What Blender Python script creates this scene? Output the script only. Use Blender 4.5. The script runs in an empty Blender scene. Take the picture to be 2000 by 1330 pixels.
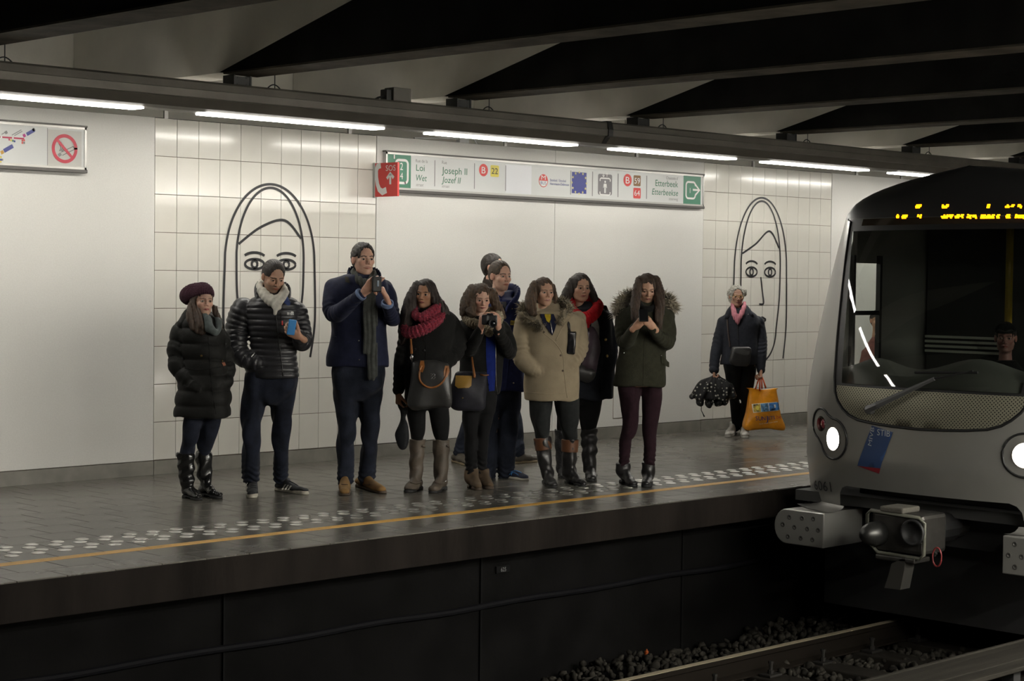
import bpy, bmesh, math, random
import numpy as np
from mathutils import Vector, Matrix
from mathutils.geometry import delaunay_2d_cdt

scene = bpy.context.scene
COL = scene.collection
# ------------------------------------------------------------------ camera
# world: X runs along the platform, Y from the photographer to the far wall, Z up; far platform floor is z = 0
FPX, EYE = 3550.0, 1.63
AX = np.array([[0.71096094, -0.01643726, 0.70303937],
               [-0.70313095, -0.03352101, 0.71026982],
               [0.0118917, -0.99930284, -0.03538968]])     # rows: world axes seen from the lens (right, down, forward)
CAMP = np.array([0.0, 0.0, EYE])
cam_data = bpy.data.cameras.new('camera')
cam = bpy.data.objects.new('camera', cam_data)
COL.objects.link(cam)
cam_data.sensor_width = 36.0
cam_data.lens = FPX * 36.0 / 2000.0
cam_data.clip_start, cam_data.clip_end = 0.05, 200
_m = Matrix.Identity(4)
for _i in range(3):
    _m[_i][0], _m[_i][1], _m[_i][2], _m[_i][3] = AX[_i][0], -AX[_i][1], -AX[_i][2], CAMP[_i]
cam.matrix_world = _m
scene.camera = cam
# ------------------------------------------------------------------ world, exposure
world = bpy.data.worlds.new('world')
scene.world = world
world.use_nodes = True
world.node_tree.nodes['Background'].inputs[0].default_value = (0.9, 0.95, 1.0, 1)
world.node_tree.nodes['Background'].inputs[1].default_value = 0.0
vs = scene.view_settings
vs.view_transform = 'Standard'
vs.look = 'None'
vs.gamma = 1
vs.use_curve_mapping = False
vs.exposure = 0.74
LAMP_FAR, LAMP_NEAR = 19.0, 112.0      # emission of the tubes over the far platform and the near one, raised as front fill

# ------------------------------------------------------------------ pixel helpers (photo frame 2000 x 1330)
def ray(px, py):
    return AX @ np.array([px - 1000.0, py - 665.0, FPX])
def on_y(px, py, y):
    d = ray(px, py); return CAMP + d * (y / d[1])
def on_z(px, py, z=0.0):
    d = ray(px, py); return CAMP + d * ((z - EYE) / d[2])
def on_x(px, py, x):
    d = ray(px, py); return CAMP + d * (x / d[0])
def proj(P):
    c = (np.asarray(P, float) - CAMP) @ AX
    return np.stack([1000 + FPX * c[..., 0] / c[..., 2], 665 + FPX * c[..., 1] / c[..., 2], c[..., 2]], -1)

# ------------------------------------------------------------------ materials
MATS = {}
def mat(name, col, rough=0.6, metal=0.0, spec=0.5, bump=0.0, scale=60.0, var=0.0, vscale=8.0, stretch=None,
        emit=None, strength=0.0, coat=0.0, sheen=0.0, vcol=False, col2=None, rvar=0.0, detail=4.0):
    if name in MATS: return MATS[name]
    m = bpy.data.materials.new(name); m.use_nodes = True
    nt = m.node_tree; N = nt.nodes; L = nt.links
    b = N['Principled BSDF']
    b.inputs['Base Color'].default_value = (*col, 1)
    b.inputs['Roughness'].default_value = rough
    b.inputs['Metallic'].default_value = metal
    b.inputs['Specular IOR Level'].default_value = spec
    if coat: b.inputs['Coat Weight'].default_value = coat; b.inputs['Coat Roughness'].default_value = 0.08
    if sheen: b.inputs['Sheen Weight'].default_value = sheen; b.inputs['Sheen Roughness'].default_value = 0.5
    if emit:
        b.inputs['Emission Color'].default_value = (*emit, 1); b.inputs['Emission Strength'].default_value = strength
    tc = None
    if bump or var or rvar:
        tc = N.new('ShaderNodeTexCoord'); vec = tc.outputs['Object']
        if stretch:
            mp = N.new('ShaderNodeMapping'); mp.inputs['Scale'].default_value = stretch
            L.new(vec, mp.inputs['Vector']); vec = mp.outputs['Vector']
    src = None
    if vcol:
        a = N.new('ShaderNodeVertexColor'); a.layer_name = 'Col'; src = a.outputs['Color']
    if var:
        n = N.new('ShaderNodeTexNoise'); n.inputs['Scale'].default_value = vscale; n.inputs['Detail'].default_value = detail
        L.new(vec, n.inputs['Vector'])
        r = N.new('ShaderNodeValToRGB')
        c2 = col2 if col2 else tuple(max(0, c * (1 - var)) for c in col)
        c1 = col if col2 else tuple(min(1, c * (1 + var)) for c in col)
        r.color_ramp.elements[0].position = 0.35; r.color_ramp.elements[1].position = 0.65
        if vcol:
            r.color_ramp.elements[0].color = (1 - var,) * 3 + (1,); r.color_ramp.elements[1].color = (1, 1, 1, 1)
            L.new(n.outputs['Fac'], r.inputs['Fac'])
            mx = N.new('ShaderNodeMix'); mx.data_type = 'RGBA'; mx.blend_type = 'MULTIPLY'; mx.inputs[0].default_value = 1
            L.new(src, mx.inputs[6]); L.new(r.outputs['Color'], mx.inputs[7]); src = mx.outputs[2]
        else:
            r.color_ramp.elements[0].color = (*c2, 1); r.color_ramp.elements[1].color = (*c1, 1)
            L.new(n.outputs['Fac'], r.inputs['Fac']); src = r.outputs['Color']
    if src: L.new(src, b.inputs['Base Color'])
    if rvar:
        n2 = N.new('ShaderNodeTexNoise'); n2.inputs['Scale'].default_value = vscale * 0.6; n2.inputs['Detail'].default_value = 5
        L.new(vec, n2.inputs['Vector'])
        mr = N.new('ShaderNodeMapRange'); mr.inputs[1].default_value = 0.3; mr.inputs[2].default_value = 0.7
        mr.inputs[3].default_value = max(0.02, rough - rvar); mr.inputs[4].default_value = rough + rvar
        L.new(n2.outputs['Fac'], mr.inputs[0]); L.new(mr.outputs[0], b.inputs['Roughness'])
    if bump:
        n3 = N.new('ShaderNodeTexNoise'); n3.inputs['Scale'].default_value = scale; n3.inputs['Detail'].default_value = 3
        L.new(vec, n3.inputs['Vector'])
        bp = N.new('ShaderNodeBump'); bp.inputs['Strength'].default_value = bump; bp.inputs['Distance'].default_value = 0.01
        L.new(n3.outputs['Fac'], bp.inputs['Height']); L.new(bp.outputs['Normal'], b.inputs['Normal'])
    MATS[name] = m
    return m

# ------------------------------------------------------------------ object helpers
def link(name, me, parent=None, material=None):
    o = bpy.data.objects.new(name, me); COL.objects.link(o)
    if parent is not None: o.parent = parent
    if material is not None and me is not None and not me.materials: me.materials.append(material)
    return o
def mesh_of(name, verts, faces, smooth=False):
    me = bpy.data.meshes.new(name); me.from_pydata([tuple(map(float, v)) for v in verts], [], [tuple(f) for f in faces])
    if smooth: me.polygons.foreach_set('use_smooth', [True] * len(me.polygons))
    me.update(); return me
class MB:
    """collects simple shapes for one mesh"""
    def __init__(s): s.v = []; s.f = []
    def add(s, v, f):
        n = len(s.v); s.v += [tuple(map(float, p)) for p in v]; s.f += [tuple(i + n for i in q) for q in f]; return s
    def box(s, lo, hi, bev=0.0):
        (a, b, c), (d, e, g) = lo, hi
        if bev <= 0:
            v = [(a, b, c), (d, b, c), (d, e, c), (a, e, c), (a, b, g), (d, b, g), (d, e, g), (a, e, g)]
            return s.add(v, [(3, 2, 1, 0), (4, 5, 6, 7), (0, 1, 5, 4), (1, 2, 6, 5), (2, 3, 7, 6), (3, 0, 4, 7)])
        bm = bmesh.new(); bmesh.ops.create_cube(bm, size=1)
        for w in bm.verts: w.co = Vector(((a + d) / 2 + w.co.x * (d - a), (b + e) / 2 + w.co.y * (e - b), (c + g) / 2 + w.co.z * (g - c)))
        bmesh.ops.bevel(bm, geom=bm.edges[:], offset=bev, segments=2, affect='EDGES', profile=0.5)
        bm.verts.index_update()
        s.add([w.co for w in bm.verts], [[w.index for w in f.verts] for f in bm.faces]); bm.free(); return s
    def prism(s, poly, axis, lo, hi):
        """poly: 2D outline (counter-clockwise) in the two other axes, extruded along axis"""
        n = len(poly); o = [i for i in range(3) if i != axis]; v = []
        for t in (lo, hi):
            for p in poly:
                q = [0, 0, 0]; q[axis] = t; q[o[0]] = p[0]; q[o[1]] = p[1]; v.append(q)
        f = [tuple(range(n - 1, -1, -1)), tuple(range(n, 2 * n))] + [(i, (i + 1) % n, n + (i + 1) % n, n + i) for i in range(n)]
        return s.add(v, f)
    def tube(s, pts, r, n=8, closed=False):
        P = [Vector(p) for p in pts]; rs = r if hasattr(r, '__len__') else [r] * len(P); v = []; f = []
        up = Vector((0, 0, 1))
        for i, p in enumerate(P):
            if closed: t = P[(i + 1) % len(P)] - P[i - 1]
            else: t = P[min(i + 1, len(P) - 1)] - P[max(i - 1, 0)]
            t.normalize(); u = up if abs(t.dot(up)) < 0.95 else Vector((1, 0, 0))
            a = t.cross(u).normalized(); b = a.cross(t)
            for k in range(n):
                w = 2 * math.pi * k / n; v.append(p + (a * math.cos(w) + b * math.sin(w)) * rs[i])
        m = len(P)
        for i in range(m if closed else m - 1):
            for k in range(n):
                j = (i + 1) % m
                f.append((i * n + k, i * n + (k + 1) % n, j * n + (k + 1) % n, j * n + k))
        if not closed: f += [tuple(range(n - 1, -1, -1)), tuple(range((m - 1) * n, m * n))]
        return s.add(v, f)
    def lathe(s, prof, origin, axis, n=20, caps=(True, True)):
        """prof: (radius, height) list turned about axis through origin"""
        ax = Vector(axis).normalized(); u = Vector((0, 0, 1)) if abs(ax.z) < 0.9 else Vector((1, 0, 0))
        a = ax.cross(u).normalized(); b = ax.cross(a); o = Vector(origin); v = []; f = []
        for r, h in prof:
            for k in range(n):
                w = 2 * math.pi * k / n; v.append(o + ax * h + (a * math.cos(w) + b * math.sin(w)) * r)
        for i in range(len(prof) - 1):
            for k in range(n): f.append((i * n + k, i * n + (k + 1) % n, (i + 1) * n + (k + 1) % n, (i + 1) * n + k))
        if caps[0]: f.append(tuple(range(n - 1, -1, -1)))
        if caps[1]: f.append(tuple(range((len(prof) - 1) * n, len(prof) * n)))
        return s.add(v, f)
    def build(s, name, material, parent=None, smooth=False):
        me = mesh_of(name, s.v, s.f, smooth)
        bm = bmesh.new(); bm.from_mesh(me); bmesh.ops.recalc_face_normals(bm, faces=bm.faces[:]); bm.to_mesh(me); bm.free()
        return link(name, me, parent, material)
def empty(name, loc=(0, 0, 0)):
    o = bpy.data.objects.new(name, None); o.location = loc; o.empty_display_size = 0.1; COL.objects.link(o); return o
def tag(o, label, cat, group=None):
    o['label'] = label; o['category'] = cat
    if group: o['group'] = group
    return o
def structure(o): o['kind'] = 'structure'; return o
def child(o, parent):
    """parent without moving (parent empties carry only a location)"""
    o.parent = parent; o.matrix_parent_inverse = Matrix.Translation(parent.location).inverted(); return o
def smooth_by_angle(o, deg=40):
    me = o.data
    me.polygons.foreach_set('use_smooth', [True] * len(me.polygons))
    try: me.set_sharp_from_angle(angle=math.radians(deg))
    except Exception: pass
    return o

# lettering: outlines of the built-in font turned into a flat mesh
_TXT = {}
def text_geo(s, shear=0.0):
    if (s, shear) in _TXT: return _TXT[(s, shear)]
    cu = bpy.data.curves.new('t', 'FONT'); cu.body = s; cu.resolution_u = 3; cu.shear = shear; cu.fill_mode = 'BOTH'
    o = bpy.data.objects.new('t', cu); COL.objects.link(o)
    dg = bpy.context.evaluated_depsgraph_get(); me = bpy.data.meshes.new_from_object(o.evaluated_get(dg))
    v = np.array([w.co[:2] for w in me.vertices]); f = [tuple(p.vertices) for p in me.polygons]
    bpy.data.objects.remove(o); bpy.data.curves.remove(cu); bpy.data.meshes.remove(me)
    _TXT[(s, shear)] = (v, f); return v, f
def lettering(s, origin, ux, uz, cap, material, parent, width=None, align='l', shear=0.0, bold=0.0, name='lettering', fn=None):
    """flat lettering; origin = baseline start, ux/uz unit vectors, cap = capital height in m, width = total width in m"""
    v, f = text_geo(s, shear)
    k = cap / 0.695; w0 = (v[:, 0].max() - v[:, 0].min())
    kx = k * 0.86 if width is None else width / w0
    x = (v[:, 0] - v[:, 0].min()) * kx; W = w0 * kx
    x = x - (W if align == 'r' else W / 2 if align == 'c' else 0)
    ux, uz, origin = map(np.asarray, (ux, uz, origin))
    P = origin + x[:, None] * ux + (v[:, 1] * k)[:, None] * uz
    if fn is not None: P = fn(P)
    me = mesh_of(name, P, f)
    return link(name, me, parent, material)
# ================================================================== the station
M_tile = mat('glazed_tile', (0.68, 0.66, 0.60), 0.16, bump=0.02, scale=5, var=0.05, vscale=1.3, coat=0.2)
M_grout = mat('tile_joint', (0.20, 0.16, 0.12), 0.9)
M_panel = mat('enamel_panel', (0.66, 0.65, 0.615), 0.42, bump=0.12, scale=350, var=0.03, vscale=90, rvar=0.05)
M_skirt = mat('grey_stone_skirting', (0.20, 0.19, 0.165), 0.45, bump=0.05, scale=90, var=0.15, vscale=6)
M_floor = mat('dark_floor_stone', (0.105, 0.098, 0.083), 0.27, bump=0.035, scale=120, var=0.16, vscale=3, rvar=0.06)
M_joint = mat('floor_joint', (0.03, 0.028, 0.024), 0.8)
M_yellow = mat('yellow_safety_line', (0.62, 0.33, 0.045), 0.5, bump=0.03, scale=80, var=0.1, vscale=8)
M_stud = mat('steel_stud', (0.46, 0.45, 0.42), 0.32, metal=0.9)
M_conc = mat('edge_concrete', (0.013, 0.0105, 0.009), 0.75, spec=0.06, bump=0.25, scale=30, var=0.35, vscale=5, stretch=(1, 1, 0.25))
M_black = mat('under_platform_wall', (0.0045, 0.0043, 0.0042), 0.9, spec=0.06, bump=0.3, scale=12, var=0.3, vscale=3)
M_beamw = mat('white_painted_concrete', (0.74, 0.71, 0.63), 0.8, bump=0.12, scale=40, var=0.08, vscale=2)
M_beamd = mat('black_painted_concrete', (0.013, 0.0125, 0.0115), 0.85, spec=0.06, bump=0.25, scale=25, var=0.25, vscale=3)
M_soffit = mat('lit_concrete_soffit', (0.075, 0.066, 0.053), 0.85, spec=0.06, bump=0.3, scale=18, var=0.3, vscale=4)  # paler than the beam sides, platform light from below put into the colour
M_trough = mat('brown_grey_metal', (0.11, 0.10, 0.085), 0.5, metal=0.3, bump=0.05, scale=60, var=0.12, vscale=4)
M_dark = mat('dark_steel', (0.03, 0.03, 0.03), 0.5, metal=0.4)
M_alu = mat('aluminium_frame', (0.42, 0.41, 0.39), 0.38, metal=0.75)
M_aludark = mat('anodised_edge', (0.10, 0.095, 0.09), 0.45, metal=0.5)
M_lampfar = mat('lamp_diffuser', (0.9, 0.9, 0.9), 0.5, emit=(1.0, 0.965, 0.885), strength=LAMP_FAR)
M_lampnear = mat('lamp_diffuser_near', (0.9, 0.9, 0.9), 0.5, emit=(1.0, 0.965, 0.885), strength=LAMP_NEAR)
YW, YE = 12.37, 8.55          # face of the far wall, edge of the far platform
ZT = 2.862                    # top of the wall cladding
X0, X1 = 1.5, 24.0

# ---- floor: slab with single stones, studs and the yellow line
floor = structure(MB().box((X0, YE + 0.0, -0.21), (X1, YW + 0.5, -0.012)).build('floor', M_joint))
base = mesh_of('floor_tile', *(lambda m: (m.v, m.f))(MB().box((0.0025, 0.0025, -0.012), (0.2975, 0.2975, 0.0), 0.0015)))
base.materials.append(M_floor)
rows = [YE + 0.24 + 0.30 * i for i in range(-1, 13)]
cells = []
for r, y in enumerate(rows):
    off = 0.0 if r % 2 == 0 else 0.15
    for i in range(int((X1 - X0) / 0.3)): cells.append((X0 + off + 0.033 + 0.3 * i, y))
cells = [c for c in cells if c[0] > 3.6]
def seen(c):
    p = proj(np.array([c[0] + .15, c[1] + .15, 0.0])); return -30 < p[0] < 1610 and p[1] < 1200
vis = sorted([c for c in cells if seen(c)], key=lambda c: c[0] ** 2 + c[1] ** 2)
single, rest = vis[:300], vis[300:] + [c for c in cells if not seen(c)]
for (x, y) in single:
    if y < YE: continue
    o = link('floor_tile', base, floor); o.location = (x, y, 0)
mb = MB()
for (x, y) in rest + [c for c in single if c[1] < YE]:
    y0, y1 = max(y + 0.0025, YE), min(y + 0.2975, YW + .02)
    if y1 - y0 > 0.01: mb.box((x + 0.0025, y0, -0.012), (min(x + 0.2975, X1), y1, 0.0))
o = mb.build('floor_tiles_far', M_floor, floor); o['kind'] = 'stuff'
sl = mesh_of('safety_line', *(lambda m: (m.v, m.f))(MB().box((0, 0, 0), (0.6, 0.085, 0.0016))))
sl.materials.append(M_yellow)
for i in range(30):
    o = link('safety_line', sl, floor); o.location = (4.2 + 0.6 * i, 9.048 + 0.0012 * ((i * 7) % 3), 0.0)
prof = [(0.043, 0.0), (0.041, 0.0022), (0.034, 0.0040), (0.022, 0.0052), (0.010, 0.0058), (0.0008, 0.006)]
st = MB().lathe(prof, (0, 0, 0), (0, 0, 1), 20)
stm = mesh_of('tactile_stud', st.v, st.f, True); stm.materials.append(M_stud)
for i in range(66):
    for (y, dx) in ((9.652, 0.0), (9.557, -0.072), (9.438, -0.06), (9.341, -0.136)):
        x = 4.70 + 0.1705 * i + dx
        if x > 15.6: continue
        o = link('tactile_stud', stm, floor); o.location = (x, y, 0.0)
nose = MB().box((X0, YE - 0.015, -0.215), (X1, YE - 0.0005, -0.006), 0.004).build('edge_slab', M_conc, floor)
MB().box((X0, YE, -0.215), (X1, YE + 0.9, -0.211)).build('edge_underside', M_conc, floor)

# ---- far wall: concrete core, tiles, enamel panels, skirting
wall = structure(MB().box((X0, YW + 0.012, -0.2), (X1, YW + 0.10, ZT - 0.004)).build('wall_back', M_grout))
tm = MB().box((0.0020, 0, 0.0020), (0.2085, 0.012, 0.3030), 0.0018)
tmesh = mesh_of('wall_tile', tm.v, tm.f); tmesh.materials.append(M_tile)
random.seed(4)
for xs in (8.206, 15.092):
    for i in range(11):
        for j in range(9):
            z = 0.117 + 0.305 * j
            o = link('wall_tile', tmesh, wall)
            o.location = (xs + 0.2105 * i, YW + random.uniform(0, 0.0008), z)
            o.rotation_euler = (random.uniform(-.0015, .0015), 0, random.uniform(-.0015, .0015))
for (a, b) in ((3.63, 5.918), (5.921, 8.201), (10.525, 12.806), (12.811, 15.087), (17.412, 19.70), (19.704, 21.99)):
    MB().box((a, YW - 0.004, 0.117), (b, YW + 0.012, ZT), 0.002).build('wall_panel', M_panel, wall)
MB().box((13.70, YW - 0.007, 0.20), (14.20, YW - 0.003, 0.86), 0.0015).build('access_hatch', M_panel, wall)
hb = MB()
for (lo, hi) in (((13.694, 0.194), (13.70, 0.866)), ((14.20, 0.194), (14.206, 0.866)), ((13.694, 0.194), (14.206, 0.20)), ((13.694, 0.86), (14.206, 0.866))):
    hb.box((lo[0], YW - 0.0055, lo[1]), (hi[0], YW - 0.0035, hi[1]))
hb.build('hatch_joint', M_grout, wall)
MB().box((X0, YW + 0.10, ZT - 0.01), (X1, YW + 0.16, ZT + 0.012)).build('top_seal', M_dark, wall)
bb = structure(MB().box((X0, YW - 0.002, -0.01), (X1, YW + 0.011, 0.112)).build('baseboard_back', M_joint))
for (a, b) in ((3.63, 5.918), (5.921, 8.200), (8.206, 10.518), (10.523, 12.806), (12.811, 15.087), (15.092, 17.407), (17.412, 19.7), (19.704, 21.99)):
    MB().box((a, YW - 0.010, 0.0), (b, YW - 0.001, 0.111), 0.0015).build('skirting_stone', M_skirt, bb)
upper = structure(MB().box((X0, YW + 1.0, 2.3), (X1, YW + 1.2, 4.1)).build('wall_upper', M_beamw))

# ---- wall below the platform, with pipe and number plate
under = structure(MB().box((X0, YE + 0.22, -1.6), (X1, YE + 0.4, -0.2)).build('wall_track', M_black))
MB().tube([(X0 + 0.2 * i, YE + 0.19 + 0.004 * math.sin(i * 1.3), -0.585 + 0.006 * math.sin(i * 0.9)) for i in range(112)], 0.022, 8).build('cable', mat('black_cable', (0.006, 0.006, 0.007), 0.7, spec=0.06), under)
for i in range(7):
    MB().box((4.2 + 2.1 * i, YE + 0.205, -1.55), (4.212 + 2.1 * i, YE + 0.2215, -0.22)).build('wall_joint', mat('dark_joint', (0.008, 0.008, 0.008), 0.9, spec=0.05), under)
pl = tag(empty('number_plate', (8.61, YE + 0.21, -0.36)), 'small black number plate reading 625 on the wall under the platform edge', 'sign')
child(MB().box((8.545, YE + 0.205, -0.385), (8.675, YE + 0.2195, -0.335), 0.002).build('plate', mat('black_plate', (.006, .006, .006), .8, spec=.08)), pl)
child(lettering('625', (8.61, YE + 0.2035, -0.374), (1, 0, 0), (0, 0, 1), 0.028, mat('grey_print', (0.16, 0.16, 0.16), 0.6), None, align='c'), pl)

# ---- track bed, rails, ballast, third-rail cover
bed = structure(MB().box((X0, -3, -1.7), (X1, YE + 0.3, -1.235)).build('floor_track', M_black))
M_rail_top = mat('worn_rail_steel', (0.62, 0.54, 0.38), 0.34, metal=0.45)
M_rail = mat('rusty_rail_side', (0.010, 0.008, 0.006), 0.9, spec=0.06)
rp = [(-.065, 0), (.065, 0), (.065, .012), (.012, .03), (.012, .115), (.034, .125), (.034, .152), (.028, .157), (-.028, .157), (-.034, .152), (-.034, .125), (-.012, .115), (-.012, .03), (-.065, .012)]
for k, y in enumerate((7.82, 6.38, 4.62, 3.18)):
    r = tag(empty('rail', (12, y, -1.15)), ['steel running rail with bright worn top beside the platform wall', 'steel running rail next to the third-rail cover', 'steel running rail of the near track beside the cover', 'steel running rail of the near track by the near platform'][k], 'rail')
    child(MB().prism([(y + a, -1.147 + b) for a, b in rp], 0, X0, X1).build('rail_body', M_rail), r)
    child(MB().box((X0, y - 0.029, -0.9905), (X1, y + 0.029, -0.9885), 0.0005).build('rail_head', M_rail_top), r)
M_sleeper = mat('old_sleeper', (0.018, 0.016, 0.013), 0.9, spec=0.06, bump=0.2, scale=40, var=0.2)
sm = MB().box((-0.12, -1.25, -0.1), (0.12, 1.25, 0.0), 0.012); sme = mesh_of('sleeper', sm.v, sm.f); sme.materials.append(M_sleeper)
for yc in (7.1,):
    for i in range(5, 21):
        o = link('sleeper', sme); o.location = (4.0 + 0.62 * i, yc, -1.147)
        tag(o, 'dark concrete sleeper lying across the track under the rails beside the platform' if yc > 5 else 'dark concrete sleeper under the rails of the near track', 'sleeper', 'sleepers of the far track' if yc > 5 else 'sleepers of the near track')
M_fix = mat('rail_fastening_steel', (0.025, 0.023, 0.02), 0.6, metal=0.5)
fm = MB().box((-0.07, -0.05, 0), (0.07, 0.05, 0.018), 0.004).lathe([(0.022, 0), (0.022, .03), (0.014, .03), (0.014, .075), (0.02, .075), (0.02, .09)], (0, 0, .015), (0, 0, 1), 8)
fme = mesh_of('rail_fastening', fm.v, fm.f); fme.materials.append(M_fix)
for i in range(8, 16):
    for y in (7.82, 6.38):
        for s in (-1, 1):
            o = link('rail_fastening', fme); o.location = (4.0 + 0.62 * i, y + s * 0.13, -1.147)
            tag(o, 'bolted rail fastening on a sleeper beside the rail by the platform wall' if y > 7 else 'bolted rail fastening on a sleeper beside the rail by the third-rail cover', 'fastening', 'rail fastenings')
# ballast
rng = np.random.default_rng(7)
ico = bmesh.new(); bmesh.ops.create_icosphere(ico, subdivisions=1, radius=1.0); ico.verts.index_update()
iv = np.array([v.co[:] for v in ico.verts]); ifc = np.array([[v.index for v in f.verts] for f in ico.faces]); ico.free()
n = 9000
bx = rng.uniform(5.0, 16, n); by = rng.uniform(5.95, YE + 0.16, n)
hump = 0.05 * np.clip((by - 7.95) / 0.4, 0, 1) + 0.03 * np.sin(bx * 3.1) * np.cos(by * 4)
cz = -1.215 + hump + rng.uniform(0, 0.05, n)
sc_ = rng.uniform(0.022, 0.045, n)
V = np.empty((n, len(iv), 3)); 
ax = rng.normal(size=(n, 3)); ax /= np.linalg.norm(ax, axis=1)[:, None]; an = rng.uniform(0, 6.28, n)
K = np.zeros((n, 3, 3)); K[:, 0, 1] = -ax[:, 2]; K[:, 0, 2] = ax[:, 1]; K[:, 1, 0] = ax[:, 2]; K[:, 1, 2] = -ax[:, 0]; K[:, 2, 0] = -ax[:, 1]; K[:, 2, 1] = ax[:, 0]
RM = np.eye(3) + np.sin(an)[:, None, None] * K + (1 - np.cos(an))[:, None, None] * (K @ K)
loc = iv[None] * np.stack([sc_ * rng.uniform(.8, 1.4, n), sc_ * rng.uniform(.7, 1, n), sc_ * rng.uniform(.5, .9, n)], 1)[:, None, :] * rng.uniform(.72, 1.1, (n, len(iv), 1))
V = np.einsum('nij,nkj->nki', RM, loc) + np.stack([bx, by, cz], 1)[:, None]
F = (ifc[None] + (np.arange(n) * len(iv))[:, None, None]).reshape(-1, 3)
def fast_mesh(name, V, F, smooth=False, cols=None):
    V = np.asarray(V, np.float32).reshape(-1, 3); F = np.asarray(F, np.int32); k = F.shape[1]
    me = bpy.data.meshes.new(name); me.vertices.add(len(V)); me.vertices.foreach_set('co', V.ravel())
    me.loops.add(F.size); me.loops.foreach_set('vertex_index', F.ravel()); me.polygons.add(len(F))
    me.polygons.foreach_set('loop_start', np.arange(0, F.size, k, dtype=np.int32)); me.polygons.foreach_set('loop_total', np.full(len(F), k, np.int32))
    if smooth: me.polygons.foreach_set('use_smooth', np.ones(len(F), bool))
    me.update(calc_edges=True)
    if cols is not None:
        a = me.color_attributes.new('Col', 'FLOAT_COLOR', 'POINT'); a.data.foreach_set('color', np.concatenate([cols, np.ones((len(cols), 1))], 1).astype(np.float32).ravel())
    return me
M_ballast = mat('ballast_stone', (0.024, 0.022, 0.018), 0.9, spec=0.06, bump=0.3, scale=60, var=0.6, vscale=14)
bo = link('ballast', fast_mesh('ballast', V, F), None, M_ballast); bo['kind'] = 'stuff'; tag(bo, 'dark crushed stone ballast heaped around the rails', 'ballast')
sc_o = on_z(1263, 1279, -1.13)
tag(MB().box((sc_o[0] - .012, sc_o[1] - .01, -1.135), (sc_o[0] + .012, sc_o[1] + .012, -1.10), .004).lathe([(.006, 0), (.006, .012)], (sc_o[0], sc_o[1], -1.10), (0, 0, 1), 8).build('litter_scrap', mat('orange_plastic', (.35, .07, .01), .5)), 'small orange plastic scrap lying on the dark ballast', 'litter')
M_cover = mat('weathered_cover_board', (0.022, 0.020, 0.016), 0.7, spec=0.06, bump=0.3, scale=40, var=0.25, vscale=4, stretch=(0.3, 4, 4))
tr = tag(empty('third_rail_cover', (12, 5.7, -1.15)), 'long grey boarded cover over the third rail between the two tracks', 'rail cover')
for k, (y0, y1, z) in enumerate(((5.80, 5.90, -0.665), (5.69, 5.795, -0.65), (5.58, 5.685, -0.645), (5.47, 5.575, -0.65))):
    child(MB().box((X0, y0, z - 0.028), (X1, y1, z), 0.004).build('board', M_cover), tr)
child(MB().box((X0, 5.905, -0.80), (X1, 5.93, -0.66), 0.004).build('side_board', M_cover), tr)
for i in range(9):
    child(MB().box((2.5 + 2.4 * i, 5.52, -1.24), (2.58 + 2.4 * i, 5.6, -0.675)).build('support', M_dark), tr)
child(MB().box((X0, 5.62, -0.9), (X1, 5.72, -0.78)).build('conductor_rail', M_rail), tr)

# ---- ceiling with beams
ceil = structure(MB().box((X0, -3, 4.0), (X1, YW + 2.4, 4.2)).build('ceiling', M_beamd))
XB, DB, BW, ZB = 8.065, 2.29, 0.32, 3.13
def beam_poly(pts, x0, x1): return MB().prism(pts, 0, x0, x1)
for k in range(-3, 7):
    x0 = XB + DB * k; x1 = x0 + BW
    if x1 < X0 or x1 > X1: continue
    bd = MB().prism([(11.31, ZB + .002), (7.75, 4.02), (3.2, 4.02), (-0.31, ZB + .002)], 0, x0, x1).build('beam', M_beamd, ceil)
    MB().prism([(YW + 0.99, ZB), (YW + 0.99, 4.02), (7.75, 4.02), (11.31, ZB)], 0, x0 + .0005, x1 - .0005).build('beam_end_white', M_beamw, bd)
    MB().prism([(-3, ZB), (-0.31, ZB), (3.2, 4.02), (-3, 4.02)], 0, x0 + .0005, x1 - .0005).build('beam_end_white', M_beamw, bd)
    sof = MB()
    sof.box((x0 + 0.004, -0.3, ZB - 0.012), (x1 - 0.004, 11.26, ZB + 0.0015)); sof.build('soffit', M_soffit, bd)

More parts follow.
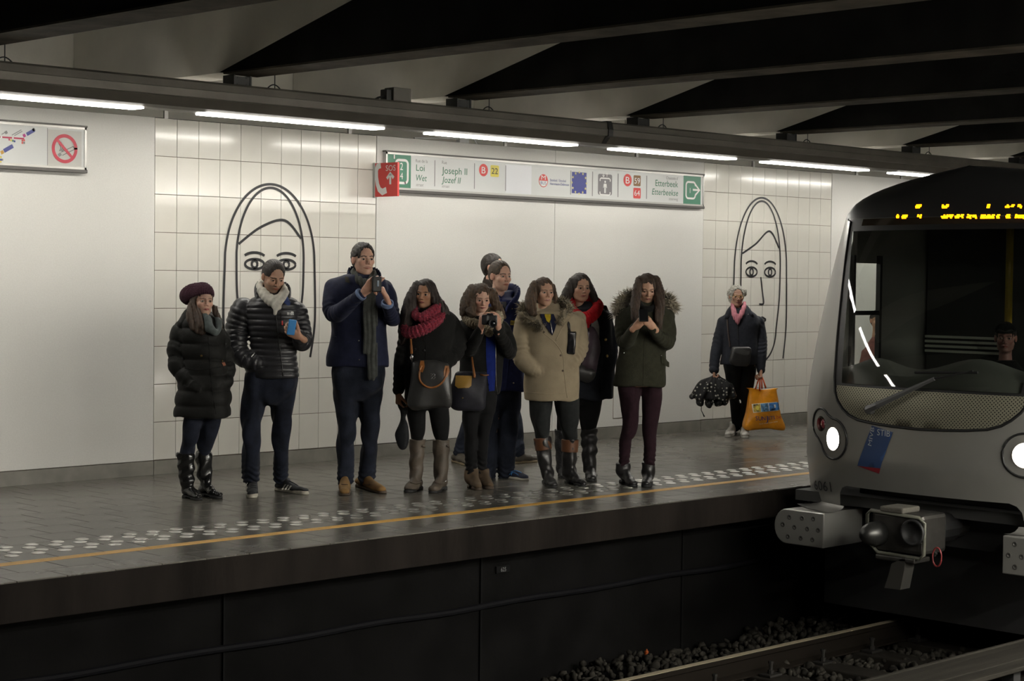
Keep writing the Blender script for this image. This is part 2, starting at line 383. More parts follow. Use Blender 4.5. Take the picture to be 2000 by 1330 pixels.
# ---- lamp troughs
M_wire = mat('suspension_wire', (0.02, 0.02, 0.022), 0.6)
DZT = 0.036      # drop of the trough against the sketch heights
def trough(yc, sgn, lampmat, label, lo, hi):
    t = tag(empty('light_trough', (12, yc, 2.95)), label, 'lamp')
    A = lambda pts: [(yc + sgn * a, z - DZT) for a, z in pts]
    pts = A([(-.155, 3.055), (-.145, 3.07), (.14, 3.07), (.17, 3.0), (.15, 2.880), (.12, 2.858), (-.03, 2.858), (-.085, 2.875), (-.135, 2.94), (-.165, 2.945), (-.170, 3.0), (-.160, 3.004)])
    if sgn < 0: pts = pts[::-1]
    child(MB().prism(pts, 0, lo, hi).build('housing', M_trough), t)
    k0 = int((lo - XB) / DB) - 1
    for k in range(k0, k0 + 14):
        xb = XB + DB * k
        if lo < xb < hi - 0.5:
            br = MB().box((xb + 0.08, yc - .05, 3.02), (xb + 0.095, yc + .09, ZB - .01)).box((xb + 0.23, yc - .05, 3.02), (xb + 0.245, yc + .09, ZB - .01)).box((xb + 0.09, yc - .045, 3.02), (xb + 0.235, yc - .036, ZB - .02))
            for hx in (0.12, 0.20):
                for hz in (3.05, 3.10): br.box((xb + hx - .006, yc - .048, hz - .006), (xb + hx + .006, yc - .044, hz + .006))
            child(br.build('bracket', M_dark), t)
            wx = xb + 0.5
            child(MB().tube([(wx, yc, 3.03), (wx, yc, 3.998)], 0.004, 6).build('wire', M_wire), t)
            child(MB().tube([(wx - .09 + .18 * i / 12, yc + .01, 3.02 + .06 * math.sin(math.pi * i / 12)) for i in range(13)], 0.005, 6).build('cable_loop', M_wire), t)
        x0, x1 = xb - 0.14, xb + 1.60
        if x0 > lo and x1 < hi and x0 > 5.5:
            child(MB().box((x0, yc + sgn * .0 - .02 if sgn > 0 else yc - .13, 2.808), (x1, yc + .13 if sgn > 0 else yc + .02, 2.826), 0.004).build('light_tube', lampmat), t)
    return t
far_t = trough(11.28, 1, M_lampfar, 'long brown metal light trough hanging under the beams over the far platform', 2.2, 23.5)
near_t = trough(-0.60, -1, M_lampnear, 'long metal light trough near the wall behind the photographer', 2.2, 23.5)
near_fill = trough(1.35, -1, M_lampnear, 'unseen light trough added over the near platform edge as front fill', 2.2, 23.5)  # second row added out of view to light the people from the front
child(MB().prism([(11.28 + a, z - DZT) for a, z in [(-.162, 3.06), (-.150, 3.078), (.15, 3.078), (.15, 2.86), (-.02, 2.860), (-.088, 2.878), (-.140, 2.934), (-.174, 2.94), (-.178, 3.0)]][::-1], 0, 12.19, 12.25).build('clamp_band', M_dark), far_t)
jx = on_y(773, 190, 11.28)[0]
child(MB().box((jx - .09, 11.2, 3.03), (jx + .10, 11.32, 3.15), 0.006).build('junction_box', M_alu and mat('grey_box', (0.13, .12, .105), .6)), far_t)
child(MB().box((jx - .15, 11.22, 3.04), (jx - .095, 11.3, 3.13), 0.006).tube([(jx - .12, 11.26, 3.08), (jx - .2, 11.26, 3.06), (jx - .3, 11.26, 3.01)], .01, 6).build('cable_gland', M_dark), far_t)
# small posts, sockets and cable between wall top and upper wall
for px in (322, 681, 985, 1242, 1470, 1672, 1760):
    x = on_y(px, 300, YW + .05)[0]
    MB().box((x - .018, YW + .03, ZT - .02), (x + .018, YW + .05, ZT + 0.14)).build('top_post', M_alu, wall)
cb = on_y(903, 282, YW + .05)[0]
MB().box((cb - .06, YW + .02, ZT - .01), (cb + .06, YW + .07, ZT + .075), .006).tube([(cb - .06, YW + .04, ZT + .04), (cb - .3, YW + .04, ZT + .03), (cb - .6, YW + .05, ZT + .01)], .009, 6).tube([(cb + .06, YW + .04, ZT + .05), (cb + .13, YW + .04, ZT + .06), (cb + .18, YW + .04, ZT)], .009, 6).build('socket_box', mat('white_plastic', (.6, .6, .58), .5), wall)

# ---- the near side, behind and beside the camera
structure(MB().box((X0, -1.5, 0), (X1, -1.42, 3.0)).build('wall_near', M_panel))
structure(MB().box((X0, -1.5, -1.3), (X1, 2.45, 0)).build('floor_near', M_floor))
structure(MB().box((X0, -3.0, 2.9), (X1, -2.9, 4.1)).build('wall_near_upper', M_beamw))
# ================================================================== signs
M_signw = mat('white_sign_face', (0.60, 0.61, 0.60), 0.35)
M_signw2 = mat('bright_sign_patch', (0.70, 0.71, 0.74), 0.3)
M_green = mat('sign_green', (0.045, 0.20, 0.12), 0.4)
M_dgreen = mat('print_green', (0.03, 0.16, 0.085), 0.5)
M_pgrey = mat('print_grey', (0.22, 0.22, 0.22), 0.5)
M_red = mat('sign_red', (0.60, 0.045, 0.04), 0.4)
M_pwhite = mat('print_white', (0.72, 0.72, 0.70), 0.4)
M_blue = mat('sign_blue', (0.035, 0.045, 0.24), 0.4)
M_yell = mat('sign_yellow', (0.62, 0.52, 0.06), 0.4)
M_brown = mat('sign_brown', (0.22, 0.11, 0.035), 0.4)
M_ink = mat('print_black', (0.02, 0.02, 0.022), 0.5)
M_igrey = mat('pictogram_grey', (0.19, 0.18, 0.19), 0.4)
EX, EZ = np.array([1., 0, 0]), np.array([0, 0, 1.])
def wpt(px, py, y): return on_y(px, py, y)
class Sign:
    """flat print on a board standing on the far wall, laid out from photo points on plane y"""
    def __init__(s, root, y): s.root = root; s.y = y
    def p(s, px, py, lift): q = on_y(px, py, s.y); return np.array([q[0], s.y - lift, q[2]])
    def poly(s, pts, m, lift=0.001, name='print'):
        me = mesh_of(name, pts, [tuple(range(len(pts)))]); o = link(name, me, None, m); child(o, s.root); return o
    def rect(s, px0, py0, px1, py1, m, lift=0.001, rad=0.0, name='print'):
        a, b = s.p(px0, py0, lift), s.p(px1, py1, lift)
        return s.rectm(a[0], a[2], b[0], b[2], m, lift, rad, name)
    def rectm(s, x0, z1, x1, z0, m, lift=0.001, rad=0.0, name='print'):
        y = s.y - lift
        if rad <= 0: pts = [(x0, y, z0), (x1, y, z0), (x1, y, z1), (x0, y, z1)]
        else:
            pts = []
            for cx, cz, a0 in ((x1 - rad, z0 + rad, -90), (x1 - rad, z1 - rad, 0), (x0 + rad, z1 - rad, 90), (x0 + rad, z0 + rad, 180)):
                for k in range(6):
                    a = math.radians(a0 + 18 * k); pts.append((cx + rad * math.cos(a), y, cz + rad * math.sin(a)))
        return s.poly(pts, m, lift, name)
    def disc(s, px, py, rpx, m, lift=0.001, a0=0, a1=360, name='print'):
        c = s.p(px, py, lift); r = rpx * np.linalg.norm(c - CAMP) / FPX * .99
        return s.poly([(c[0] + r * math.cos(math.radians(a0 + (a1 - a0) * k / 36)), c[1], c[2] + r * math.sin(math.radians(a0 + (a1 - a0) * k / 36))) for k in range(36 if a1 - a0 >= 360 else 37)], m, lift, name)
    def text(s, t, px, py, cap, m, width=None, align='l', shear=0.0, lift=0.002):
        o = s.p(px, py, lift); k = np.linalg.norm(o - CAMP) / FPX
        w = None
        if width is not None: w = abs(s.p(px + width, py, lift)[0] - o[0])
        q = lettering(t, o, EX, EZ, cap * k, m, None, w, align, shear); child(q, s.root); return q
    def stroke(s, pts, w, m, lift=0.002, name='pictogram'):
        y = s.y - lift; P = [np.array([a, b]) for a, b in pts]; L = []; R = []
        for i, p in enumerate(P):
            t = P[min(i + 1, len(P) - 1)] - P[max(i - 1, 0)]; t = t / (np.linalg.norm(t) + 1e-9); nn = np.array([-t[1], t[0]]) * w / 2
            L.append(p + nn); R.append(p - nn)
        v = [(q[0], y, q[1]) for q in L] + [(q[0], y, q[1]) for q in R]; k = len(P)
        o = link(name, mesh_of(name, v, [(i, i + 1, k + i + 1, k + i) for i in range(k - 1)]), None, m); child(o, s.root); return o
def board(root, x0, x1, z0, z1, yf, fr=0.018):
    child(MB().box((x0, yf, z0), (x1, YW - 0.004, z1), .002).build('board', M_signw), root)
    child(MB().box((x0 - .004, yf - .012, z1), (x1 + .004, YW - .004, z1 + .014), .002).build('top_rail', M_aludark), root)
    child(MB().box((x0 - .004, yf - .014, z0 - .026), (x1 + .004, YW - .004, z0), .003).build('bottom_rail', M_aludark), root)
    f = MB().box((x0, yf - .006, z1 - fr), (x1, yf - .0005, z1)).box((x0, yf - .006, z0), (x1, yf - .0005, z0 + fr)).box((x0, yf - .006, z0), (x0 + fr, yf - .0005, z1)).box((x1 - fr, yf - .006, z0), (x1, yf - .0005, z1))
    child(f.build('frame', M_alu), root)
YS = YW - 0.045
ds = tag(empty('direction_sign', (12.8, YW, 2.55)), 'long white platform direction sign with green exit squares and bus numbers on the wall', 'sign')
board(ds, 10.592, 15.036, 2.393, 2.722, YS)
S = Sign(ds, YS)
S.rect(754, 300, 802, 368, M_green); S.rect(1335, 342.5, 1368, 400, M_green)
# exit pictogram on the first green square: bracket frame with 2 and 4
def bracket(x0, x1, z0, z1, w, gap, side):
    """rounded frame open on one side"""
    r = .035; pts = []
    xs = (x1, x0) if side == 'r' else (x0, x1)
    zm = (z0 + z1) / 2
    if gap == 0:
        pts = [(x0, z0), (x1, z0), (x1, z1), (x0, z1), (x0, z0)]
        out = []
        for cx, cz, a0 in ((x1 - r, z0 + r, -90), (x1 - r, z1 - r, 0), (x0 + r, z1 - r, 90), (x0 + r, z0 + r, 180)):
            for k in range(6): a = math.radians(a0 + 18 * k); out.append((cx + r * math.cos(a), cz + r * math.sin(a)))
        return out + [out[0], out[1]]
    out = [(x1, zm - gap)]
    for cx, cz, a0, dr in ((x1 - r, z0 + r, 0, -1), (x0 + r, z0 + r, -90, -1), (x0 + r, z1 - r, 180, -1), (x1 - r, z1 - r, 90, -1)):
        for k in range(6): a = math.radians(a0 + dr * 18 * k); out.append((cx + r * math.cos(a), cz + r * math.sin(a)))
    return out + [(x1, zm + gap)]
a = S.p(773, 312, 0); b = S.p(796, 358, 0)
S.stroke(bracket(a[0], b[0], b[2], a[2], .022, 0, 'r'), .022, M_pwhite)
S.text('2', 784, 332, 14, M_pwhite, align='c'); S.text('4', 784, 350, 13, M_pwhite, align='c')
S.stroke([(on_y(770, 301, YS)[0], 2.70), (on_y(770, 301, YS)[0], 2.665)], .012, M_pwhite)
a = S.p(1340, 355, 0); b = S.p(1357.5, 388, 0)
S.stroke(bracket(a[0], b[0], b[2], a[2], .02, .06, 'r'), .02, M_pwhite)
c = S.p(1366, 371.5, 0); d = S.p(1353, 371.5, 0); zm = c[2]
S.stroke([(d[0], zm), (c[0] - .012, zm)], .02, M_pwhite); S.stroke([(c[0] - .07, zm + .055), (c[0], zm), (c[0] - .07, zm - .055)], .022, M_pwhite, .0025)
S.text('1', 1347.5, 377, 10, M_pwhite, align='c')
S.text('Rue de la', 811.6, 316.8, 6.2, M_pgrey, 23.5); S.text('Loi', 812.5, 333.4, 12.4, M_dgreen, 16.5); S.text('Wet', 812.3, 352.8, 12, M_dgreen, 21, shear=.18); S.text('straat', 812, 363.3, 5.8, M_pgrey, 15, shear=.2)
S.text('Rue', 863, 320, 6.2, M_pgrey, 9.5); S.text('Joseph II', 862.7, 338.7, 13, M_dgreen, 49.5); S.text('Jozef II', 862.3, 356.5, 12, M_dgreen, 37.5, shear=.18); S.text('straat', 862.5, 366, 5.8, M_pgrey, 15, shear=.2)
for px, y0, y1 in ((849, 313, 364), (926.4, 319, 369), (987.4, 323, 373), (1114.4, 333, 380), (1157, 335, 383), (1207, 339, 385), (1262.8, 343, 388.5)):
    S.rect(px - .45, y0, px + .45, y1, M_pgrey, .0015)
def bus(px, py):
    S.disc(px, py, 12.2, M_red); S.text('B', px, py + 6.6, 13, M_pwhite, 7.5, 'c')
bus(944.2, 332.2); bus(1225.6, 351.8)
S.rect(958, 322.3, 974.2, 346, M_yell, rad=.012); S.text('22', 966, 339.8, 11.5, M_ink, 12.5, 'c')
S.rect(987.8, 320.5, 1037.5, 379.5, M_signw2, .0012)
S.disc(1061.2, 353, 12.8, M_red); S.disc(1061.2, 353, 11.3, M_pwhite, .0016, 180, 360); S.text('M', 1061.2, 351, 8.5, M_pwhite, 8.5, 'c', lift=.0025); S.text('BUS', 1061.2, 360.3, 6.2, M_blue, 11, 'c', lift=.0025)
S.text('Stokkel / Stockel', 1074, 354, 5, M_blue, 31, shear=.0); S.text('Herrmann-Debroux', 1074, 361, 5, M_blue, 37)
S.rect(1117, 335.5, 1145, 378.8, M_blue)
c = S.p(1131, 357.3, .002); R_ = .105
for k in range(12):
    w = 2 * math.pi * k / 12; cx, cz = c[0] + R_ * math.sin(w), c[2] + R_ * math.cos(w)
    S.poly([(cx + (.017 if i % 2 == 0 else .007) * math.sin(math.pi * i / 5), c[1], cz + (.017 if i % 2 == 0 else .007) * math.cos(math.pi * i / 5)) for i in range(10)], mat('star_yellow', (.6, .55, .25), .5), name='star')
S.rect(1168, 339.3, 1195, 381.5, M_igrey, rad=.02)
c = S.p(1181.6, 361, .002); cx, cz = c[0], c[2]
S.stroke([(cx - .075, cz + .035), (cx - .075, cz + .055), (cx - .06, cz + .065), (cx + .06, cz + .065), (cx + .075, cz + .055), (cx + .075, cz + .035)], .013, M_pwhite)
S.stroke([(cx - .075, cz - .07), (cx - .075, cz - .09), (cx - .06, cz - .10), (cx + .06, cz - .10), (cx + .075, cz - .09), (cx + .075, cz - .07)], .013, M_pwhite)
S.stroke([(cx, cz + .012), (cx, cz - .022)], .03, M_pwhite); S.stroke([(cx - .007, cz - .02), (cx - .007, cz - .082)], .010, M_pwhite); S.stroke([(cx + .007, cz - .02), (cx + .007, cz - .082)], .010, M_pwhite)
S.stroke([(cx - .016, cz + .01), (cx - .024, cz - .03)], .008, M_pwhite); S.stroke([(cx + .016, cz + .01), (cx + .024, cz - .03)], .008, M_pwhite)
S.poly([(cx + .012 * math.cos(k * math.pi / 6), YS - .002, cz + .03 + .012 * math.sin(k * math.pi / 6)) for k in range(12)], M_pwhite, name='pictogram')
for dx, s in ((-.025, -1), (.025, 1)):
    z0 = cz + .10
    S.stroke([(cx + dx, z0 - .02 * s), (cx + dx, z0 + .02 * s)], .007, M_pwhite); S.stroke([(cx + dx - .015, z0 + .004 * s), (cx + dx, z0 + .022 * s), (cx + dx + .015, z0 + .004 * s)], .007, M_pwhite)
S.rect(1237.4, 342, 1251, 364, M_brown, rad=.012); S.text('59', 1244.2, 358.6, 11, M_pwhite, 10.5, 'c')
S.rect(1237, 366.5, 1251, 388, M_red, rad=.012); S.text('64', 1244.0, 382.5, 11, M_pwhite, 10.5, 'c')
S.text("Chaussée d'", 1324, 351.7, 5.8, M_pgrey, 23, 'r'); S.text('Etterbeek', 1324, 366, 12, M_dgreen, 43, 'r'); S.text('Etterbeekse', 1324, 382.8, 11.6, M_dgreen, 49.5, 'r', shear=.18); S.text('steenweg', 1324, 391.8, 5.4, M_pgrey, 18, 'r', shear=.2)

# ---- line map board with the no-smoking field
ms = tag(empty('line_map_sign', (6, YW, 2.55)), 'framed white line map with red no-smoking symbol at its end on the plain wall panel', 'sign')
board(ms, 4.35, 7.552, 2.41, 2.735, YS)
S = Sign(ms, YS)
S.rect(92.5, 252, 159, 331, mat('no_smoking_field', (.50, .49, .46), .4), .0008); S.rect(92, 250, 93, 328, M_pgrey, .0012)
c = S.p(126, 290.5, .002); r = .098
S.stroke([(c[0] + r * math.cos(2 * math.pi * k / 48), c[2] + r * math.sin(2 * math.pi * k / 48)) for k in range(50)], .026, mat('prohibition_red', (.50, .02, .05), .4), .003)
S.stroke([(c[0] - .069, c[2] + .069), (c[0] + .069, c[2] - .069)], .022, MATS['prohibition_red'], .0034)
S.stroke([(c[0] - .055, c[2] - .055), (c[0] - .03, c[2] - .04)], .024, M_pgrey, .002)
for o1, o2 in (((-.03, -.028), (.075, .022)), ((-.02, -.052), (.085, .0)), ((.075, .022), (.085, .0))):
    S.stroke([(c[0] + o1[0], c[2] + o1[1]), (c[0] + o2[0], c[2] + o2[1])], .004, M_ink, .002)
for k in range(3):
    S.stroke([(c[0] - .045 + .012 * k + .012 * math.sin(t * .9), c[2] - .02 + .014 * t) for t in range(6)], .005, M_ink, .002)
def dg(px, py): q = S.p(px, py, 0); return (q[0], q[2])
S.stroke([dg(-150, 262), dg(0, 267.6), dg(47, 271)], .012, mat('map_red', (.45, .03, .08), .5), .0015)
for px, py in ((2.5, 268), (25, 269.5)): S.disc(px, py, 1.9, M_pwhite, .002)
def slant(px, py, L, w, m):
    a_ = dg(px, py); S.stroke([a_, (a_[0] + L * .87, a_[1] + L * .5)], w, m, .0015)
slant(52, 262.5, .075, .026, M_blue); slant(45, 266, .022, .024, mat('map_magenta', (.4, .03, .2), .5)); slant(63.5, 254.5, .022, .022, M_pgrey); slant(9.5, 260, .022, .022, M_pgrey)
slant(7.5, 295, .085, .03, M_blue); slant(1.5, 299, .025, .026, mat('map_orange', (.55, .3, .05), .5)); slant(23, 264, .09, .006, M_pgrey); slant(28, 265, .075, .006, M_pgrey); slant(3, 262.5, .035, .006, M_pgrey)
for px, py, m in ((18, 272.5, MATS['map_red']), (21.5, 274, M_yell), (25, 275, M_dgreen), (28.3, 276, M_blue), (43.5, 274.5, M_red), (47, 274, M_red), (43.5, 279, M_red), (47, 279, M_igrey), (1.5, 307, M_yell), (1.5, 312, M_blue), (4.5, 312, M_igrey), (1.2, 316, M_yell), (1.5, 319, M_blue)):
    S.rect(px - 1.5, py - 2, px + 1.5, py + 2, m, .0015)

# ---- red SOS flag sign standing out from the wall
so = tag(empty('emergency_phone_sign', (10.486, YW, 2.47)), 'red SOS emergency telephone flag sign standing out from the wall', 'sign')
XS = 10.486
a, b = on_x(733, 318, XS), on_x(776, 383, XS)
ya, yb = YW - .01, b[1]; zt, zb = on_x(776, 316.5, XS)[2], b[2]
child(MB().box((XS, yb, zb), (XS + .022, ya, zt), .002).build('plate', M_red), so)
child(MB().box((XS - .004, ya - .018, zb - .006), (XS + .03, YW - .0005, zt + .006), .002).build('mount', M_alu), so)
def sq(px, py): q = on_x(px, py, XS); return (XS - .0015, q[1], q[2])
def sstroke(pts, w, name='pictogram'):
    P = [np.array(sq(*p))[1:] for p in pts]; L = []; R = []
    for i, p in enumerate(P):
        t = P[min(i + 1, len(P) - 1)] - P[max(i - 1, 0)]; t /= np.linalg.norm(t) + 1e-9; nn = np.array([-t[1], t[0]]) * (w[i] if hasattr(w, '__len__') else w) / 2
        L.append(p + nn); R.append(p - nn)
    v = [(XS - .0015, *q) for q in L] + [(XS - .0015, *q) for q in R]; k = len(P)
    child(link(name, mesh_of(name, v, [(i, i + 1, k + i + 1, k + i) for i in range(k - 1)]), None, M_pwhite), so)
sstroke([(744, 323), (738, 325), (735, 333), (735.5, 346), (737.5, 360), (741, 370), (747, 375), (755, 371)], [.05, .055, .05, .045, .045, .05, .06, .055])
sstroke([(762.5, 360), (762.5, 340)], .026)
sstroke([(756, 349), (762.5, 338.5), (769, 347.5)], .03)
lo = np.array(sq(763.2, 333.5)); child(lettering('SOS', lo, (0, -1, 0), (0, 0, 1), .05, M_pwhite, None, abs(sq(754, 333)[1] - sq(773, 332)[1]), 'c'), so)

# ---- generic line faces on the tiled fields (plain stand-ins, drawn lines lie on the tiles)
M_line = mat('black_drawn_line', (0.03, 0.03, 0.032), 0.4)
def line_face(root, cx, zc, W, H, side):
    y = YW - .0035
    def st(pts, w=.022, close=False):
        P = [np.array([cx + a * W, zc + b * H]) for a, b in pts]
        Q = []
        for i in range(len(P) - 1):
            p0, p1, p2, p3 = P[max(i - 1, 0)], P[i], P[i + 1], P[min(i + 2, len(P) - 1)]
            for t in np.linspace(0, 1, 8, endpoint=False):
                Q.append(.5 * ((2 * p1) + (-p0 + p2) * t + (2 * p0 - 5 * p1 + 4 * p2 - p3) * t * t + (-p0 + 3 * p1 - 3 * p2 + p3) * t ** 3))
        Q.append(P[-1]); L = []; R = []
        for i, p in enumerate(Q):
            t = Q[min(i + 1, len(Q) - 1)] - Q[max(i - 1, 0)]; t = t / (np.linalg.norm(t) + 1e-9); nn = np.array([-t[1], t[0]]) * w / 2
            L.append(p + nn); R.append(p - nn)
        k = len(Q); v = [(q[0], y, q[1]) for q in L] + [(q[0], y, q[1]) for q in R]
        child(link('drawn_line', mesh_of('drawn_line', v, [(i, i + 1, k + i + 1, k + i) for i in range(k - 1)]), None, M_line), root)
    ell = lambda ex, ez, rx, rz, a0=0, a1=360, n=20: [(ex + rx * math.cos(math.radians(a0 + (a1 - a0) * i / n)), ez + rz * math.sin(math.radians(a0 + (a1 - a0) * i / n))) for i in range(n + 1)]
    st(ell(0, .1, .36, .40, 0, 180) + [(-.35, -.1), (-.30, -.28)]); st([(.36, .1), (.35, -.1), (.30, -.28)])       # head
    st(ell(0, -.28, .30, .20, 180, 360))                                                                           # chin
    st(ell(0, .08, .48, .44, 0, 180) + [(-.49, -.25), (-.44, -.46)]); st([(.48, .08), (.49, -.25), (.44, -.46)])     # hair outline
    st([(-.34, .18), (-.1, .26 + side * .02), (.15, .32), (.33, .22)])                                              # fringe
    for s in (-1, 1):
        st(ell(s * .17, .07, .10, .028)); st(ell(s * .17, .07, .03, .02)); st(ell(s * .17, .10, .12, .035, 30, 150))
    st([(.0, .04), (.04, -.06), (.06, -.12), (-.02, -.125)])
    st([(-.11, -.22), (-.04, -.205), (0, -.212), (.04, -.205), (.11, -.22)]); st([(-.11, -.22), (0, -.245), (.11, -.22)])
f1 = tag(empty('line_drawing', (9.4, YW, 1.5)), 'black line drawing of a face on the tiles behind the man in puffer jacket', 'drawing')
line_face(f1, 9.36, 1.60, 0.98, 1.50, 1)
f2 = tag(empty('line_drawing', (16.2, YW, 1.5)), 'black line drawing of a face on the tiles behind the elderly woman', 'drawing')
line_face(f2, 16.10, 1.58, 0.98, 1.82, -1)
# ================================================================== the metro train
Q = dict(x0=11.0774, a=.2926, e=1.2829, hw=1.3331, b=.0043, zt=2.4753, zs=2.084, n=2.7121, m=1.2219, p=2.2746, D=.6971)
YT = 7.1
def t_xn(z):
    z = np.asarray(z, float)
    return Q['x0'] + Q['a'] * np.maximum(0, z - .7) ** Q['e'] + 0.22 * np.maximum(0, .30 - z) ** 1.0
def t_hw(z):
    z = np.asarray(z, float); base = Q['hw'] - Q['b'] * np.maximum(0, z - .7) ** 1.7
    t = np.clip((z - Q['zs']) / (Q['zt'] - Q['zs']), 0, 1)
    return base * (1 - t ** Q['n']) ** (1 / Q['m'])
def t_front(dy, z, off=0.0):
    """point of the nose surface for a sideways offset dy from the train's middle; off pushes it outwards (-x)"""
    dy = np.asarray(dy, float); z = np.asarray(z, float); h = t_hw(z)
    s = np.clip(np.abs(dy) / np.maximum(h, 1e-4), 0, 1); th = np.arcsin(s ** (Q['p'] / 2)); c = np.cos(th) ** (2 / Q['p'])
    x = t_xn(z) + Q['D'] * (1 - c) * (h / Q['hw']) ** .5
    return np.stack([x - off, YT + dy, z + 0 * dy], -1)
_gd, _gz = np.meshgrid(np.linspace(-1.32, 1.32, 529), np.linspace(-.3, 2.47, 555))
_gp = proj(t_front(_gd, _gz)); _ok = np.abs(_gd) < t_hw(_gz) * .995
def t_px(px, py):
    """photo point on the nose -> (dy, z)"""
    d = (_gp[..., 0] - px) ** 2 + (_gp[..., 1] - py) ** 2 + np.where(_ok, 0, 1e7) + np.where(_gd > 1.2, 1e3 * (_gd - 1.2), 0)
    i = np.unravel_index(np.argmin(d), d.shape); return float(_gd[i]), float(_gz[i])
def inside(poly, x, y):
    r = np.zeros(np.shape(x), bool); n = len(poly)
    for i in range(n):
        (x0, y0), (x1, y1) = poly[i], poly[(i + 1) % n]
        c = ((y0 > y) != (y1 > y)) & (x < (x1 - x0) * (y - y0) / ((y1 - y0) if y1 != y0 else 1e-9) + x0)
        r ^= c
    return r
def patch(name, outer, holes, sp, m, parent, off=0.0, fn=t_front, smooth=True):
    """surface piece bounded by an outline in (dy, z), with holes, triangulated and laid on the nose"""
    def dens(pl):
        out = []
        for i in range(len(pl)):
            a, b = np.array(pl[i]), np.array(pl[(i + 1) % len(pl)]); k = max(1, int(np.linalg.norm(b - a) / sp))
            out += [tuple(a + (b - a) * t / k) for t in range(k)]
        return out
    loops = [dens(outer)] + [dens(h) for h in holes]
    verts = []; edges = []
    for lp in loops:
        n0 = len(verts); verts += [Vector(p) for p in lp]; edges += [(n0 + i, n0 + (i + 1) % len(lp)) for i in range(len(lp))]
    A = np.array(outer); gx, gy = np.meshgrid(np.arange(A[:, 0].min(), A[:, 0].max(), sp), np.arange(A[:, 1].min(), A[:, 1].max(), sp))
    gx = gx.ravel(); gy = gy.ravel(); k = inside(outer, gx, gy)
    for h in holes: k &= ~inside(h, gx, gy)
    P = np.stack([gx[k], gy[k]], 1); B = np.array([tuple(v) for v in verts])
    if len(P):
        dmin = np.min(np.linalg.norm(P[:, None] - B[None], axis=2), axis=1); P = P[dmin > sp * .45]
    verts += [Vector(p) for p in P]
    vo, _, fo, *_r = delaunay_2d_cdt(verts, edges, [], 0, 1e-6)
    W = np.array([tuple(v) for v in vo]); keep = []
    for f in fo:
        c = W[list(f)].mean(0)
        if inside(outer, c[0:1], c[1:2])[0] and not any(inside(h, c[0:1], c[1:2])[0] for h in holes): keep.append(tuple(f))
    X = fn(W[:, 0], W[:, 1], off)
    me = mesh_of(name, X, keep, smooth)
    o = link(name, me, None, m)
    bm = bmesh.new(); bm.from_mesh(me); bmesh.ops.delete(bm, geom=[v for v in bm.verts if not v.link_faces], context='VERTS'); bmesh.ops.recalc_face_normals(bm, faces=bm.faces[:])
    s = sum(f.normal.x * f.calc_area() for f in bm.faces)
    if s > 0: bmesh.ops.reverse_faces(bm, faces=bm.faces[:])
    bm.to_mesh(me); bm.free()
    if parent is not None: child(o, parent)
    return o
M_silver = mat('silver_train_paint', (0.30, 0.295, 0.272), 0.30, metal=0.45, coat=0.35)
M_tblack = mat('black_gasket', (0.012, 0.012, 0.012), 0.45)
M_roof = mat('dark_train_roof', (0.02, 0.02, 0.02), 0.35)
M_cab = mat('cab_dark_lining', (0.04, 0.04, 0.038), 0.7)
M_dash = mat('grey_dashboard', (0.26, 0.265, 0.235), 0.6)
M_amber = mat('amber_led', (1, .5, .05), .5, emit=(1.0, .33, .0), strength=3.2)
M_display = mat('display_window', (0.030, 0.022, 0.015), 0.12, coat=.5)
gl = bpy.data.materials.new('windscreen_glass'); gl.use_nodes = True
_n = gl.node_tree.nodes; _l = gl.node_tree.links; _n.clear()
_o = _n.new('ShaderNodeOutputMaterial'); _mx = _n.new('ShaderNodeMixShader'); _t = _n.new('ShaderNodeBsdfTransparent'); _g = _n.new('ShaderNodeBsdfGlossy'); _f = _n.new('ShaderNodeFresnel')
_t.inputs[0].default_value = (.66, .70, .66, 1); _g.inputs['Roughness'].default_value = .02; _f.inputs['IOR'].default_value = 1.5
_l.new(_f.outputs[0], _mx.inputs[0]); _l.new(_t.outputs[0], _mx.inputs[1]); _l.new(_g.outputs[0], _mx.inputs[2]); _l.new(_mx.outputs[0], _o.inputs[0])
# perforated grille: round holes on a diagonal grid
pm = mat('perforated_steel', (0.30, 0.285, 0.21), 0.38, metal=0.5)
_n = pm.node_tree.nodes; _l = pm.node_tree.links
tc = _n.new('ShaderNodeTexCoord'); sx = _n.new('ShaderNodeSeparateXYZ'); cx_ = _n.new('ShaderNodeCombineXYZ'); mp = _n.new('ShaderNodeMapping'); vo = _n.new('ShaderNodeTexVoronoi'); rp_ = _n.new('ShaderNodeValToRGB')
_l.new(tc.outputs['Object'], sx.inputs[0]); _l.new(sx.outputs['Y'], cx_.inputs[0]); _l.new(sx.outputs['Z'], cx_.inputs[1]); _l.new(cx_.outputs[0], mp.inputs[0])
mp.inputs['Rotation'].default_value = (0, 0, math.radians(45)); vo.voronoi_dimensions = '2D'; vo.inputs['Scale'].default_value = 54; vo.inputs['Randomness'].default_value = 0
_l.new(mp.outputs[0], vo.inputs['Vector']); _l.new(vo.outputs['Distance'], rp_.inputs[0])
rp_.color_ramp.elements[0].position = .22; rp_.color_ramp.elements[0].color = (.01, .01, .01, 1); rp_.color_ramp.elements[1].position = .28; rp_.color_ramp.elements[1].color = (.30, .285, .21, 1)
_l.new(rp_.outputs[0], _n['Principled BSDF'].inputs['Base Color'])

train = tag(empty('metro_train', (14, YT, -1.0)), 'silver metro train with black windscreen pulling in along the far platform', 'train')
mir = lambda pts: pts + [(-a, b) for a, b in reversed(pts)]
def circ(c, r, n=28, sx=1.0): return [(c[0] + r * sx * math.cos(2 * math.pi * k / n), c[1] + r * math.sin(2 * math.pi * k / n)) for k in range(n)]
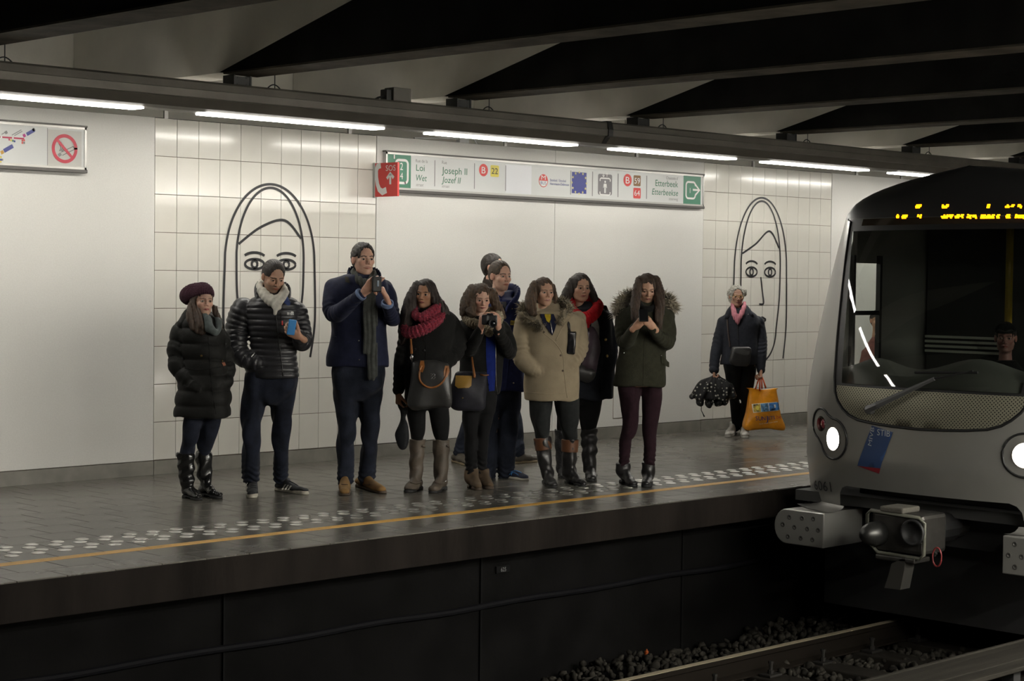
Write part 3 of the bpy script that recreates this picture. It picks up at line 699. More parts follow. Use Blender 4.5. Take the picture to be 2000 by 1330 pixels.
# outline of the black front (left half from the photo, mirrored)
bl = [t_px(*p) for p in ((1672, 391), (1662, 433), (1652, 500), (1643, 583), (1635, 658), (1630, 735), (1631, 765), (1635, 783), (1645, 798), (1657, 811), (1675, 820.5), (1704, 827.5), (1741, 833.5), (1800, 839))]
bl = [(max(a, 0.02), b) for a, b in bl]
black = mir(bl)
grow = lambda pl, k, c=(0, 1.3): [(c[0] + (a - c[0]) * k, c[1] + (b - c[1]) * k) for a, b in pl]
lamp_c, red_c = t_px(1627, 857), t_px(1604, 828)
rl, rr = .088, .058
def peanut(s):
    out = []; a, b = np.array((s * lamp_c[0], lamp_c[1])), np.array((s * red_c[0], red_c[1])); R1, R2 = .150, .115
    d = (b - a) / np.linalg.norm(b - a); base = math.atan2(d[1], d[0])
    for k in range(25): w = base + math.radians(55) + math.radians(250) * k / 24; out.append(tuple(a + R1 * np.array([math.cos(w), math.sin(w)])))
    for k in range(19): w = base - math.radians(105) + math.radians(210) * k / 18; out.append(tuple(b + R2 * np.array([math.cos(w), math.sin(w)])))
    return out
ZR = 2.10
bot_l = [t_px(*p) for p in ((1641, 988), (1641, 962), (1645, 953), (1653, 948.5))]
cut = [(bot_l[0][0], -.06)] + bot_l[1:]
zmid = bot_l[-1][1]
lower = [(1.318, ZR), (1.318, -.06)] + cut
outer = lower + [(-a, b) for a, b in reversed(lower)]
outer = [(min(max(a, -float(t_hw(b)) * .9985), float(t_hw(b)) * .9985), b) for a, b in outer]
bclip = [(a, min(b, ZR)) for a, b in black]
top_gap = [(bl[0][0], ZR + .001)]
hole_black = [(a, b) for a, b in bl if b < ZR]
hb_ = [(bl[0][0], ZR - .002)] + hole_black; hb_ = hb_ + [(-a, b) for a, b in reversed(hb_)]
shell = patch('front_shell', outer, [hb_, peanut(1), peanut(-1)], .045, M_silver, train)
# black surround behind the glass, slightly recessed
win_b = t_px(1645, 749.5)[1]
bl_top = [(a, b) for a, b in bl if b > win_b - .02]
glass_l = [t_px(*p) for p in ((1665, 452), (1659, 530), (1652, 620), (1646, 700), (1643.5, 748))]
glass = mir(glass_l)
disp_l = [t_px(*p) for p in ((1740, 391), (1739, 440))]
DZ1, DZ0, DW = disp_l[0][1], disp_l[1][1], .90
panel_top = t_px(1634, 752)[1]
pl_ = [(a * .985, b + .012) for a, b in bl if b < panel_top - .005]
grille = mir([(pl_[0][0], panel_top)] + pl_)
display = [(-DW, DZ0), (DW, DZ0), (DW, DZ1), (-DW, DZ1)]
surround = hb_
patch('windscreen_surround', surround, [glass, display, grille], .05, M_tblack, train, -.004)
patch('windscreen', glass, [], .06, gl, train, .002)
patch('destination_display', display, [], .06, M_display, train, -.003)
patch('grille', grille, [], .06, pm, train, -.001)
# roof cap and body behind the nose
zz = np.concatenate([[ZR], ZR + (Q['zt'] - ZR) * np.sin(np.linspace(.12, math.pi / 2, 14))])
us = np.sin(np.linspace(-1, 1, 41) * math.pi / 2); V = []; F = []
for z in zz:
    h = float(t_hw(min(z, Q['zt'] - 1e-4)))
    for u in us: V.append(t_front(u * h, z))
for i in range(len(zz) - 1):
    for k in range(40): F.append((i * 41 + k, i * 41 + k + 1, (i + 1) * 41 + k + 1, (i + 1) * 41 + k))
child(smooth_by_angle(MB().add(V, F).build('roof_cap', M_roof)), train)
zs_ = np.concatenate([np.linspace(-.06, ZR, 14), zz[1:]])
edge = [np.array([t_xn(z) + Q['D'] * (float(t_hw(min(z, Q['zt'] - 1e-4))) / Q['hw']) ** .5, float(t_hw(min(z, Q['zt'] - 1e-4)))]) for z in zs_]
XW0, XW1, ZW0, ZW1, XE = 12.16, 12.50, 0.92, 1.80, 21.0
for s in (1, -1):
    mbs = MB(); mbr = MB()
    for i in range(len(zs_) - 1):
        z0, z1 = zs_[i], zs_[i + 1]; (xa, ha), (xb, hb2) = edge[i], edge[i + 1]
        t_ = mbr if z0 >= ZR - .001 else mbs
        segs = [(None, XW0), (XW0, XW1), (XW1, XE)] if t_ is mbs else [(None, XE)]
        for a, b in segs:
            if a == XW0 and (z0 + z1) / 2 > ZW0 and (z0 + z1) / 2 < ZW1: continue
            x0, x1 = (xa, xb) if a is None else (a, a)
            t_.add([(x0, YT + s * ha, z0), (max(b, x0), YT + s * ha, z0), (max(b, x1), YT + s * hb2, z1), (x1, YT + s * hb2, z1)], [(0, 1, 2, 3)])
    child(smooth_by_angle(mbs.build('side_shell', M_silver)), train); child(smooth_by_angle(mbr.build('roof_side', M_roof)), train)
# cab inside: floor, back wall with door frame, dashboard
child(MB().box((11.35, YT - 1.25, -.06), (20.9, YT + 1.25, .02)).build('cab_floor', M_cab), train)
child(MB().box((13.2, YT - 1.28, 0), (13.26, YT + 1.29, 2.35)).build('cab_back_wall', M_cab), train)
child(MB().box((11.95, YT - .9, 2.12), (13.2, YT + .9, 2.16)).build('cab_ceiling', M_cab), train)
lv = MB()
for k in range(4): 
    a = on_x(1808, 656 + 9.3 * k, 13.19); b = on_x(1951, 659.5 + 9.3 * k, 13.19); lv.box((13.175, b[1], a[2] - .012), (13.2, a[1], a[2] + .008))
child(lv.build('reflection_bars', mat('pale_reflection', (.62, .64, .54), .5)), train)  # pale bars modelled in place of a reflection in the windscreen
child(MB().box((12.8, YT - .02, .02), (12.86, YT + .03, 2.1)).build('cab_post', M_cab), train)
yp = on_x(1970, 590, 13.1)
child(MB().tube([(13.1, yp[1], .02), (13.1, yp[1], 2.1)], .03, 10).build('grab_pole', mat('yellow_pole', (.35, .24, .01), .4)), train)
dz = t_px(1700, 735)[1]
dd = MB()
dv = []; n_ = 24
for i in range(n_ + 1):
    dy = -1.05 + 2.1 * i / n_; fx = float(t_front(dy, .9)[0])
    bump_ = .10 * math.exp(-((dy - .62) / .28) ** 2) + .13 * math.exp(-((dy + .25) / .35) ** 2)
    dv += [(fx + .06, YT + dy, .80), (fx + .10, YT + dy, .93 + bump_ * .3), (fx + .34, YT + dy, .95 + bump_), (fx + .5, YT + dy, .93 + bump_ * .6), (fx + .55, YT + dy, .2)]
dd.add(dv, [(i * 5 + k, i * 5 + k + 1, (i + 1) * 5 + k + 1, (i + 1) * 5 + k) for i in range(n_) for k in range(4)])
child(smooth_by_angle(dd.build('dashboard', M_dash), 60), train)
child(MB().box((XW0 - .02, YT + 1.295, 1.35), (XW1 + .02, YT + 1.325, 1.385)).box((XW0 - .03, YT + 1.29, ZW0 - .03), (XW0, YT + 1.33, ZW1 + .03)).box((XW1, YT + 1.29, ZW0 - .03), (XW1 + .03, YT + 1.33, ZW1 + .03)).build('side_window_frame', M_tblack), train)
# gaskets as thin tubes round the grille and the lamp housings
def ring(name, pl, r, m, off=0.002):
    P = [t_front(a, b, off) for a, b in pl]; return child(MB().tube(P, r, 6, closed=True).build(name, m, smooth=True), train)
ring('front_gasket', hb_, .008, M_tblack)
M_lens = mat('headlight_lens', (1, .98, .95), .2, emit=(1.0, .95, .88), strength=16.0)
M_redlens = mat('red_lamp_lens', (.35, .005, .02), .12, coat=.6)
M_reflect = mat('lamp_reflector', (.7, .68, .64), .18, metal=.9)
for s in (1, -1):
    hl = patch('headlight', peanut(s), [circ((s * lamp_c[0], lamp_c[1]), rl), circ((s * red_c[0], red_c[1]), rr)], .03, M_silver, train, .002)
    o = MB().tube([t_front(a, b, .003) for a, b in peanut(s)], .009, 6, closed=True).build('housing_seal', M_tblack, smooth=True); o.parent = hl; o.matrix_parent_inverse = Matrix.Identity(4)
    def sub(o): o.parent = hl; o.matrix_parent_inverse = Matrix.Translation(train.location).inverted() if False else Matrix.Identity(4); return o
    for c, r, m, mm in ((lamp_c, rl, M_lens, 'lamp_lens'), (red_c, rr, M_redlens, 'tail_lens')):
        q = t_front(s * c[0], c[1]); nrm = np.array([-1, s * .45, 0]); nrm /= np.linalg.norm(nrm)
        bowl = MB().lathe([(r * 1.0, .004), (r * .96, -.03), (r * .80, -.055), (r * .3, -.06)], q, nrm, 24, caps=(False, True)).build('reflector', M_reflect, smooth=True)
        lens = MB().lathe([(r * .72, -.03), (r * .70, -.022), (r * .5, -.012), (r * .25, -.007), (.001, -.005)], q, nrm, 24).build(mm, m, smooth=True)
        for o2 in (bowl, lens): o2.parent = hl; o2.matrix_parent_inverse = Matrix.Translation(train.location).inverted() if False else o2.matrix_parent_inverse
        for o2 in (bowl, lens): o2.matrix_parent_inverse = hl.matrix_world.inverted() if False else Matrix.Identity(4)
# LED dots on the display
led = MB(); rows_ = [((402.5,), [(1790, 1800), (1841, 1853), (1929, 1934), (1965, 1972), (1976, 1981), (1989, 1996)]), ((422.5,), [(1752, 1757), (1763, 1772), (1793, 1799), (1839, 1862), (1867, 1880), (1890, 1896), (1901, 1907), (1917, 1924), (1927, 1942), (1948, 1953), (1966, 1972), (1984, 2004)])]
rngl = random.Random(3)
for (yy,), segs in rows_:
    for a, b in segs:
        x = a
        while x <= b:
            for k in range(3):
                if k == 1 or rngl.random() < .75:
                    d_, z_ = t_px(x + (1.2 if k == 0 else 0), yy - 2.4 + 2.6 * k); P = t_front(d_, z_, .001); r_ = .0075
                    led.add([(P[0] - .001, P[1] - r_, P[2] - r_ * .6), (P[0] - .001, P[1] + r_, P[2] - r_ * .6), (P[0] - .001, P[1] + r_, P[2] + r_ * .6), (P[0] - .001, P[1] - r_, P[2] + r_ * .6)], [(0, 1, 2, 3)])
            x += 2.6
o = child(led.build('led_dots', M_amber), train); o['kind'] = 'stuff'
# operator's sticker and number
M_stib = mat('sticker_blue', (.03, .062, .16), .4); M_stred = mat('sticker_red', (.25, .02, .03), .4)
c4 = [np.array(t_px(*p)) for p in ((1703, 831), (1744, 844), (1717, 925), (1675, 910))]
def quad(name, q, m, off): return patch(name, [tuple(p) for p in q], [], .04, m, train, off)
quad('sticker', [c4[0], c4[1], c4[2] + (c4[1] - c4[2]) * .13, c4[3]], M_stib, .0025)
quad('sticker_stripe', [c4[3], c4[2] + (c4[1] - c4[2]) * .13, c4[2]], M_stred, .0025)
def nose_text(t, p0, p1, cap, m, off=.004):
    """lettering along the nose from photo point p0 to p1"""
    a, b = np.array(t_px(*p0)), np.array(t_px(*p1)); v, f = text_geo(t); v = v.copy(); L = np.linalg.norm(b - a); ex = (b - a) / L; ez = np.array([-ex[1], ex[0]])
    if t_px(*p1)[0] < t_px(*p0)[0] and abs(ex[0]) > abs(ex[1]): ez = -ez
    W = v[:, 0].max() - v[:, 0].min(); x = (v[:, 0] - v[:, 0].min()) / W * L; P2 = a + x[:, None] * ex + (v[:, 1] * cap / .695)[:, None] * ez
    me = mesh_of('lettering', t_front(P2[:, 0], P2[:, 1], off), f); child(link('lettering', me, None, m), train)
nose_text('STIB', (1713, 849.5), (1738.5, 853), .045, mat('sticker_print', (.45, .47, .48), .5))
nose_text('MIVB', (1702, 871), (1708.5, 836), -.034, MATS['sticker_print'])
nose_text('6061', (1592, 956), (1625, 960), .075, M_ink)
# wiper
w0, w1, w2, w3 = [t_px(*p) for p in ((1702, 800), (1722, 790), (1832, 739), (1905, 725))]
wp = MB().lathe([(.035, -.01), (.035, .03), (.028, .045), (.001, .046)], t_front(*w0), (-1, .2, 0), 14)
wp.tube([t_front(*w0, .05), t_front(*w1, .055), t_front(*w2, .045)], [.028, .026, .014], 6)
wip = child(wp.build('wiper', mat('wiper_grey', (.10, .10, .10), .45, metal=.3)), train)
b0, b1 = t_px(1790, 727), t_px(1912, 727)
o = MB().tube([t_front(*w2, .04), t_front(*w3, .03)], .008, 6).tube([t_front(b0[0] + (b1[0] - b0[0]) * k / 10, b0[1] + (b1[1] - b0[1]) * k / 10, .018) for k in range(11)], .010, 6).build('wiper_blade', M_tblack); o.parent = wip
# anti-climbers with dimples
for s in (1, -1):
    y0, y1, z0, z1, xf = .735, 1.185, -.345, -.085, 11.0
    ol = [(y0, z0)]
    for k in range(13): w = math.radians(-90 + 15 * k); ol.append((y1 - .11 + .11 * math.cos(w), (z0 + z1) / 2 + (z1 - z0) / 2 * math.sin(w)))
    ol += [(y0, z1)]
    if s < 0: ol = [(-a, b) for a, b in ol][::-1]
    bo_ = MB().prism([(YT + a, b) for a, b in ol], 0, xf, xf + .5).build('buffer_block', M_silver)
    bv = bo_.modifiers.new('bevel', 'BEVEL'); bv.width = .008; bv.segments = 2; bv.limit_method = 'ANGLE'
    child(bo_, train)
    nk = [(11.30, -.06), (11.26, -.075), (11.18, -.085), (11.02, -.085), (11.3, -.1), (11.75, -.1), (11.75, -.06)]
    for (a, b) in ((.15, .07), (.27, .075), (.375, .08), (.09, .01), (.2, .0), (.32, .0), (.42, .0), (.14, -.075), (.26, -.075), (.37, -.075)):
        yy_ = YT + s * (y1 + .005 - a * .97)
        o = MB().lathe([(.019, .0012), (.018, .0024), (.014, .0024), (.010, .0012), (.001, .0005)], (xf, yy_, (z0 + z1) / 2 + b), (-1, 0, 0), 12).build('dimple', mat('shaded_dimple_steel', (.075, .072, .066), .6, metal=.2), smooth=True); o.parent = bo_  # dark colour stands in for the shade inside the recesses
    # fillet from shell down to the block
    V = []; F = []; ys = np.linspace(.72, 1.19, 10)
    pr = [(0.0, 0.0), (.015, -.012), (.05, -.028), (.11, -.036), (.2, -.03)]
    for yv in ys:
        P = t_front(s * yv, -.05)
        for a, b in pr: V.append((max(P[0] - a, xf), P[1], -.05 + b))
    F = [(i * 5 + k, i * 5 + k + 1, (i + 1) * 5 + k + 1, (i + 1) * 5 + k) for i in range(9) for k in range(4)]
    child(smooth_by_angle(MB().add(V, F).build('block_fillet', M_silver), 70), train)
child(MB().box((11.75, YT - 1.10, -.9), (20.9, YT + 1.25, -.08)).build('underframe', M_roof), train)
child(MB().box((11.55, YT - .8, -.3), (11.75, YT + .8, .12)).build('headstock', M_roof), train)
tri = [on_x(*p, 11.5) for p in ((1667, 966), (1693, 967), (1677, 986))]
child(MB().add([tuple(p) for p in tri] + [(p[0] + .01, p[1], p[2]) for p in tri], [(0, 1, 2), (5, 4, 3), (0, 3, 4, 1), (1, 4, 5, 2), (2, 5, 3, 0)]).build('jacking_mark', mat('dirty_yellow', (.30, .21, .04), .6)), train)
# coupler
M_cp = mat('coupler_steel', (.055, .052, .047), .4, metal=.6, var=.2, vscale=9); M_cpl = mat('coupler_rim_paint', (.14, .14, .11), .5, metal=.2)
XC = 10.70
q0, q1 = on_x(1691, 1006, XC), on_x(1801, 1084, XC); cy, cz = (q0[1] + q1[1]) / 2, (q0[2] + q1[2]) / 2; hwid = abs(q0[1] - q1[1]) / 2
cpl = child(MB().box((XC + .03, cy - hwid * .9, cz - .13), (XC + .35, cy + hwid * .9, cz + .15), .03).build('coupler', M_cp), train)
def sub(o): o.parent = cpl; o.matrix_parent_inverse = Matrix.Identity(4); return o
sub(MB().tube([(XC + .6, cy, cz), (XC + 1.2, cy, cz)], .09, 12).build('drawbar', M_cp)); sub(MB().tube([(XC + .3, cy, cz), (XC + .7, cy, cz)], .11, 12).build('drawbar_sleeve', M_dark))
rim = [(cy + a, cz + b) for a, b in ((-hwid, -.12), (-hwid, .10), (-hwid + .04, .135), (hwid - .03, .15), (hwid, .12), (hwid, -.06), (hwid * .6, -.14), (-hwid + .03, -.145))]
sub(MB().tube([(XC + .02, a, b) for a, b in rim], .013, 8, closed=True).build('face_rim', M_cpl, smooth=True))
c = on_x(1712, 1042, XC)
sub(MB().lathe([(.085, .0), (.083, .07), (.07, .12), (.045, .16), (.015, .175), (.001, .177)], (XC + .03, c[1], c[2]), (-1, 0.1, 0), 22).build('cone', mat('oiled_cone_steel', (.07, .07, .066), .38, metal=.8), smooth=True))
c = on_x(1782, 1040, XC)
sub(MB().lathe([(.09, .0), (.092, .03), (.075, .032), (.07, -.05), (.001, -.06)], (XC + .02, c[1], c[2]), (-1, 0, 0), 22).build('cup', M_dark, smooth=True))
sub(MB().box((XC + .0, cy - .07, cz + .15), (XC + .22, cy + .12, cz + .19), .012).build('top_plate', mat('gravelly_steel', (.09, .083, .067), .8, bump=.5, scale=70)))
sub(MB().box((XC + .0, cy - .17, cz - .185), (XC + .2, cy + .15, cz - .15), .01).build('bottom_plate', M_cp))
h_ = [on_x(*p, XC) for p in ((1741, 1101), (1768, 1088), (1766, 1112), (1758, 1152), (1727, 1148), (1735, 1125))]
sub(MB().prism([(p[1], p[2]) for p in h_][::-1], 0, XC + .0, XC + .12).build('hook', mat('hook_steel', (.11, .105, .095), .4, metal=.7)))
c = on_x(1830, 1088, XC + .1)
sub(MB().tube([(XC + .1, c[1] + .035 * math.cos(w) , c[2] + .065 * math.sin(w)) for w in np.linspace(0, 2 * math.pi, 20, endpoint=False)], .006, 6, closed=True).build('pull_ring', mat('dull_red', (.22, .03, .03), .5), smooth=True))
sub(MB().tube([(XC + .15, cy - hwid, cz - .13), (XC + .15, c[1] + .04, c[2] + .02)], .014, 8).build('release_rod', M_cp))
# ================================================================== people: distance-field modelling kit
from mathutils.bvhtree import BVHTree
def smin(a, b, k):
    if k <= 0: return np.minimum(a, b)
    h = np.clip(.5 + .5 * (b - a) / k, 0, 1); return b + (a - b) * h - k * h * (1 - h)
def unit(v): v = np.asarray(v, float); return v / (np.linalg.norm(v) + 1e-12)
def rotm(ax, ang):
    ax = unit(ax); K = np.array([[0, -ax[2], ax[1]], [ax[2], 0, -ax[0]], [-ax[1], ax[0], 0]]); return np.eye(3) + math.sin(ang) * K + (1 - math.cos(ang)) * K @ K
def curve(pts, n=24):
    """smooth curve through rows (any number of columns)"""
    P = np.asarray(pts, float); m = len(P)
    if m < 3: return np.array([P[0] + (P[-1] - P[0]) * t for t in np.linspace(0, 1, max(n, 2))])
    out = []
    for t in np.linspace(0, m - 1, n):
        i = min(int(t), m - 2); u = t - i; p0, p1, p2, p3 = P[max(i - 1, 0)], P[i], P[i + 1], P[min(i + 2, m - 1)]
        out.append(.5 * (2 * p1 + (-p0 + p2) * u + (2 * p0 - 5 * p1 + 4 * p2 - p3) * u * u + (-p0 + 3 * p1 - 3 * p2 + p3) * u ** 3))
    return np.array(out)
class Sdf:
    def __init__(s, h): s.h = h; s.ops = []; s.dis = []
    def chain(s, pts, rad, k=.02, sub=False, flat=None, fl=1.0, t0=0.0, n=None):
        P = np.asarray(pts, float); R = np.asarray(rad, float) if hasattr(rad, '__len__') else np.full(len(P), float(rad))
        if n: C = curve(np.concatenate([P, R[:, None]], 1), n); P, R = C[:, :3], np.maximum(C[:, 3], .001)
        s.ops.append(('c', P, R, k, sub, None if flat is None else unit(flat), fl, t0)); return s
    def ell(s, c, rad, rot=None, k=.02, sub=False): s.ops.append(('e', np.asarray(c, float), np.asarray(rad, float) if hasattr(rad, '__len__') else np.full(3, float(rad)), np.eye(3) if rot is None else rot, k, sub)); return s
    def box(s, c, half, rot=None, rd=.005, k=.0, sub=False): s.ops.append(('b', np.asarray(c, float), np.asarray(half, float), np.eye(3) if rot is None else rot, rd, k, sub)); return s
    def loft(s, secs, k=.02, n=2.3, cap=.01, sub=False):
        """secs rows: z, cx, cy, a, b"""
        S_ = np.array(sorted([tuple(q) for q in secs], key=lambda q: q[0]), float); T = curve(S_, 60); T = T[np.argsort(T[:, 0])]
        s.ops.append(('l', T, n, cap, k, sub)); return s
    def cut(s, p, nrm, k=.004): s.ops.append(('p', np.asarray(p, float), unit(nrm), k)); return s
    def disp(s, fn): s.dis.append(fn); return s
    def bounds(s):
        lo = np.full(3, 1e9); hi = -lo
        for o in s.ops:
            b = s._bb(o)
            if b is not None and not o[{'c': 4, 'e': 5, 'l': 5, 'b': 6}[o[0]]]: lo = np.minimum(lo, b[0]); hi = np.maximum(hi, b[1])
        return lo, hi
    def _bb(s, o):
        if o[0] == 'c': P, R = o[1], o[2]; return (P - R[:, None]).min(0), (P + R[:, None]).max(0)
        if o[0] == 'e': r = np.abs(o[3]) @ o[2]; return o[1] - r, o[1] + r
        if o[0] == 'b': r = np.abs(o[3]) @ (o[2] + o[4]); return o[1] - r, o[1] + r
        if o[0] == 'l': T = o[1]; return np.array([(T[:, 1] - T[:, 3]).min(), (T[:, 2] - T[:, 4]).min(), T[0, 0]]), np.array([(T[:, 1] + T[:, 3]).max(), (T[:, 2] + T[:, 4]).max(), T[-1, 0]])
        return None
    def mesh(s):
        h = s.h; lo, hi = s.bounds(); pad = 4 * h + (.03 if s.dis else 0); lo = lo - pad; hi = hi + pad
        N = np.ceil((hi - lo) / h).astype(int) + 1
        ax = [lo[i] + h * np.arange(N[i]) for i in range(3)]
        D = np.full(N, 1.0, np.float32); T = np.zeros(N, np.float32); I = np.zeros(N, np.int8); oid = 0
        for o in s.ops:
            oid += 1
            if o[0] == 'p':
                d = ((ax[0][:, None, None] - o[1][0]) * o[2][0] + (ax[1][None, :, None] - o[1][1]) * o[2][1] + (ax[2][None, None, :] - o[1][2]) * o[2][2]).astype(np.float32)
                D = -smin(-D, -d, o[3]); continue
            ki = {'c': 3, 'e': 4, 'b': 5, 'l': 4}[o[0]]; k = o[ki]; sub = o[ki + 1]
            def ev(bl, bh, fn):
                i0 = np.maximum(np.floor((bl - k - 3 * h - lo) / h).astype(int), 0); i1 = np.minimum(np.ceil((bh + k + 3 * h - lo) / h).astype(int) + 1, N)
                if (i1 <= i0).any(): return
                sl = tuple(slice(i0[j], i1[j]) for j in range(3))
                X, Y, Z = ax[0][sl[0]][:, None, None], ax[1][sl[1]][None, :, None], ax[2][sl[2]][None, None, :]
                v, t = fn(X, Y, Z)
                Dv = D[sl]
                if sub: D[sl] = -smin(-Dv, v, k)
                else:
                    m = v < Dv; T[sl] = np.where(m, t, T[sl]); I[sl] = np.where(m, oid, I[sl]); D[sl] = smin(Dv, v, k)
            if o[0] == 'c':
                _, P, R, _k, _s, fax, fl, t0 = o; acc = t0
                bl, bh = s._bb(o); i0 = np.maximum(np.floor((bl - k - 4 * h - lo) / h).astype(int), 0); i1 = np.minimum(np.ceil((bh + k + 4 * h - lo) / h).astype(int) + 1, N)
                if (i1 <= i0).any(): continue
                CD = np.full(i1 - i0, 1.0, np.float32); CT = np.zeros(i1 - i0, np.float32)
                def evc(b0, b1, fn):
                    j0 = np.maximum(np.floor((b0 - k - 3 * h - lo) / h).astype(int), i0); j1 = np.minimum(np.ceil((b1 + k + 3 * h - lo) / h).astype(int) + 1, i1)
                    if (j1 <= j0).any(): return
                    g_ = [slice(j0[q], j1[q]) for q in range(3)]; l_ = tuple(slice(j0[q] - i0[q], j1[q] - i0[q]) for q in range(3))
                    v, t = fn(ax[0][g_[0]][:, None, None], ax[1][g_[1]][None, :, None], ax[2][g_[2]][None, None, :]); m = v < CD[l_]
                    CD[l_] = np.where(m, v, CD[l_]); CT[l_] = np.where(m, t, CT[l_])
                for j in range(len(P) - 1):
                    a, b = P[j], P[j + 1]; ra, rb = R[j], R[j + 1]; ba = b - a; L2 = max(float(ba @ ba), 1e-12); L = math.sqrt(L2); rm = max(ra, rb)
                    def f(X, Y, Z, a=a, ba=ba, L2=L2, ra=ra, rb=rb, acc=acc, L=L):
                        x, y, z = X - a[0], Y - a[1], Z - a[2]
                        t = np.clip((x * ba[0] + y * ba[1] + z * ba[2]) / L2, 0, 1)
                        qx, qy, qz = x - t * ba[0], y - t * ba[1], z - t * ba[2]
                        q2 = qx * qx + qy * qy + qz * qz
                        if fax is not None:
                            c = qx * fax[0] + qy * fax[1] + qz * fax[2]; q2 = q2 + c * c * (1 / fl ** 2 - 1)
                            return ((np.sqrt(q2) - (ra + t * (rb - ra))) * min(1, fl * 1.3)).astype(np.float32), (acc + t * L)
                        return (np.sqrt(q2) - (ra + t * (rb - ra))).astype(np.float32), (acc + t * L)
                    evc(np.minimum(a, b) - rm, np.maximum(a, b) + rm, f); acc += L
                sl = tuple(slice(i0[q], i1[q]) for q in range(3)); Dv = D[sl]
                if sub: D[sl] = -smin(-Dv, CD, k)
                else: m = CD < Dv; T[sl] = np.where(m, CT, T[sl]); I[sl] = np.where(m, oid, I[sl]); D[sl] = smin(Dv, CD, k)
            else:
                bl, bh = s._bb(o)
                if o[0] == 'e':
                    c, r, M = o[1], o[2], o[3]
                    def f(X, Y, Z):
                        x, y, z = X - c[0], Y - c[1], Z - c[2]
                        u = (x * M[0, 0] + y * M[1, 0] + z * M[2, 0]); v = (x * M[0, 1] + y * M[1, 1] + z * M[2, 1]); w = (x * M[0, 2] + y * M[1, 2] + z * M[2, 2])
                        k0 = np.sqrt((u / r[0]) ** 2 + (v / r[1]) ** 2 + (w / r[2]) ** 2); k1 = np.sqrt((u / r[0] ** 2) ** 2 + (v / r[1] ** 2) ** 2 + (w / r[2] ** 2) ** 2)
                        return (k0 * (k0 - 1) / (k1 + 1e-9)).astype(np.float32), Z + 0 * X
                elif o[0] == 'b':
                    c, hf, M, rd = o[1], o[2], o[3], o[4]
                    def f(X, Y, Z):
                        x, y, z = X - c[0], Y - c[1], Z - c[2]
                        q = [np.abs(x * M[0, j] + y * M[1, j] + z * M[2, j]) - hf[j] for j in range(3)]
                        return (np.sqrt(sum(np.maximum(w, 0) ** 2 for w in q)) + np.minimum(np.maximum(np.maximum(q[0], q[1]), q[2]), 0) - rd).astype(np.float32), Z + 0 * X
                else:
                    Tb, nn, cap = o[1], o[2], o[3]
                    def f(X, Y, Z):
                        z = Z.ravel(); g = lambda c: np.interp(z, Tb[:, 0], Tb[:, c])[None, None, :]
                        a, b = g(3), g(4)
                        q = ((np.abs(X - g(1)) / a) ** nn + (np.abs(Y - g(2)) / b) ** nn) ** (1 / nn)
                        xa, yb = np.abs(X - g(1)) / a, np.abs(Y - g(2)) / b; qq = np.maximum(q, 1e-3)
                        gr = np.sqrt((xa ** (nn - 1) / a) ** 2 + (yb ** (nn - 1) / b) ** 2) * qq ** (1 - nn)
                        d = np.maximum((q - 1) / np.maximum(gr, 1e-3), -np.minimum(a, b) + 0 * q) + 0 * Z
                        e = np.maximum(Tb[0, 0] - Z, Z - Tb[-1, 0]) + 0 * d
                        return (-smin(-d, -e, cap)).astype(np.float32), Z + 0 * d
                ev(bl, bh, f)
        if s.dis:
            m = np.abs(D) < .035; idx = np.nonzero(m); Pn = np.stack([ax[j][idx[j]] for j in range(3)], 1)
            dv = sum(fn(Pn, T[m], I[m]) for fn in s.dis); D[m] += dv.astype(np.float32)
        return surface_nets(D, lo, h)
def surface_nets(D, lo, h):
    S_ = D < 0
    c = S_[:-1, :-1, :-1].astype(np.int8)
    tot = np.zeros(c.shape, np.int8)
    for i in (0, 1):
        for j in (0, 1):
            for k in (0, 1): tot += S_[i:S_.shape[0] - 1 + i, j:S_.shape[1] - 1 + j, k:S_.shape[2] - 1 + k]
    act = (tot > 0) & (tot < 8); idx = np.argwhere(act); n = len(idx)
    vid = np.full(act.shape, -1, np.int32); vid[act] = np.arange(n)
    cs = [(i, j, k) for i in (0, 1) for j in (0, 1) for k in (0, 1)]
    val = np.stack([D[idx[:, 0] + a, idx[:, 1] + b, idx[:, 2] + d] for a, b, d in cs], 1).astype(np.float64)
    acc = np.zeros((n, 3)); cnt = np.zeros(n)
    for p in range(8):
        for q in range(p + 1, 8):
            dd = np.array(cs[q]) - np.array(cs[p])
            if np.abs(dd).sum() != 1: continue
            m = (val[:, p] < 0) != (val[:, q] < 0)
            t = val[m, p] / (val[m, p] - val[m, q]); acc[m] += np.array(cs[p]) + t[:, None] * dd; cnt[m] += 1
    V = lo + h * (idx + acc / cnt[:, None]); F = []
    for axn in range(3):
        o1, o2 = [(1, 2), (2, 0), (0, 1)][axn]
        sl0 = [slice(None)] * 3; sl1 = [slice(None)] * 3; sl0[axn] = slice(0, -1); sl1[axn] = slice(1, None)
        e = S_[tuple(sl0)] != S_[tuple(sl1)]; ins = S_[tuple(sl0)]
        g = np.argwhere(e); fl = ins[e]
        ok = (g[:, o1] > 0) & (g[:, o2] > 0) & (g[:, o1] < S_.shape[o1] - 1) & (g[:, o2] < S_.shape[o2] - 1); g = g[ok]; fl = fl[ok]
        def at(a, b):
            q = g.copy(); q[:, o1] -= a; q[:, o2] -= b; return vid[q[:, 0], q[:, 1], q[:, 2]]
        quad = np.stack([at(1, 1), at(0, 1), at(0, 0), at(1, 0)], 1); quad[~fl] = quad[~fl][:, ::-1]; F.append(quad)
    F = np.concatenate(F); return V, F[(F >= 0).all(1)]
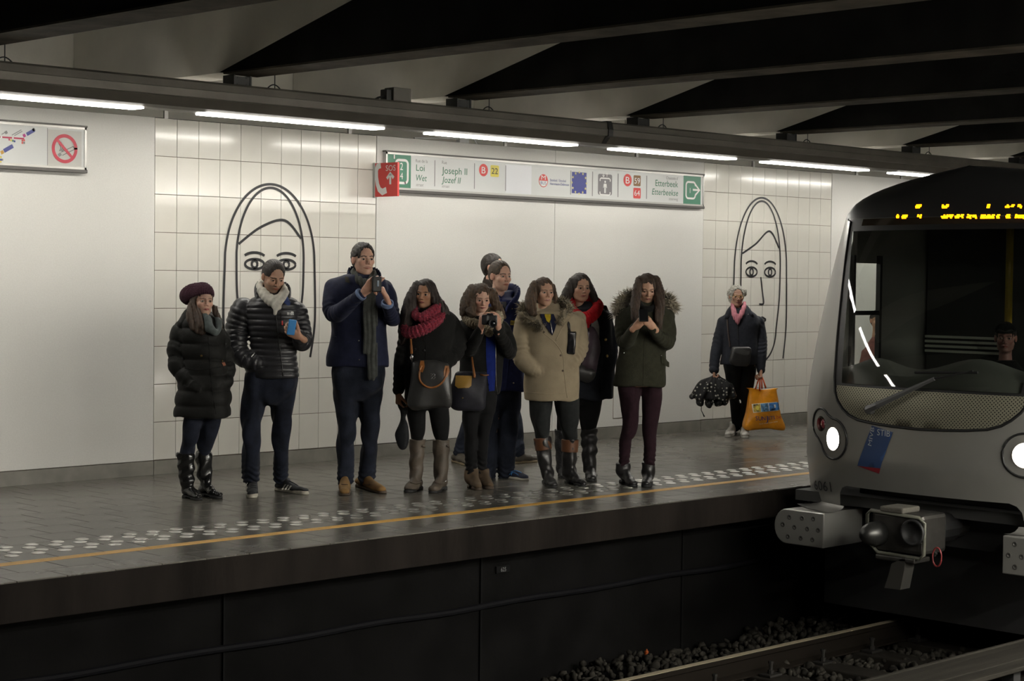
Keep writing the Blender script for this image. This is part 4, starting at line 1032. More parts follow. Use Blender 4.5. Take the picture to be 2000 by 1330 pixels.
def folds(seed, amp=.004, fmin=14, fmax=45, n=5, zs=.6):
    r = np.random.default_rng(seed); K = r.normal(size=(n, 3)); K[:, 2] *= zs; K /= np.linalg.norm(K, axis=1)[:, None]; fr = r.uniform(fmin, fmax, n); ph = r.uniform(0, 6.28, n)
    def fn(P, T, I):
        w = .03 * np.sin(P[:, [1, 2, 0]] * 17 + ph[:3]); v = 0
        for i in range(n): v = v + np.sin((P + w) @ K[i] * fr[i] + ph[i]) * (amp * (fmin / fr[i]) ** .5)
        return v
    return fn
def sleeve_folds(ids, amp=.004, per=.045):
    def fn(P, T, I):
        m = np.isin(I, ids); w = .5 + .5 * np.sin(T * 23 + P[:, 0] * 9 + P[:, 1] * 14); return np.where(m, amp * .8 * w * np.sin(T * 6.283 / per + 4 * np.sin(P[:, 0] * 16 + P[:, 1] * 21 + T * 9)), 0)
    return fn
def quilt(per, amp, ids=None):
    def fn(P, T, I): return -amp * (np.abs(np.sin(T * math.pi / per)) ** .55) + amp * .55
    return fn
def strands(amp=.004, f=190, wav=.02):
    def fn(P, T, I): return amp * np.sin(P[:, 0] * f + P[:, 1] * f * .8 + 6 * np.sin(P[:, 2] * 12) * wav * 20) + amp * .6 * np.sin(P[:, 0] * f * 2.3 - P[:, 1] * f * 1.7 + P[:, 2] * 30)
    return fn
def knit(f=260, amp=.003):
    def fn(P, T, I): return amp * np.sin(T * f) + amp * .8 * np.sin((P[:, 0] + P[:, 2]) * f * .8) * np.sin((P[:, 1] - P[:, 2]) * f * .8)
    return fn

# ------------------------------------------------------------------ head
def head_mesh(H, skin, lips=None, brow=(.03, .02, .014), stubble=0.0, male=True, wid=1.0, jaw=1.0, smile=0.0, old=0.0, lid=.55, cheek=.0, h=.0040, nose=1.0):
    u = 1.0; S_ = Sdf(h / H)
    S_.ell((0, -.075, .125), (.325 * wid, .395, .375), k=.05)
    S_.ell((0, .075, -.16), (.255 * wid, .255, .33), k=.08)
    S_.ell((0, .225, -.40), (.095 * jaw, .08, .085), k=.08)
    for sx in (-1, 1):
        S_.chain([(sx * .215 * wid * jaw, -.03, -.20), (sx * .185 * wid * jaw, .06, -.335), (sx * .07 * jaw, .20, -.415)], [.075, .075, .06], k=.06)
        S_.ell((sx * .165 * wid, .20, -.10 + .02 * smile), (.105, .10, .09), k=.06)
        S_.ell((sx * .335 * wid, -.05, -.02), (.035, .075, .125), rotm((0, 0, 1), sx * .35), k=.015)
    S_.chain([(-.15, .275, .075), (0, .30, .07), (.15, .275, .075)], [.05, .05, .05] if male else [.042, .045, .042], k=.06)
    for sx in (-1, 1):
        S_.ell((sx * .135, .335, .005), (.088, .06, .052), k=.045, sub=True)
        S_.ell((sx * .135, .262, .002), .060, k=.012)
        S_.ell((sx * .135, .325, -.002), (.062, .05, .008 + .017 * lid), k=.006, sub=True)
    S_.chain([(0, .305, .05), (0, .352, -.05), (0, .395 + .02 * nose, -.125)], [.03, .032, .040 * nose], k=.025)
    for sx in (-1, 1): S_.ell((sx * .048 * nose, .362, -.140), (.036, .042, .030), k=.02)
    ml = -.262; mw = .105 + .02 * smile
    S_.chain([(-mw, .292, ml + .015 * smile), (-.04, .345, ml + .018), (0, .347, ml + .014), (.04, .345, ml + .018), (mw, .292, ml + .015 * smile)], [.012, .021, .020, .021, .012], k=.012)
    S_.chain([(-mw, .292, ml - .004 + .015 * smile), (0, .338, ml - .026), (mw, .292, ml - .004 + .015 * smile)], [.010, .026, .010], k=.012)
    S_.chain([(-mw * .95, .318, ml + .012 * smile), (0, .372, ml - .003), (mw * .95, .318, ml + .012 * smile)], [.005, .007 + .008 * smile, .005], k=.006, sub=True)
    S_.chain([(0, -.09, -.25), (0, -.10, -.55), (0, -.12, -.90)], [.215, .205, .235] if male else [.18, .165, .19], k=.06)
    if old: S_.disp(lambda P, T, I: old * .003 * np.sin(P[:, 2] * 70 + 3 * np.sin(P[:, 0] * 14)) * (P[:, 1] > .1))
    V, F = S_.mesh()
    x, y, z = V.T; ax_ = np.abs(x); C = np.tile(np.array(skin), (len(V), 1))
    front = y > .12
    def paint(m, col): 
        m = np.clip(m, 0, 1)[:, None]; C[:] = C * (1 - m) + np.array(col) * m
    blush = np.exp(-((ax_ - .17) / .08) ** 2 - ((z + .11) / .08) ** 2) * front; paint(blush * (.30 + cheek), np.array(skin) * np.array([1.12, .78, .75]))
    paint(np.exp(-(x / .06) ** 2 - ((z + .135) / .05) ** 2) * front * .3, np.array(skin) * np.array([1.08, .8, .76]))
    paint((ax_ > .30 * wid) * .35, np.array(skin) * np.array([1.05, .72, .66]))
    if stubble:
        m = ((z < -.17 - .0 * ax_) & (z > -.55) & (y > -.05)) * 1.0; m = m * (1 - np.exp(-((z + .262) / .03) ** 2) * (ax_ < .1)); paint(m * stubble, np.array(skin) * .38 + np.array([.012, .012, .014]))
    lipc = lips if lips is not None else tuple(np.array(skin) * np.array([.95, .55, .55]))
    lw = np.clip(1 - (ax_ / (mw + .008)) ** 4, 0, 1); paint(((np.abs(z - (ml - .004)) < .012 + .024 * (1 - (ax_ / (mw + .01)) ** 2)) & front & (ax_ < mw)) * lw * .9, lipc)
    paint((np.abs(z - (ml - .003 + .012 * smile * (ax_ / mw))) < .0065 + .004 * smile * (ax_ < mw * .8)) * (ax_ < mw) * front * .75, (.50, .44, .38) if smile > .65 else (.10, .035, .03))
    bz = .092 - 2.2 * (ax_ - .135) ** 2 + (.0 if male else .008); bt = (.017 if male else .011)
    paint(((np.abs(z - bz) < bt) & (ax_ > .045) & (ax_ < .215) & front) * (.92 if not old else .4), brow)
    lashz = .008 + .017 * lid; paint(((np.abs(z - lashz * np.sqrt(np.clip(1 - ((ax_ - .135) / .068) ** 2, 0, 1))) < .0085) & (np.abs(ax_ - .135) < .068) & (y > .2)) * (.85 if not male else .7), (.02, .014, .012))
    paint((np.exp(-((ax_ - .026) / .012) ** 2 - ((z + .158) / .010) ** 2) * front) * .8, (.06, .025, .02))
    return V * H, F, C
def eye_mesh(r, iris=(.06, .035, .02), gaze=(0, 1, 0)):
    prof = [(0, 0), (16, 0), (17, 1), (36, 1), (38, 2), (48, 2), (60, 2), (90, 2), (130, 2), (180, 2)]; cols = [(.006, .006, .006), iris, (.44, .41, .39)]
    g = unit(gaze); u_ = unit(np.cross(g, (0, 0, 1))); w_ = np.cross(u_, g); V = []; C = []; n = 14
    for a, c in prof:
        a = math.radians(a)
        for k in range(n): t = 2 * math.pi * k / n; V.append(r * (g * math.cos(a) + math.sin(a) * (u_ * math.cos(t) + w_ * math.sin(t)))); C.append(cols[c])
    F = [(i * n + k, i * n + (k + 1) % n, (i + 1) * n + (k + 1) % n, (i + 1) * n + k) for i in range(len(prof) - 1) for k in range(n)]
    return np.array(V), np.array(F), np.array(C)

# ------------------------------------------------------------------ hand: palm, four fingers of unequal length, thumb from the side of the palm
def hand_prims(S_, wrist, dr, nrm, thumb=1, curl=(.5, .7, .5), L=1.0, spread=.06, tcurl=.3, curls=None, tdir=None):
    dr = unit(dr); nrm = unit(np.asarray(nrm, float) - dr * (np.asarray(nrm, float) @ dr)); lat = np.cross(dr, nrm) * thumb; W = np.asarray(wrist, float)
    S_.chain([W - dr * .03 * L, W + dr * .02 * L], [.026 * L, .027 * L], k=.012, flat=nrm, fl=.72)
    for o_ in (-.022, 0, .022): S_.chain([W + lat * o_ * .6 * L + dr * .015 * L, W + lat * o_ * L + dr * .083 * L], [.017 * L, .0155 * L], k=.012, flat=nrm, fl=.85)
    for i, (off, bl, ln) in enumerate(((.030, .086, .90), (.0105, .092, 1.0), (-.0095, .089, .94), (-.028, .080, .76))):
        c = curls[i] if curls else curl; p = W + lat * off * L + dr * bl * L; ang = 0; d0 = unit(dr + lat * spread * (1.5 - i) * .5); pts = [p - dr * .012 * L]; rr_ = [.0095 * L]
        pts.append(p); rr_.append(.0094 * L)
        for j, sg in enumerate((.043, .027, .021)):
            ang += c[j]; dd = d0 * math.cos(ang) + nrm * math.sin(ang); p = p + dd * sg * ln * L; pts.append(p); rr_.append((.0088, .0082, .0068)[j] * L)
        S_.chain(pts, rr_, k=.004)
    t0 = W + lat * .022 * L + dr * .028 * L; td = unit(dr * .62 + lat * .68 + nrm * .30) if tdir is None else unit(tdir); t1 = t0 + td * .040 * L; td2 = unit(td * math.cos(tcurl) + (nrm * .6 + dr * .6) * math.sin(tcurl)); t2 = t1 + td2 * .030 * L; t3 = t2 + unit(td2 + nrm * .2 + dr * .3 * tcurl) * .022 * L
    S_.chain([t0, t1, t2, t3], [.0145 * L, .0115 * L, .0098 * L, .0078 * L], k=.008)

M_skin = mat('skin', (.5, .3, .2), .48, vcol=True, var=.10, vscale=60, bump=.03, scale=300, spec=.4)
M_skin.node_tree.nodes['Principled BSDF'].inputs['Subsurface Weight'].default_value = .08
M_skin.node_tree.nodes['Principled BSDF'].inputs['Subsurface Radius'].default_value = (.012, .005, .003)
M_eye = mat('eye', (.6, .6, .6), .12, vcol=True)
RV = unit([AX[0][0], AX[1][0], 0]); FV = -unit([AX[0][2], AX[1][2], 0])
ZROT = math.atan2(RV[1], RV[0])
FA, FB, FC, FD, FE = (300, 460, 2.4618), (600, 450, 2.4618), (860, 470, 2.5088), (1060, 500, 2.77), (1320, 520, 3.696)
class Fig:
    """one figure; positions are read from the photo (in the frame of an enlarged detail) plus a depth towards the viewer"""
    def __init__(s, label, frame, anchor, group=None, lift=0.0, at=None, cat='person'):
        s.fr = frame; p = s.px(*anchor); s.A = on_z(*p, 0) if at is None else np.array(at, float); s.depth = -float((s.A - CAMP) @ FV); s.mpc = s.depth / FPX / frame[2]
        s.label = label; s.bv = []; s.bf = []; s.bc = []; s.nb = 0; s.todo = []; s.body = None; s.cat = cat; s.caches = {}
        s.clocal = s.loc(CAMP)
    def px(s, cx, cy): return s.fr[0] + cx / s.fr[2], s.fr[1] + cy / s.fr[2]
    def loc(s, W): q = np.asarray(W, float) - s.A; return np.stack([q @ RV, -(q @ FV), q[..., 2]], -1)
    def pt(s, cx, cy, d=0.0):
        r = ray(*s.px(cx, cy)); t = ((s.A + FV * d - CAMP) @ FV) / (r @ FV); return s.loc(CAMP + r * t)
    def gp(s, cx, cy): return s.loc(on_z(*s.px(cx, cy), 0))
    def m(s, r): return r * s.mpc
    def pts(s, L): return np.array([s.pt(*q[:3]) for q in L])
    def rad(s, L): return [q[3] * s.mpc for q in L]
    def secs(s, L, b=.13):
        out = []
        for q in L:
            cy, xl, xr = q[:3]; bb = q[3] if len(q) > 3 else b; d = q[4] if len(q) > 4 else 0.0
            a, c = s.pt(xl, cy, d), s.pt(xr, cy, d); out.append(((a[2] + c[2]) / 2, (a[0] + c[0]) / 2, -d, (c[0] - a[0]) / 2, bb))
        return out
    def addbody(s, V, F, C): s.bv.append(V); s.bf.append(np.asarray(F) + s.nb); s.bc.append(C if np.ndim(C) == 2 else np.tile(np.array(C), (len(V), 1))); s.nb += len(V)
    def part(s, name, V, F, m, parent=None, label=None, cols=None):
        o = link(name, fast_mesh(name, V, F, True, cols), None, m); s.todo.append((o, parent)); s.caches[o.name] = (V, F)
        if label: o['label'] = label
        return o
    def sdf(s, name, S_, m, parent=None, label=None): V, F = S_.mesh(); return s.part(name, V, F, m, parent, label)
    def head(s, cx, cy, d, H, yaw, pitch=0, roll=0, eyes=(.06, .035, .02), gaze=(0, 1, 0), **kw):
        V, F, C = head_mesh(H, **kw); th = math.radians(yaw); fwd = np.array([math.sin(th), -math.cos(th), 0]); lat = np.array([-math.cos(th), -math.sin(th), 0])
        M = np.stack([lat, fwd, np.array([0, 0, 1.])], 1); M = rotm(fwd, math.radians(roll)) @ rotm(lat, math.radians(-pitch)) @ M
        s.hc = s.pt(cx, cy, d); s.hM = M; s.H = H; s.skin = kw['skin']; s.wid = kw.get('wid', 1)
        piv = np.array([0, -.1, -.45]) * H; w = np.clip((V[:, 2] / H + .80) / .42, 0, 1)[:, None]; w = w * w * (3 - 2 * w)
        Mn = M.copy(); Vn = V @ Mn.T; 
        neck = (np.array([[-math.cos(th), math.sin(th), 0], [-math.sin(th), -math.cos(th), 0], [0, 0, 1.]]) @ V.T).T
        off = Mn @ piv - np.array([[-math.cos(th), math.sin(th), 0], [-math.sin(th), -math.cos(th), 0], [0, 0, 1.]]) @ piv
        s.addbody(s.hc + Vn * w + (neck + off) * (1 - w), F, C)
        for sx in (-1, 1):
            ev, ef, ec = eye_mesh(.057 * H, eyes, gaze); ev = (ev + np.array([sx * .135, .262, .002]) * H) @ M.T + s.hc; s.part('eye', ev, ef, M_eye, None, None, ec)
    def hp(s, x, y, z): return s.hc + s.hM @ (np.array([x, y, z]) * s.H)
    def hand(s, cx, cy, d, dr, nrm, thumb=1, L=1.0, **kw):
        """dr, nrm given as (right, towards viewer, up)"""
        f = lambda v: np.array([v[0], -v[1], v[2]]); S_ = Sdf(.0038)
        if kw.get('tdir') is not None: kw['tdir'] = f(kw['tdir'])
        hand_prims(S_, s.pt(cx, cy, d), f(dr), f(nrm), thumb, L=L, **kw); V, F = S_.mesh(); s.addbody(V, F, np.array(s.skin) * np.array([1.0, .92, .88]))
    def hair(s, kind, m, locks=(), h=.0065, vol=1.0, front=.27, amp=.004, label=None, part_x=0.0, f=190, curl=0.0, side=-.12, back=-.38, fy=.20):
        S_ = Sdf(h); H = s.H; M = s.hM; v = vol
        S_.ell(s.hp(0, -.085, .15), np.array([.345 * s.wid * v, .415 * v, .385 * v]) * H, M, k=.02)
        if kind != 'short': S_.ell(s.hp(0, -.17, -.05), np.array([.33 * s.wid * v, .30 * v, .42 * v]) * H, M, k=.03)
        else: S_.ell(s.hp(0, -.20, -.02), np.array([.28 * s.wid * v, .25 * v, .34 * v]) * H, M, k=.03)
        # clear the face: everything in front of the hairline
        S_.ell(s.hp(part_x, .44, -.16), np.array([(.30 if kind == 'short' else .315) * s.wid, .42, .28 + front]) * H, M, k=.012, sub=True)
        if kind == 'short':
            for sx in (-1, 1): S_.ell(s.hp(sx * .36, .10, -.20), np.array([.14, .34, .26]) * H, M, k=.02, sub=True)
            S_.cut(s.hp(0, -.3, back), s.hM @ np.array([0, -.35, -1.0]), .01)
        else: S_.cut(s.hp(0, -.2, back - .25), (0, 0, -1), .02)
        for L_ in locks:
            S_.chain(s.pts(L_), s.rad(L_), k=.018, n=14)
        S_.disp(strands(amp, f))
        if curl: S_.disp(lambda P, T, I: curl * np.sin(P[:, 0] * 95 + 2 * np.sin(P[:, 2] * 70)) * np.sin(P[:, 2] * 105 + 2 * np.sin(P[:, 1] * 60)) * np.sin(P[:, 1] * 80 + 1))
        return s.sdf('hair', S_, m, None, label)
    # ---- details laid on a garment along the true sight line
    def bvh(s, o):
        if o.name + '_b' not in s.caches: V, F = s.caches[o.name]; s.caches[o.name + '_b'] = BVHTree.FromPolygons([tuple(v) for v in V], [tuple(map(int, f)) for f in F])
        return s.caches[o.name + '_b']
    def surf(s, o, cx, cy, lift=0.0):
        P = s.pt(cx, cy, 0); d = unit(P - s.clocal); hit, nr, _, _ = s.bvh(o).ray_cast(Vector(s.clocal), Vector(d))
        if hit is None: return P, np.array([0, -1., 0])
        nr = np.array(nr); nr = nr if nr @ d < 0 else -nr; return np.array(hit) + nr * lift, nr
    def button(s, o, cx, cy, r, m, name='button'):
        p, n = s.surf(o, cx, cy); b = MB().lathe([(r, -.002), (r, .003), (r * .75, .0045), (.0005, .004)], p, n, 12); q = b.build(name, m, smooth=True); s.todo.append((q, o)); return q
    def strip(s, o, L, r, m, name, lift=.002, n=16):
        if m in (MATS.get('beige_cotton'), MATS.get('black_wool'), MATS.get('olive_green_wool'), MATS.get('navy_jacket_cloth'), MATS.get('blue_jacket_cloth')): lift = -.0005; r = min(r, .0035)
        q = curve([c for c in L], n); P = [s.surf(o, c[0], c[1], lift)[0] for c in q]; t = MB().tube(P, r, 6).build(name, m, smooth=True); s.todo.append((t, o)); return t
    def decal(s, o, outline, m, name, lift=.004, sp=8.0, parent='same'):
        pl = [tuple(p) for p in outline]
        fn = lambda a, b, off: np.array([s.surf(o, x, y, lift)[0] for x, y in zip(np.atleast_1d(a), np.atleast_1d(b))])
        q = patch(name, pl, [], sp, m, None, 0, fn)
        bm = bmesh.new(); bm.from_mesh(q.data); 
        if sum(f.normal.y * f.calc_area() for f in bm.faces) > 0: bmesh.ops.reverse_faces(bm, faces=bm.faces[:])
        bm.to_mesh(q.data); bm.free(); s.todo.append((q, o if parent == 'same' else parent)); return q
    def fur(s, name, L, n, length, m, droop=.3, seed=1, label=None):
        """tufted trim along a path of (cx, cy, d, radius)"""
        C = curve(np.concatenate([s.pts(L), np.array(s.rad(L))[:, None]], 1), 60); r = np.random.default_rng(seed); i = r.integers(0, 59, n); t = r.random(n)[:, None]; c = C[i] * (1 - t) + C[i + 1] * t
        ax_ = C[i + 1, :3] - C[i, :3]; ax_ /= np.linalg.norm(ax_, axis=1)[:, None] + 1e-9
        o = r.normal(size=(n, 3)); o -= (o * ax_).sum(1)[:, None] * ax_; o /= np.linalg.norm(o, axis=1)[:, None]
        base_ = c[:, :3] + o * c[:, 3:4] * .55; tip = base_ + (o + .5 * r.normal(size=(n, 3)) * .6 + np.array([0, 0, -droop])) * length * r.uniform(.6, 1.25, (n, 1))
        sd = np.cross(o, ax_); w = length * .11; a1 = base_ + sd * w; a2 = base_ - sd * w; a3 = base_ + ax_ * w; mid = (base_ + tip) / 2 + r.normal(size=(n, 3)) * length * .08
        V = np.stack([a1, a2, a3, mid + sd * w * .55, mid - sd * w * .55, mid + ax_ * w * .55, tip], 1).reshape(-1, 3); q = np.arange(n)[:, None, None] * 7
        F = (q + np.array([[0, 1, 4], [0, 4, 3], [1, 2, 5], [1, 5, 4], [2, 0, 3], [2, 3, 5], [3, 4, 6], [4, 5, 6], [5, 3, 6]])).reshape(-1, 3)
        S_ = Sdf(.007); S_.chain(s.pts(L), [.7 * x for x in s.rad(L)], n=20); S_.disp(folds(seed, .006, 40, 90)); Vc, Fc = S_.mesh()
        F3 = np.concatenate([Fc[:, [0, 1, 2]], Fc[:, [0, 2, 3]]]); o_ = s.part(name, np.concatenate([V, Vc]), np.concatenate([F, F3 + len(V)]), m, None, label); return o_
    def shoe(s, name, heel, toe, m, sole_m, w=.043, hgt=.075, ankle=None, top=None, shaft=None, sole_h=.02, heel_h=0.0, folds_amp=.002, point=1.0):
        """heel and toe are the sole's ground points in the photo; shaft: list of (cx, cy, d|None, r)"""
        a, b = s.gp(*heel), s.gp(*toe); u = unit(b - a); L = np.linalg.norm(b - a); a2 = a + u * .03; b2 = b - u * .03; up = np.array([0, 0, 1.])
        S_ = Sdf(.0055); z0 = sole_h
        S_.chain([a2 + up * (hgt * .5 + heel_h), a + u * L * .38 + up * (hgt * .52 + heel_h * .6), a + u * L * .68 + up * hgt * .40, b2 + up * hgt * .30], [w * .82, w * .86, w * .98, w * .80 * point], k=.02, flat=up, fl=.80)
        ank = a + u * L * .26 + up * (hgt * 1.15 + heel_h); s.ank = ank
        S_.chain([a + u * L * .20 + up * hgt * .6, ank], [w * .85, w * .84], k=.03); S_.chain([ank, a + u * L * .6 + up * hgt * .52], [w * .6, w * .6], k=.03)
        if shaft:
            q = [s.pt(c[0], c[1], -ank[1] if c[2] is None else c[2]) for c in shaft]; S_.chain(list(q) + [ank], [c[3] * s.mpc for c in shaft] + [w * .9], k=.025, n=12); S_.cut(q[0] + (q[0] - q[-1]) * 0, (q[0] - ank) / np.linalg.norm(q[0] - ank), .003) if False else None
            S_.cut(q[0], unit(q[0] - (q[1] if len(q) > 1 else ank)), .004)
        else: S_.cut(ank + up * .02, (0, 0, 1), .004)
        S_.cut((0, 0, z0), (0, 0, -1), .003)
        if folds_amp: S_.disp(folds(int(abs(heel[0])), folds_amp, 30, 80, zs=1.5))
        o = s.sdf(name, S_, m)
        T_ = Sdf(.005); T_.chain([a2, a + u * L * .4, a + u * L * .7, b2], [w * .86, w * .84, w * 1.03, w * .88 * point], k=.01); T_.cut((0, 0, z0 + .004), (0, 0, 1), .002); T_.cut((0, 0, 0.001), (0, 0, -1), .001)
        if heel_h: T_.box(a + u * L * .5 + up * 0, (L * .16, w * 2, heel_h * .5), np.stack([u, np.cross(up, u), up], 1), .004, .004, True)
        s.sdf('sole', T_, sole_m, o); return o
    def finish(s, core=None):
        """core: hidden trunk and limbs inside the clothes, joined to head and hands as one body"""
        if core is not None: V, F = core.mesh(); s.addbody(V, F, np.array(s.skin))
        me = fast_mesh('person', np.concatenate(s.bv), np.concatenate(s.bf), True, np.concatenate(s.bc)); o = link('person', me, None, M_skin); o.location = s.A; o.rotation_euler = (0, 0, ZROT)
        tag(o, s.label, s.cat); s.body = o
        for q, par in s.todo: q.parent = o if par is None else par
        return o
    def thing(s, name, label, cat):
        """an object held or worn by the figure, a thing of its own, in the same local frame"""
        e = empty(name, s.A); e.rotation_euler = (0, 0, ZROT); return tag(e, label, cat)
def cloth(name, col, rough=.85, bump=.3, scale=220, var=.15, vscale=30, sheen=.04, **kw): return mat(name, col, rough, bump=bump, scale=scale, var=var, vscale=vscale, sheen=sheen, spec=.15, **kw)
# ================================================================== the people
M_jean = cloth('dark_blue_denim', (.012, .0145, .024), var=.35, vscale=12)
M_jean2 = cloth('blue_denim', (.016, .0195, .031), var=.4, vscale=10)
M_blackc = cloth('black_wool', (.010, .010, .0095))
M_blackt = cloth('black_stretch_cloth', (.008, .008, .0085), bump=.1)
M_leather = mat('black_leather', (.018, .017, .017), .35, bump=.12, scale=90, var=.2, vscale=20)
M_rubber = mat('black_sole_rubber', (.012, .012, .012), .7)
M_brownsole = mat('brown_sole', (.06, .04, .025), .7)
M_hairdk = mat('dark_brown_hair', (.022, .013, .009), .42, bump=.5, scale=60, stretch=(14, 14, 1.2), var=.45, vscale=16, spec=.5)
M_hairbr = mat('brown_hair', (.050, .028, .016), .45, bump=.5, scale=60, stretch=(14, 14, 1.2), var=.5, vscale=16, spec=.5)
M_hairlt = mat('ombre_brown_hair', (.11, .062, .030), .45, bump=.5, scale=60, stretch=(14, 14, 1.2), var=.6, vscale=14, spec=.5, col2=(.03, .018, .01))
M_hairsh = mat('short_dark_hair', (.020, .014, .010), .55, bump=.6, scale=160, var=.4, vscale=60)
M_hairsh2 = mat('short_brown_hair', (.055, .036, .020), .55, bump=.6, scale=160, var=.4, vscale=60)
M_gold = mat('brass_metal', (.60, .42, .16), .3, metal=1.0); M_chrome = mat('bright_metal', (.6, .6, .6), .25, metal=1.0)
SK_L, SK_M, SK_T = (.60, .37, .275), (.50, .30, .205), (.40, .215, .13)
def core_of(f, secs, legs, arms, shrink=.03):
    S_ = Sdf(.02); S_.loft([(z, x, y, max(a - shrink, .03), max(b - shrink, .03)) for z, x, y, a, b in f.secs(secs)], k=.03)
    for L_ in list(legs) + list(arms): S_.chain(f.pts(L_), [max(r * f.mpc - .014, .02) for r in [q[3] for q in L_]], k=.03)
    return S_
def coat_of(f, secs, arms, h=.0075, n=2.4, amp=.004, seed=1, extra=None, k=.03, q=None, sl=.004, cap=.012):
    S_ = Sdf(h); S_.loft(f.secs(secs), k=k, n=n, cap=cap); ids = []
    for L_ in arms: S_.chain(f.pts(L_), f.rad(L_), k=k, n=14); ids.append(len(S_.ops))
    if extra: extra(S_)
    if amp: S_.disp(folds(seed, amp))
    if sl: S_.disp(sleeve_folds(ids, sl))
    if q: S_.disp(q)
    return S_
def fitlegs(f, lg, feet):
    """bring each shin to the depth at which its foot stands on the floor"""
    out = []
    for L_, (heel, toe) in zip(lg, feet):
        a, b = f.gp(*heel), f.gp(*toe); d1 = -(a + (b - a) * .3)[1]; n = len(L_); d0 = L_[0][2]
        out.append([(q[0], q[1], q[2] if i == 0 else d0 + (d1 - d0) * (i / (n - 1)) + .015 * math.sin(math.pi * i / (n - 1)), q[3]) for i, q in enumerate(L_)])
    return out
def legs_of(f, legs, hips=None, h=.0075, amp=.003, seed=2, cuffs=.008, k=.02):
    S_ = Sdf(h)
    if hips: S_.loft(f.secs(hips), k=.03, n=2.2, cap=.03)
    ids = []
    for L_ in legs: S_.chain(f.pts(L_), f.rad(L_), k=.022 if hips else k, n=16); ids.append(len(S_.ops))
    S_.disp(folds(seed, amp * 1.6, 22, 70))
    zl = min(f.pts(L_)[:, 2].min() for L_ in legs)
    if cuffs: S_.disp(lambda P, T, I: cuffs * np.sin(P[:, 2] * 150 + 3 * np.sin(P[:, 0] * 40)) * np.exp(-np.clip(P[:, 2] - zl, 0, 1) / .07))
    return S_
# ---------------------------------------------------------------- girl in the beanie
f = Fig('young woman in purple knit beanie and long black quilted coat, hands in pockets', FA, (222, 1262))
f.head(238, 314, .03, .214, 32, 2, skin=SK_L, male=False, lips=(.42, .12, .12), lid=.6)
f.hair('long', M_hairbr, [[(195, 325, .04, 24), (183, 385, .08, 27), (200, 440, .12, 22), (232, 468, .13, 13)], [(210, 350, .06, 18), (225, 420, .13, 20), (250, 455, .13, 10)], [(292, 345, .03, 12), (305, 390, .03, 15), (318, 430, .03, 13), (322, 462, .02, 7)]])
S_ = Sdf(.005); S_.ell(f.hp(0, -.08, .20), np.array([.385, .455, .425]) * f.H, f.hM, k=.03); S_.ell(f.pt(166, 292, -.07), .058, k=.05); S_.ell(f.pt(192, 282, -.04), .072, k=.05)
S_.cut(f.hp(0, .1, .155), f.hM @ np.array([0, .42, -1.0]), .01)
S_.disp(lambda P, T, I: .0035 * np.sin(np.arctan2(P[:, 1] - f.hc[1], P[:, 0] - f.hc[0]) * 34) + .0015 * np.sin(P[:, 2] * 500))
f.sdf('beanie', S_, cloth('purple_knit', (.045, .016, .026), bump=.5))
se = [(868, 104, 368, .165), (800, 107, 370, .165), (720, 118, 366, .155), (640, 142, 352, .135), (560, 138, 342, .135), (490, 128, 336, .135), (430, 130, 326, .12), (395, 165, 298, .10), (370, 196, 276, .075)]
ar = [[(142, 445, -.01, 46), (112, 540, .02, 43), (118, 640, .06, 41), (178, 705, .10, 34), (218, 738, .125, 26)], [(316, 470, -.06, 38), (345, 560, -.06, 36), (358, 640, -.03, 33), (352, 700, .03, 28)]]
coat = f.sdf('coat', coat_of(f, se, ar, amp=.003, seed=3, q=quilt(.112, .016), sl=.003), cloth('black_quilted_nylon', (.010, .010, .009), rough=.6, bump=.15, scale=120))
S_ = Sdf(.007); S_.chain(f.pts([(135, 425, .03), (160, 392, -.06), (220, 372, -.13), (290, 398, -.10), (318, 436, -.02)]), [f.m(r) for r in (24, 34, 34, 28, 18)], n=14); S_.disp(folds(5, .006)); f.sdf('hood', S_, MATS['black_quilted_nylon'], coat)
S_ = Sdf(.006); S_.chain(f.pts([(240, 385, .06), (258, 400, .12), (272, 440, .15), (292, 466, .13), (308, 446, .09), (303, 408, .06), (285, 390, .05)]), [f.m(r) for r in (14, 16, 19, 20, 19, 16, 12)], n=16); S_.disp(folds(8, .004, 50, 90)); f.sdf('scarf', S_, cloth('grey_green_scarf', (.085, .10, .10)))
lg = [[(205, 800, .02, 55), (188, 900, .03, 47), (172, 985, .03, 40), (158, 1055, .02, 31)], [(285, 800, -.02, 52), (268, 900, -.01, 45), (254, 985, -.02, 38), (242, 1045, -.03, 31)]]; lg = fitlegs(f, lg, [((148, 1258), (222, 1274)), ((232, 1248), (320, 1266))])
f.sdf('jeans', legs_of(f, lg, amp=.003, cuffs=0), M_jean)
M_boot = mat('glossy_black_boot', (.012, .012, .012), .16, bump=.05, scale=40)
f.shoe('boot', (148, 1258), (222, 1274), M_boot, M_rubber, w=.040, hgt=.085, shaft=[(156, 1046, None, 41), (157, 1110, None, 38), (160, 1180, None, 33)], heel_h=.012, folds_amp=.004)
f.shoe('boot', (232, 1248), (320, 1266), M_boot, M_rubber, w=.040, hgt=.085, shaft=[(240, 1036, None, 40), (242, 1110, None, 37), (246, 1170, None, 32)], heel_h=.012, folds_amp=.004)
f.strip(coat, [(262, 480), (268, 560), (272, 640), (282, 740), (300, 858)], .004, M_blackc, 'zip_flap', .002)
f.strip(coat, [(150, 636), (200, 645), (270, 640), (345, 628)], .006, M_blackc, 'waist_seam', .0)
f.button(coat, 230, 578, .008, M_gold, 'toggle'); f.button(coat, 330, 602, .007, M_gold, 'toggle'); f.decal(coat, [(326, 612), (340, 610), (346, 624), (334, 628)], mat('orange_tag', (.25, .09, .05), .6), 'tag')
f.finish(core_of(f, se, lg, ar))
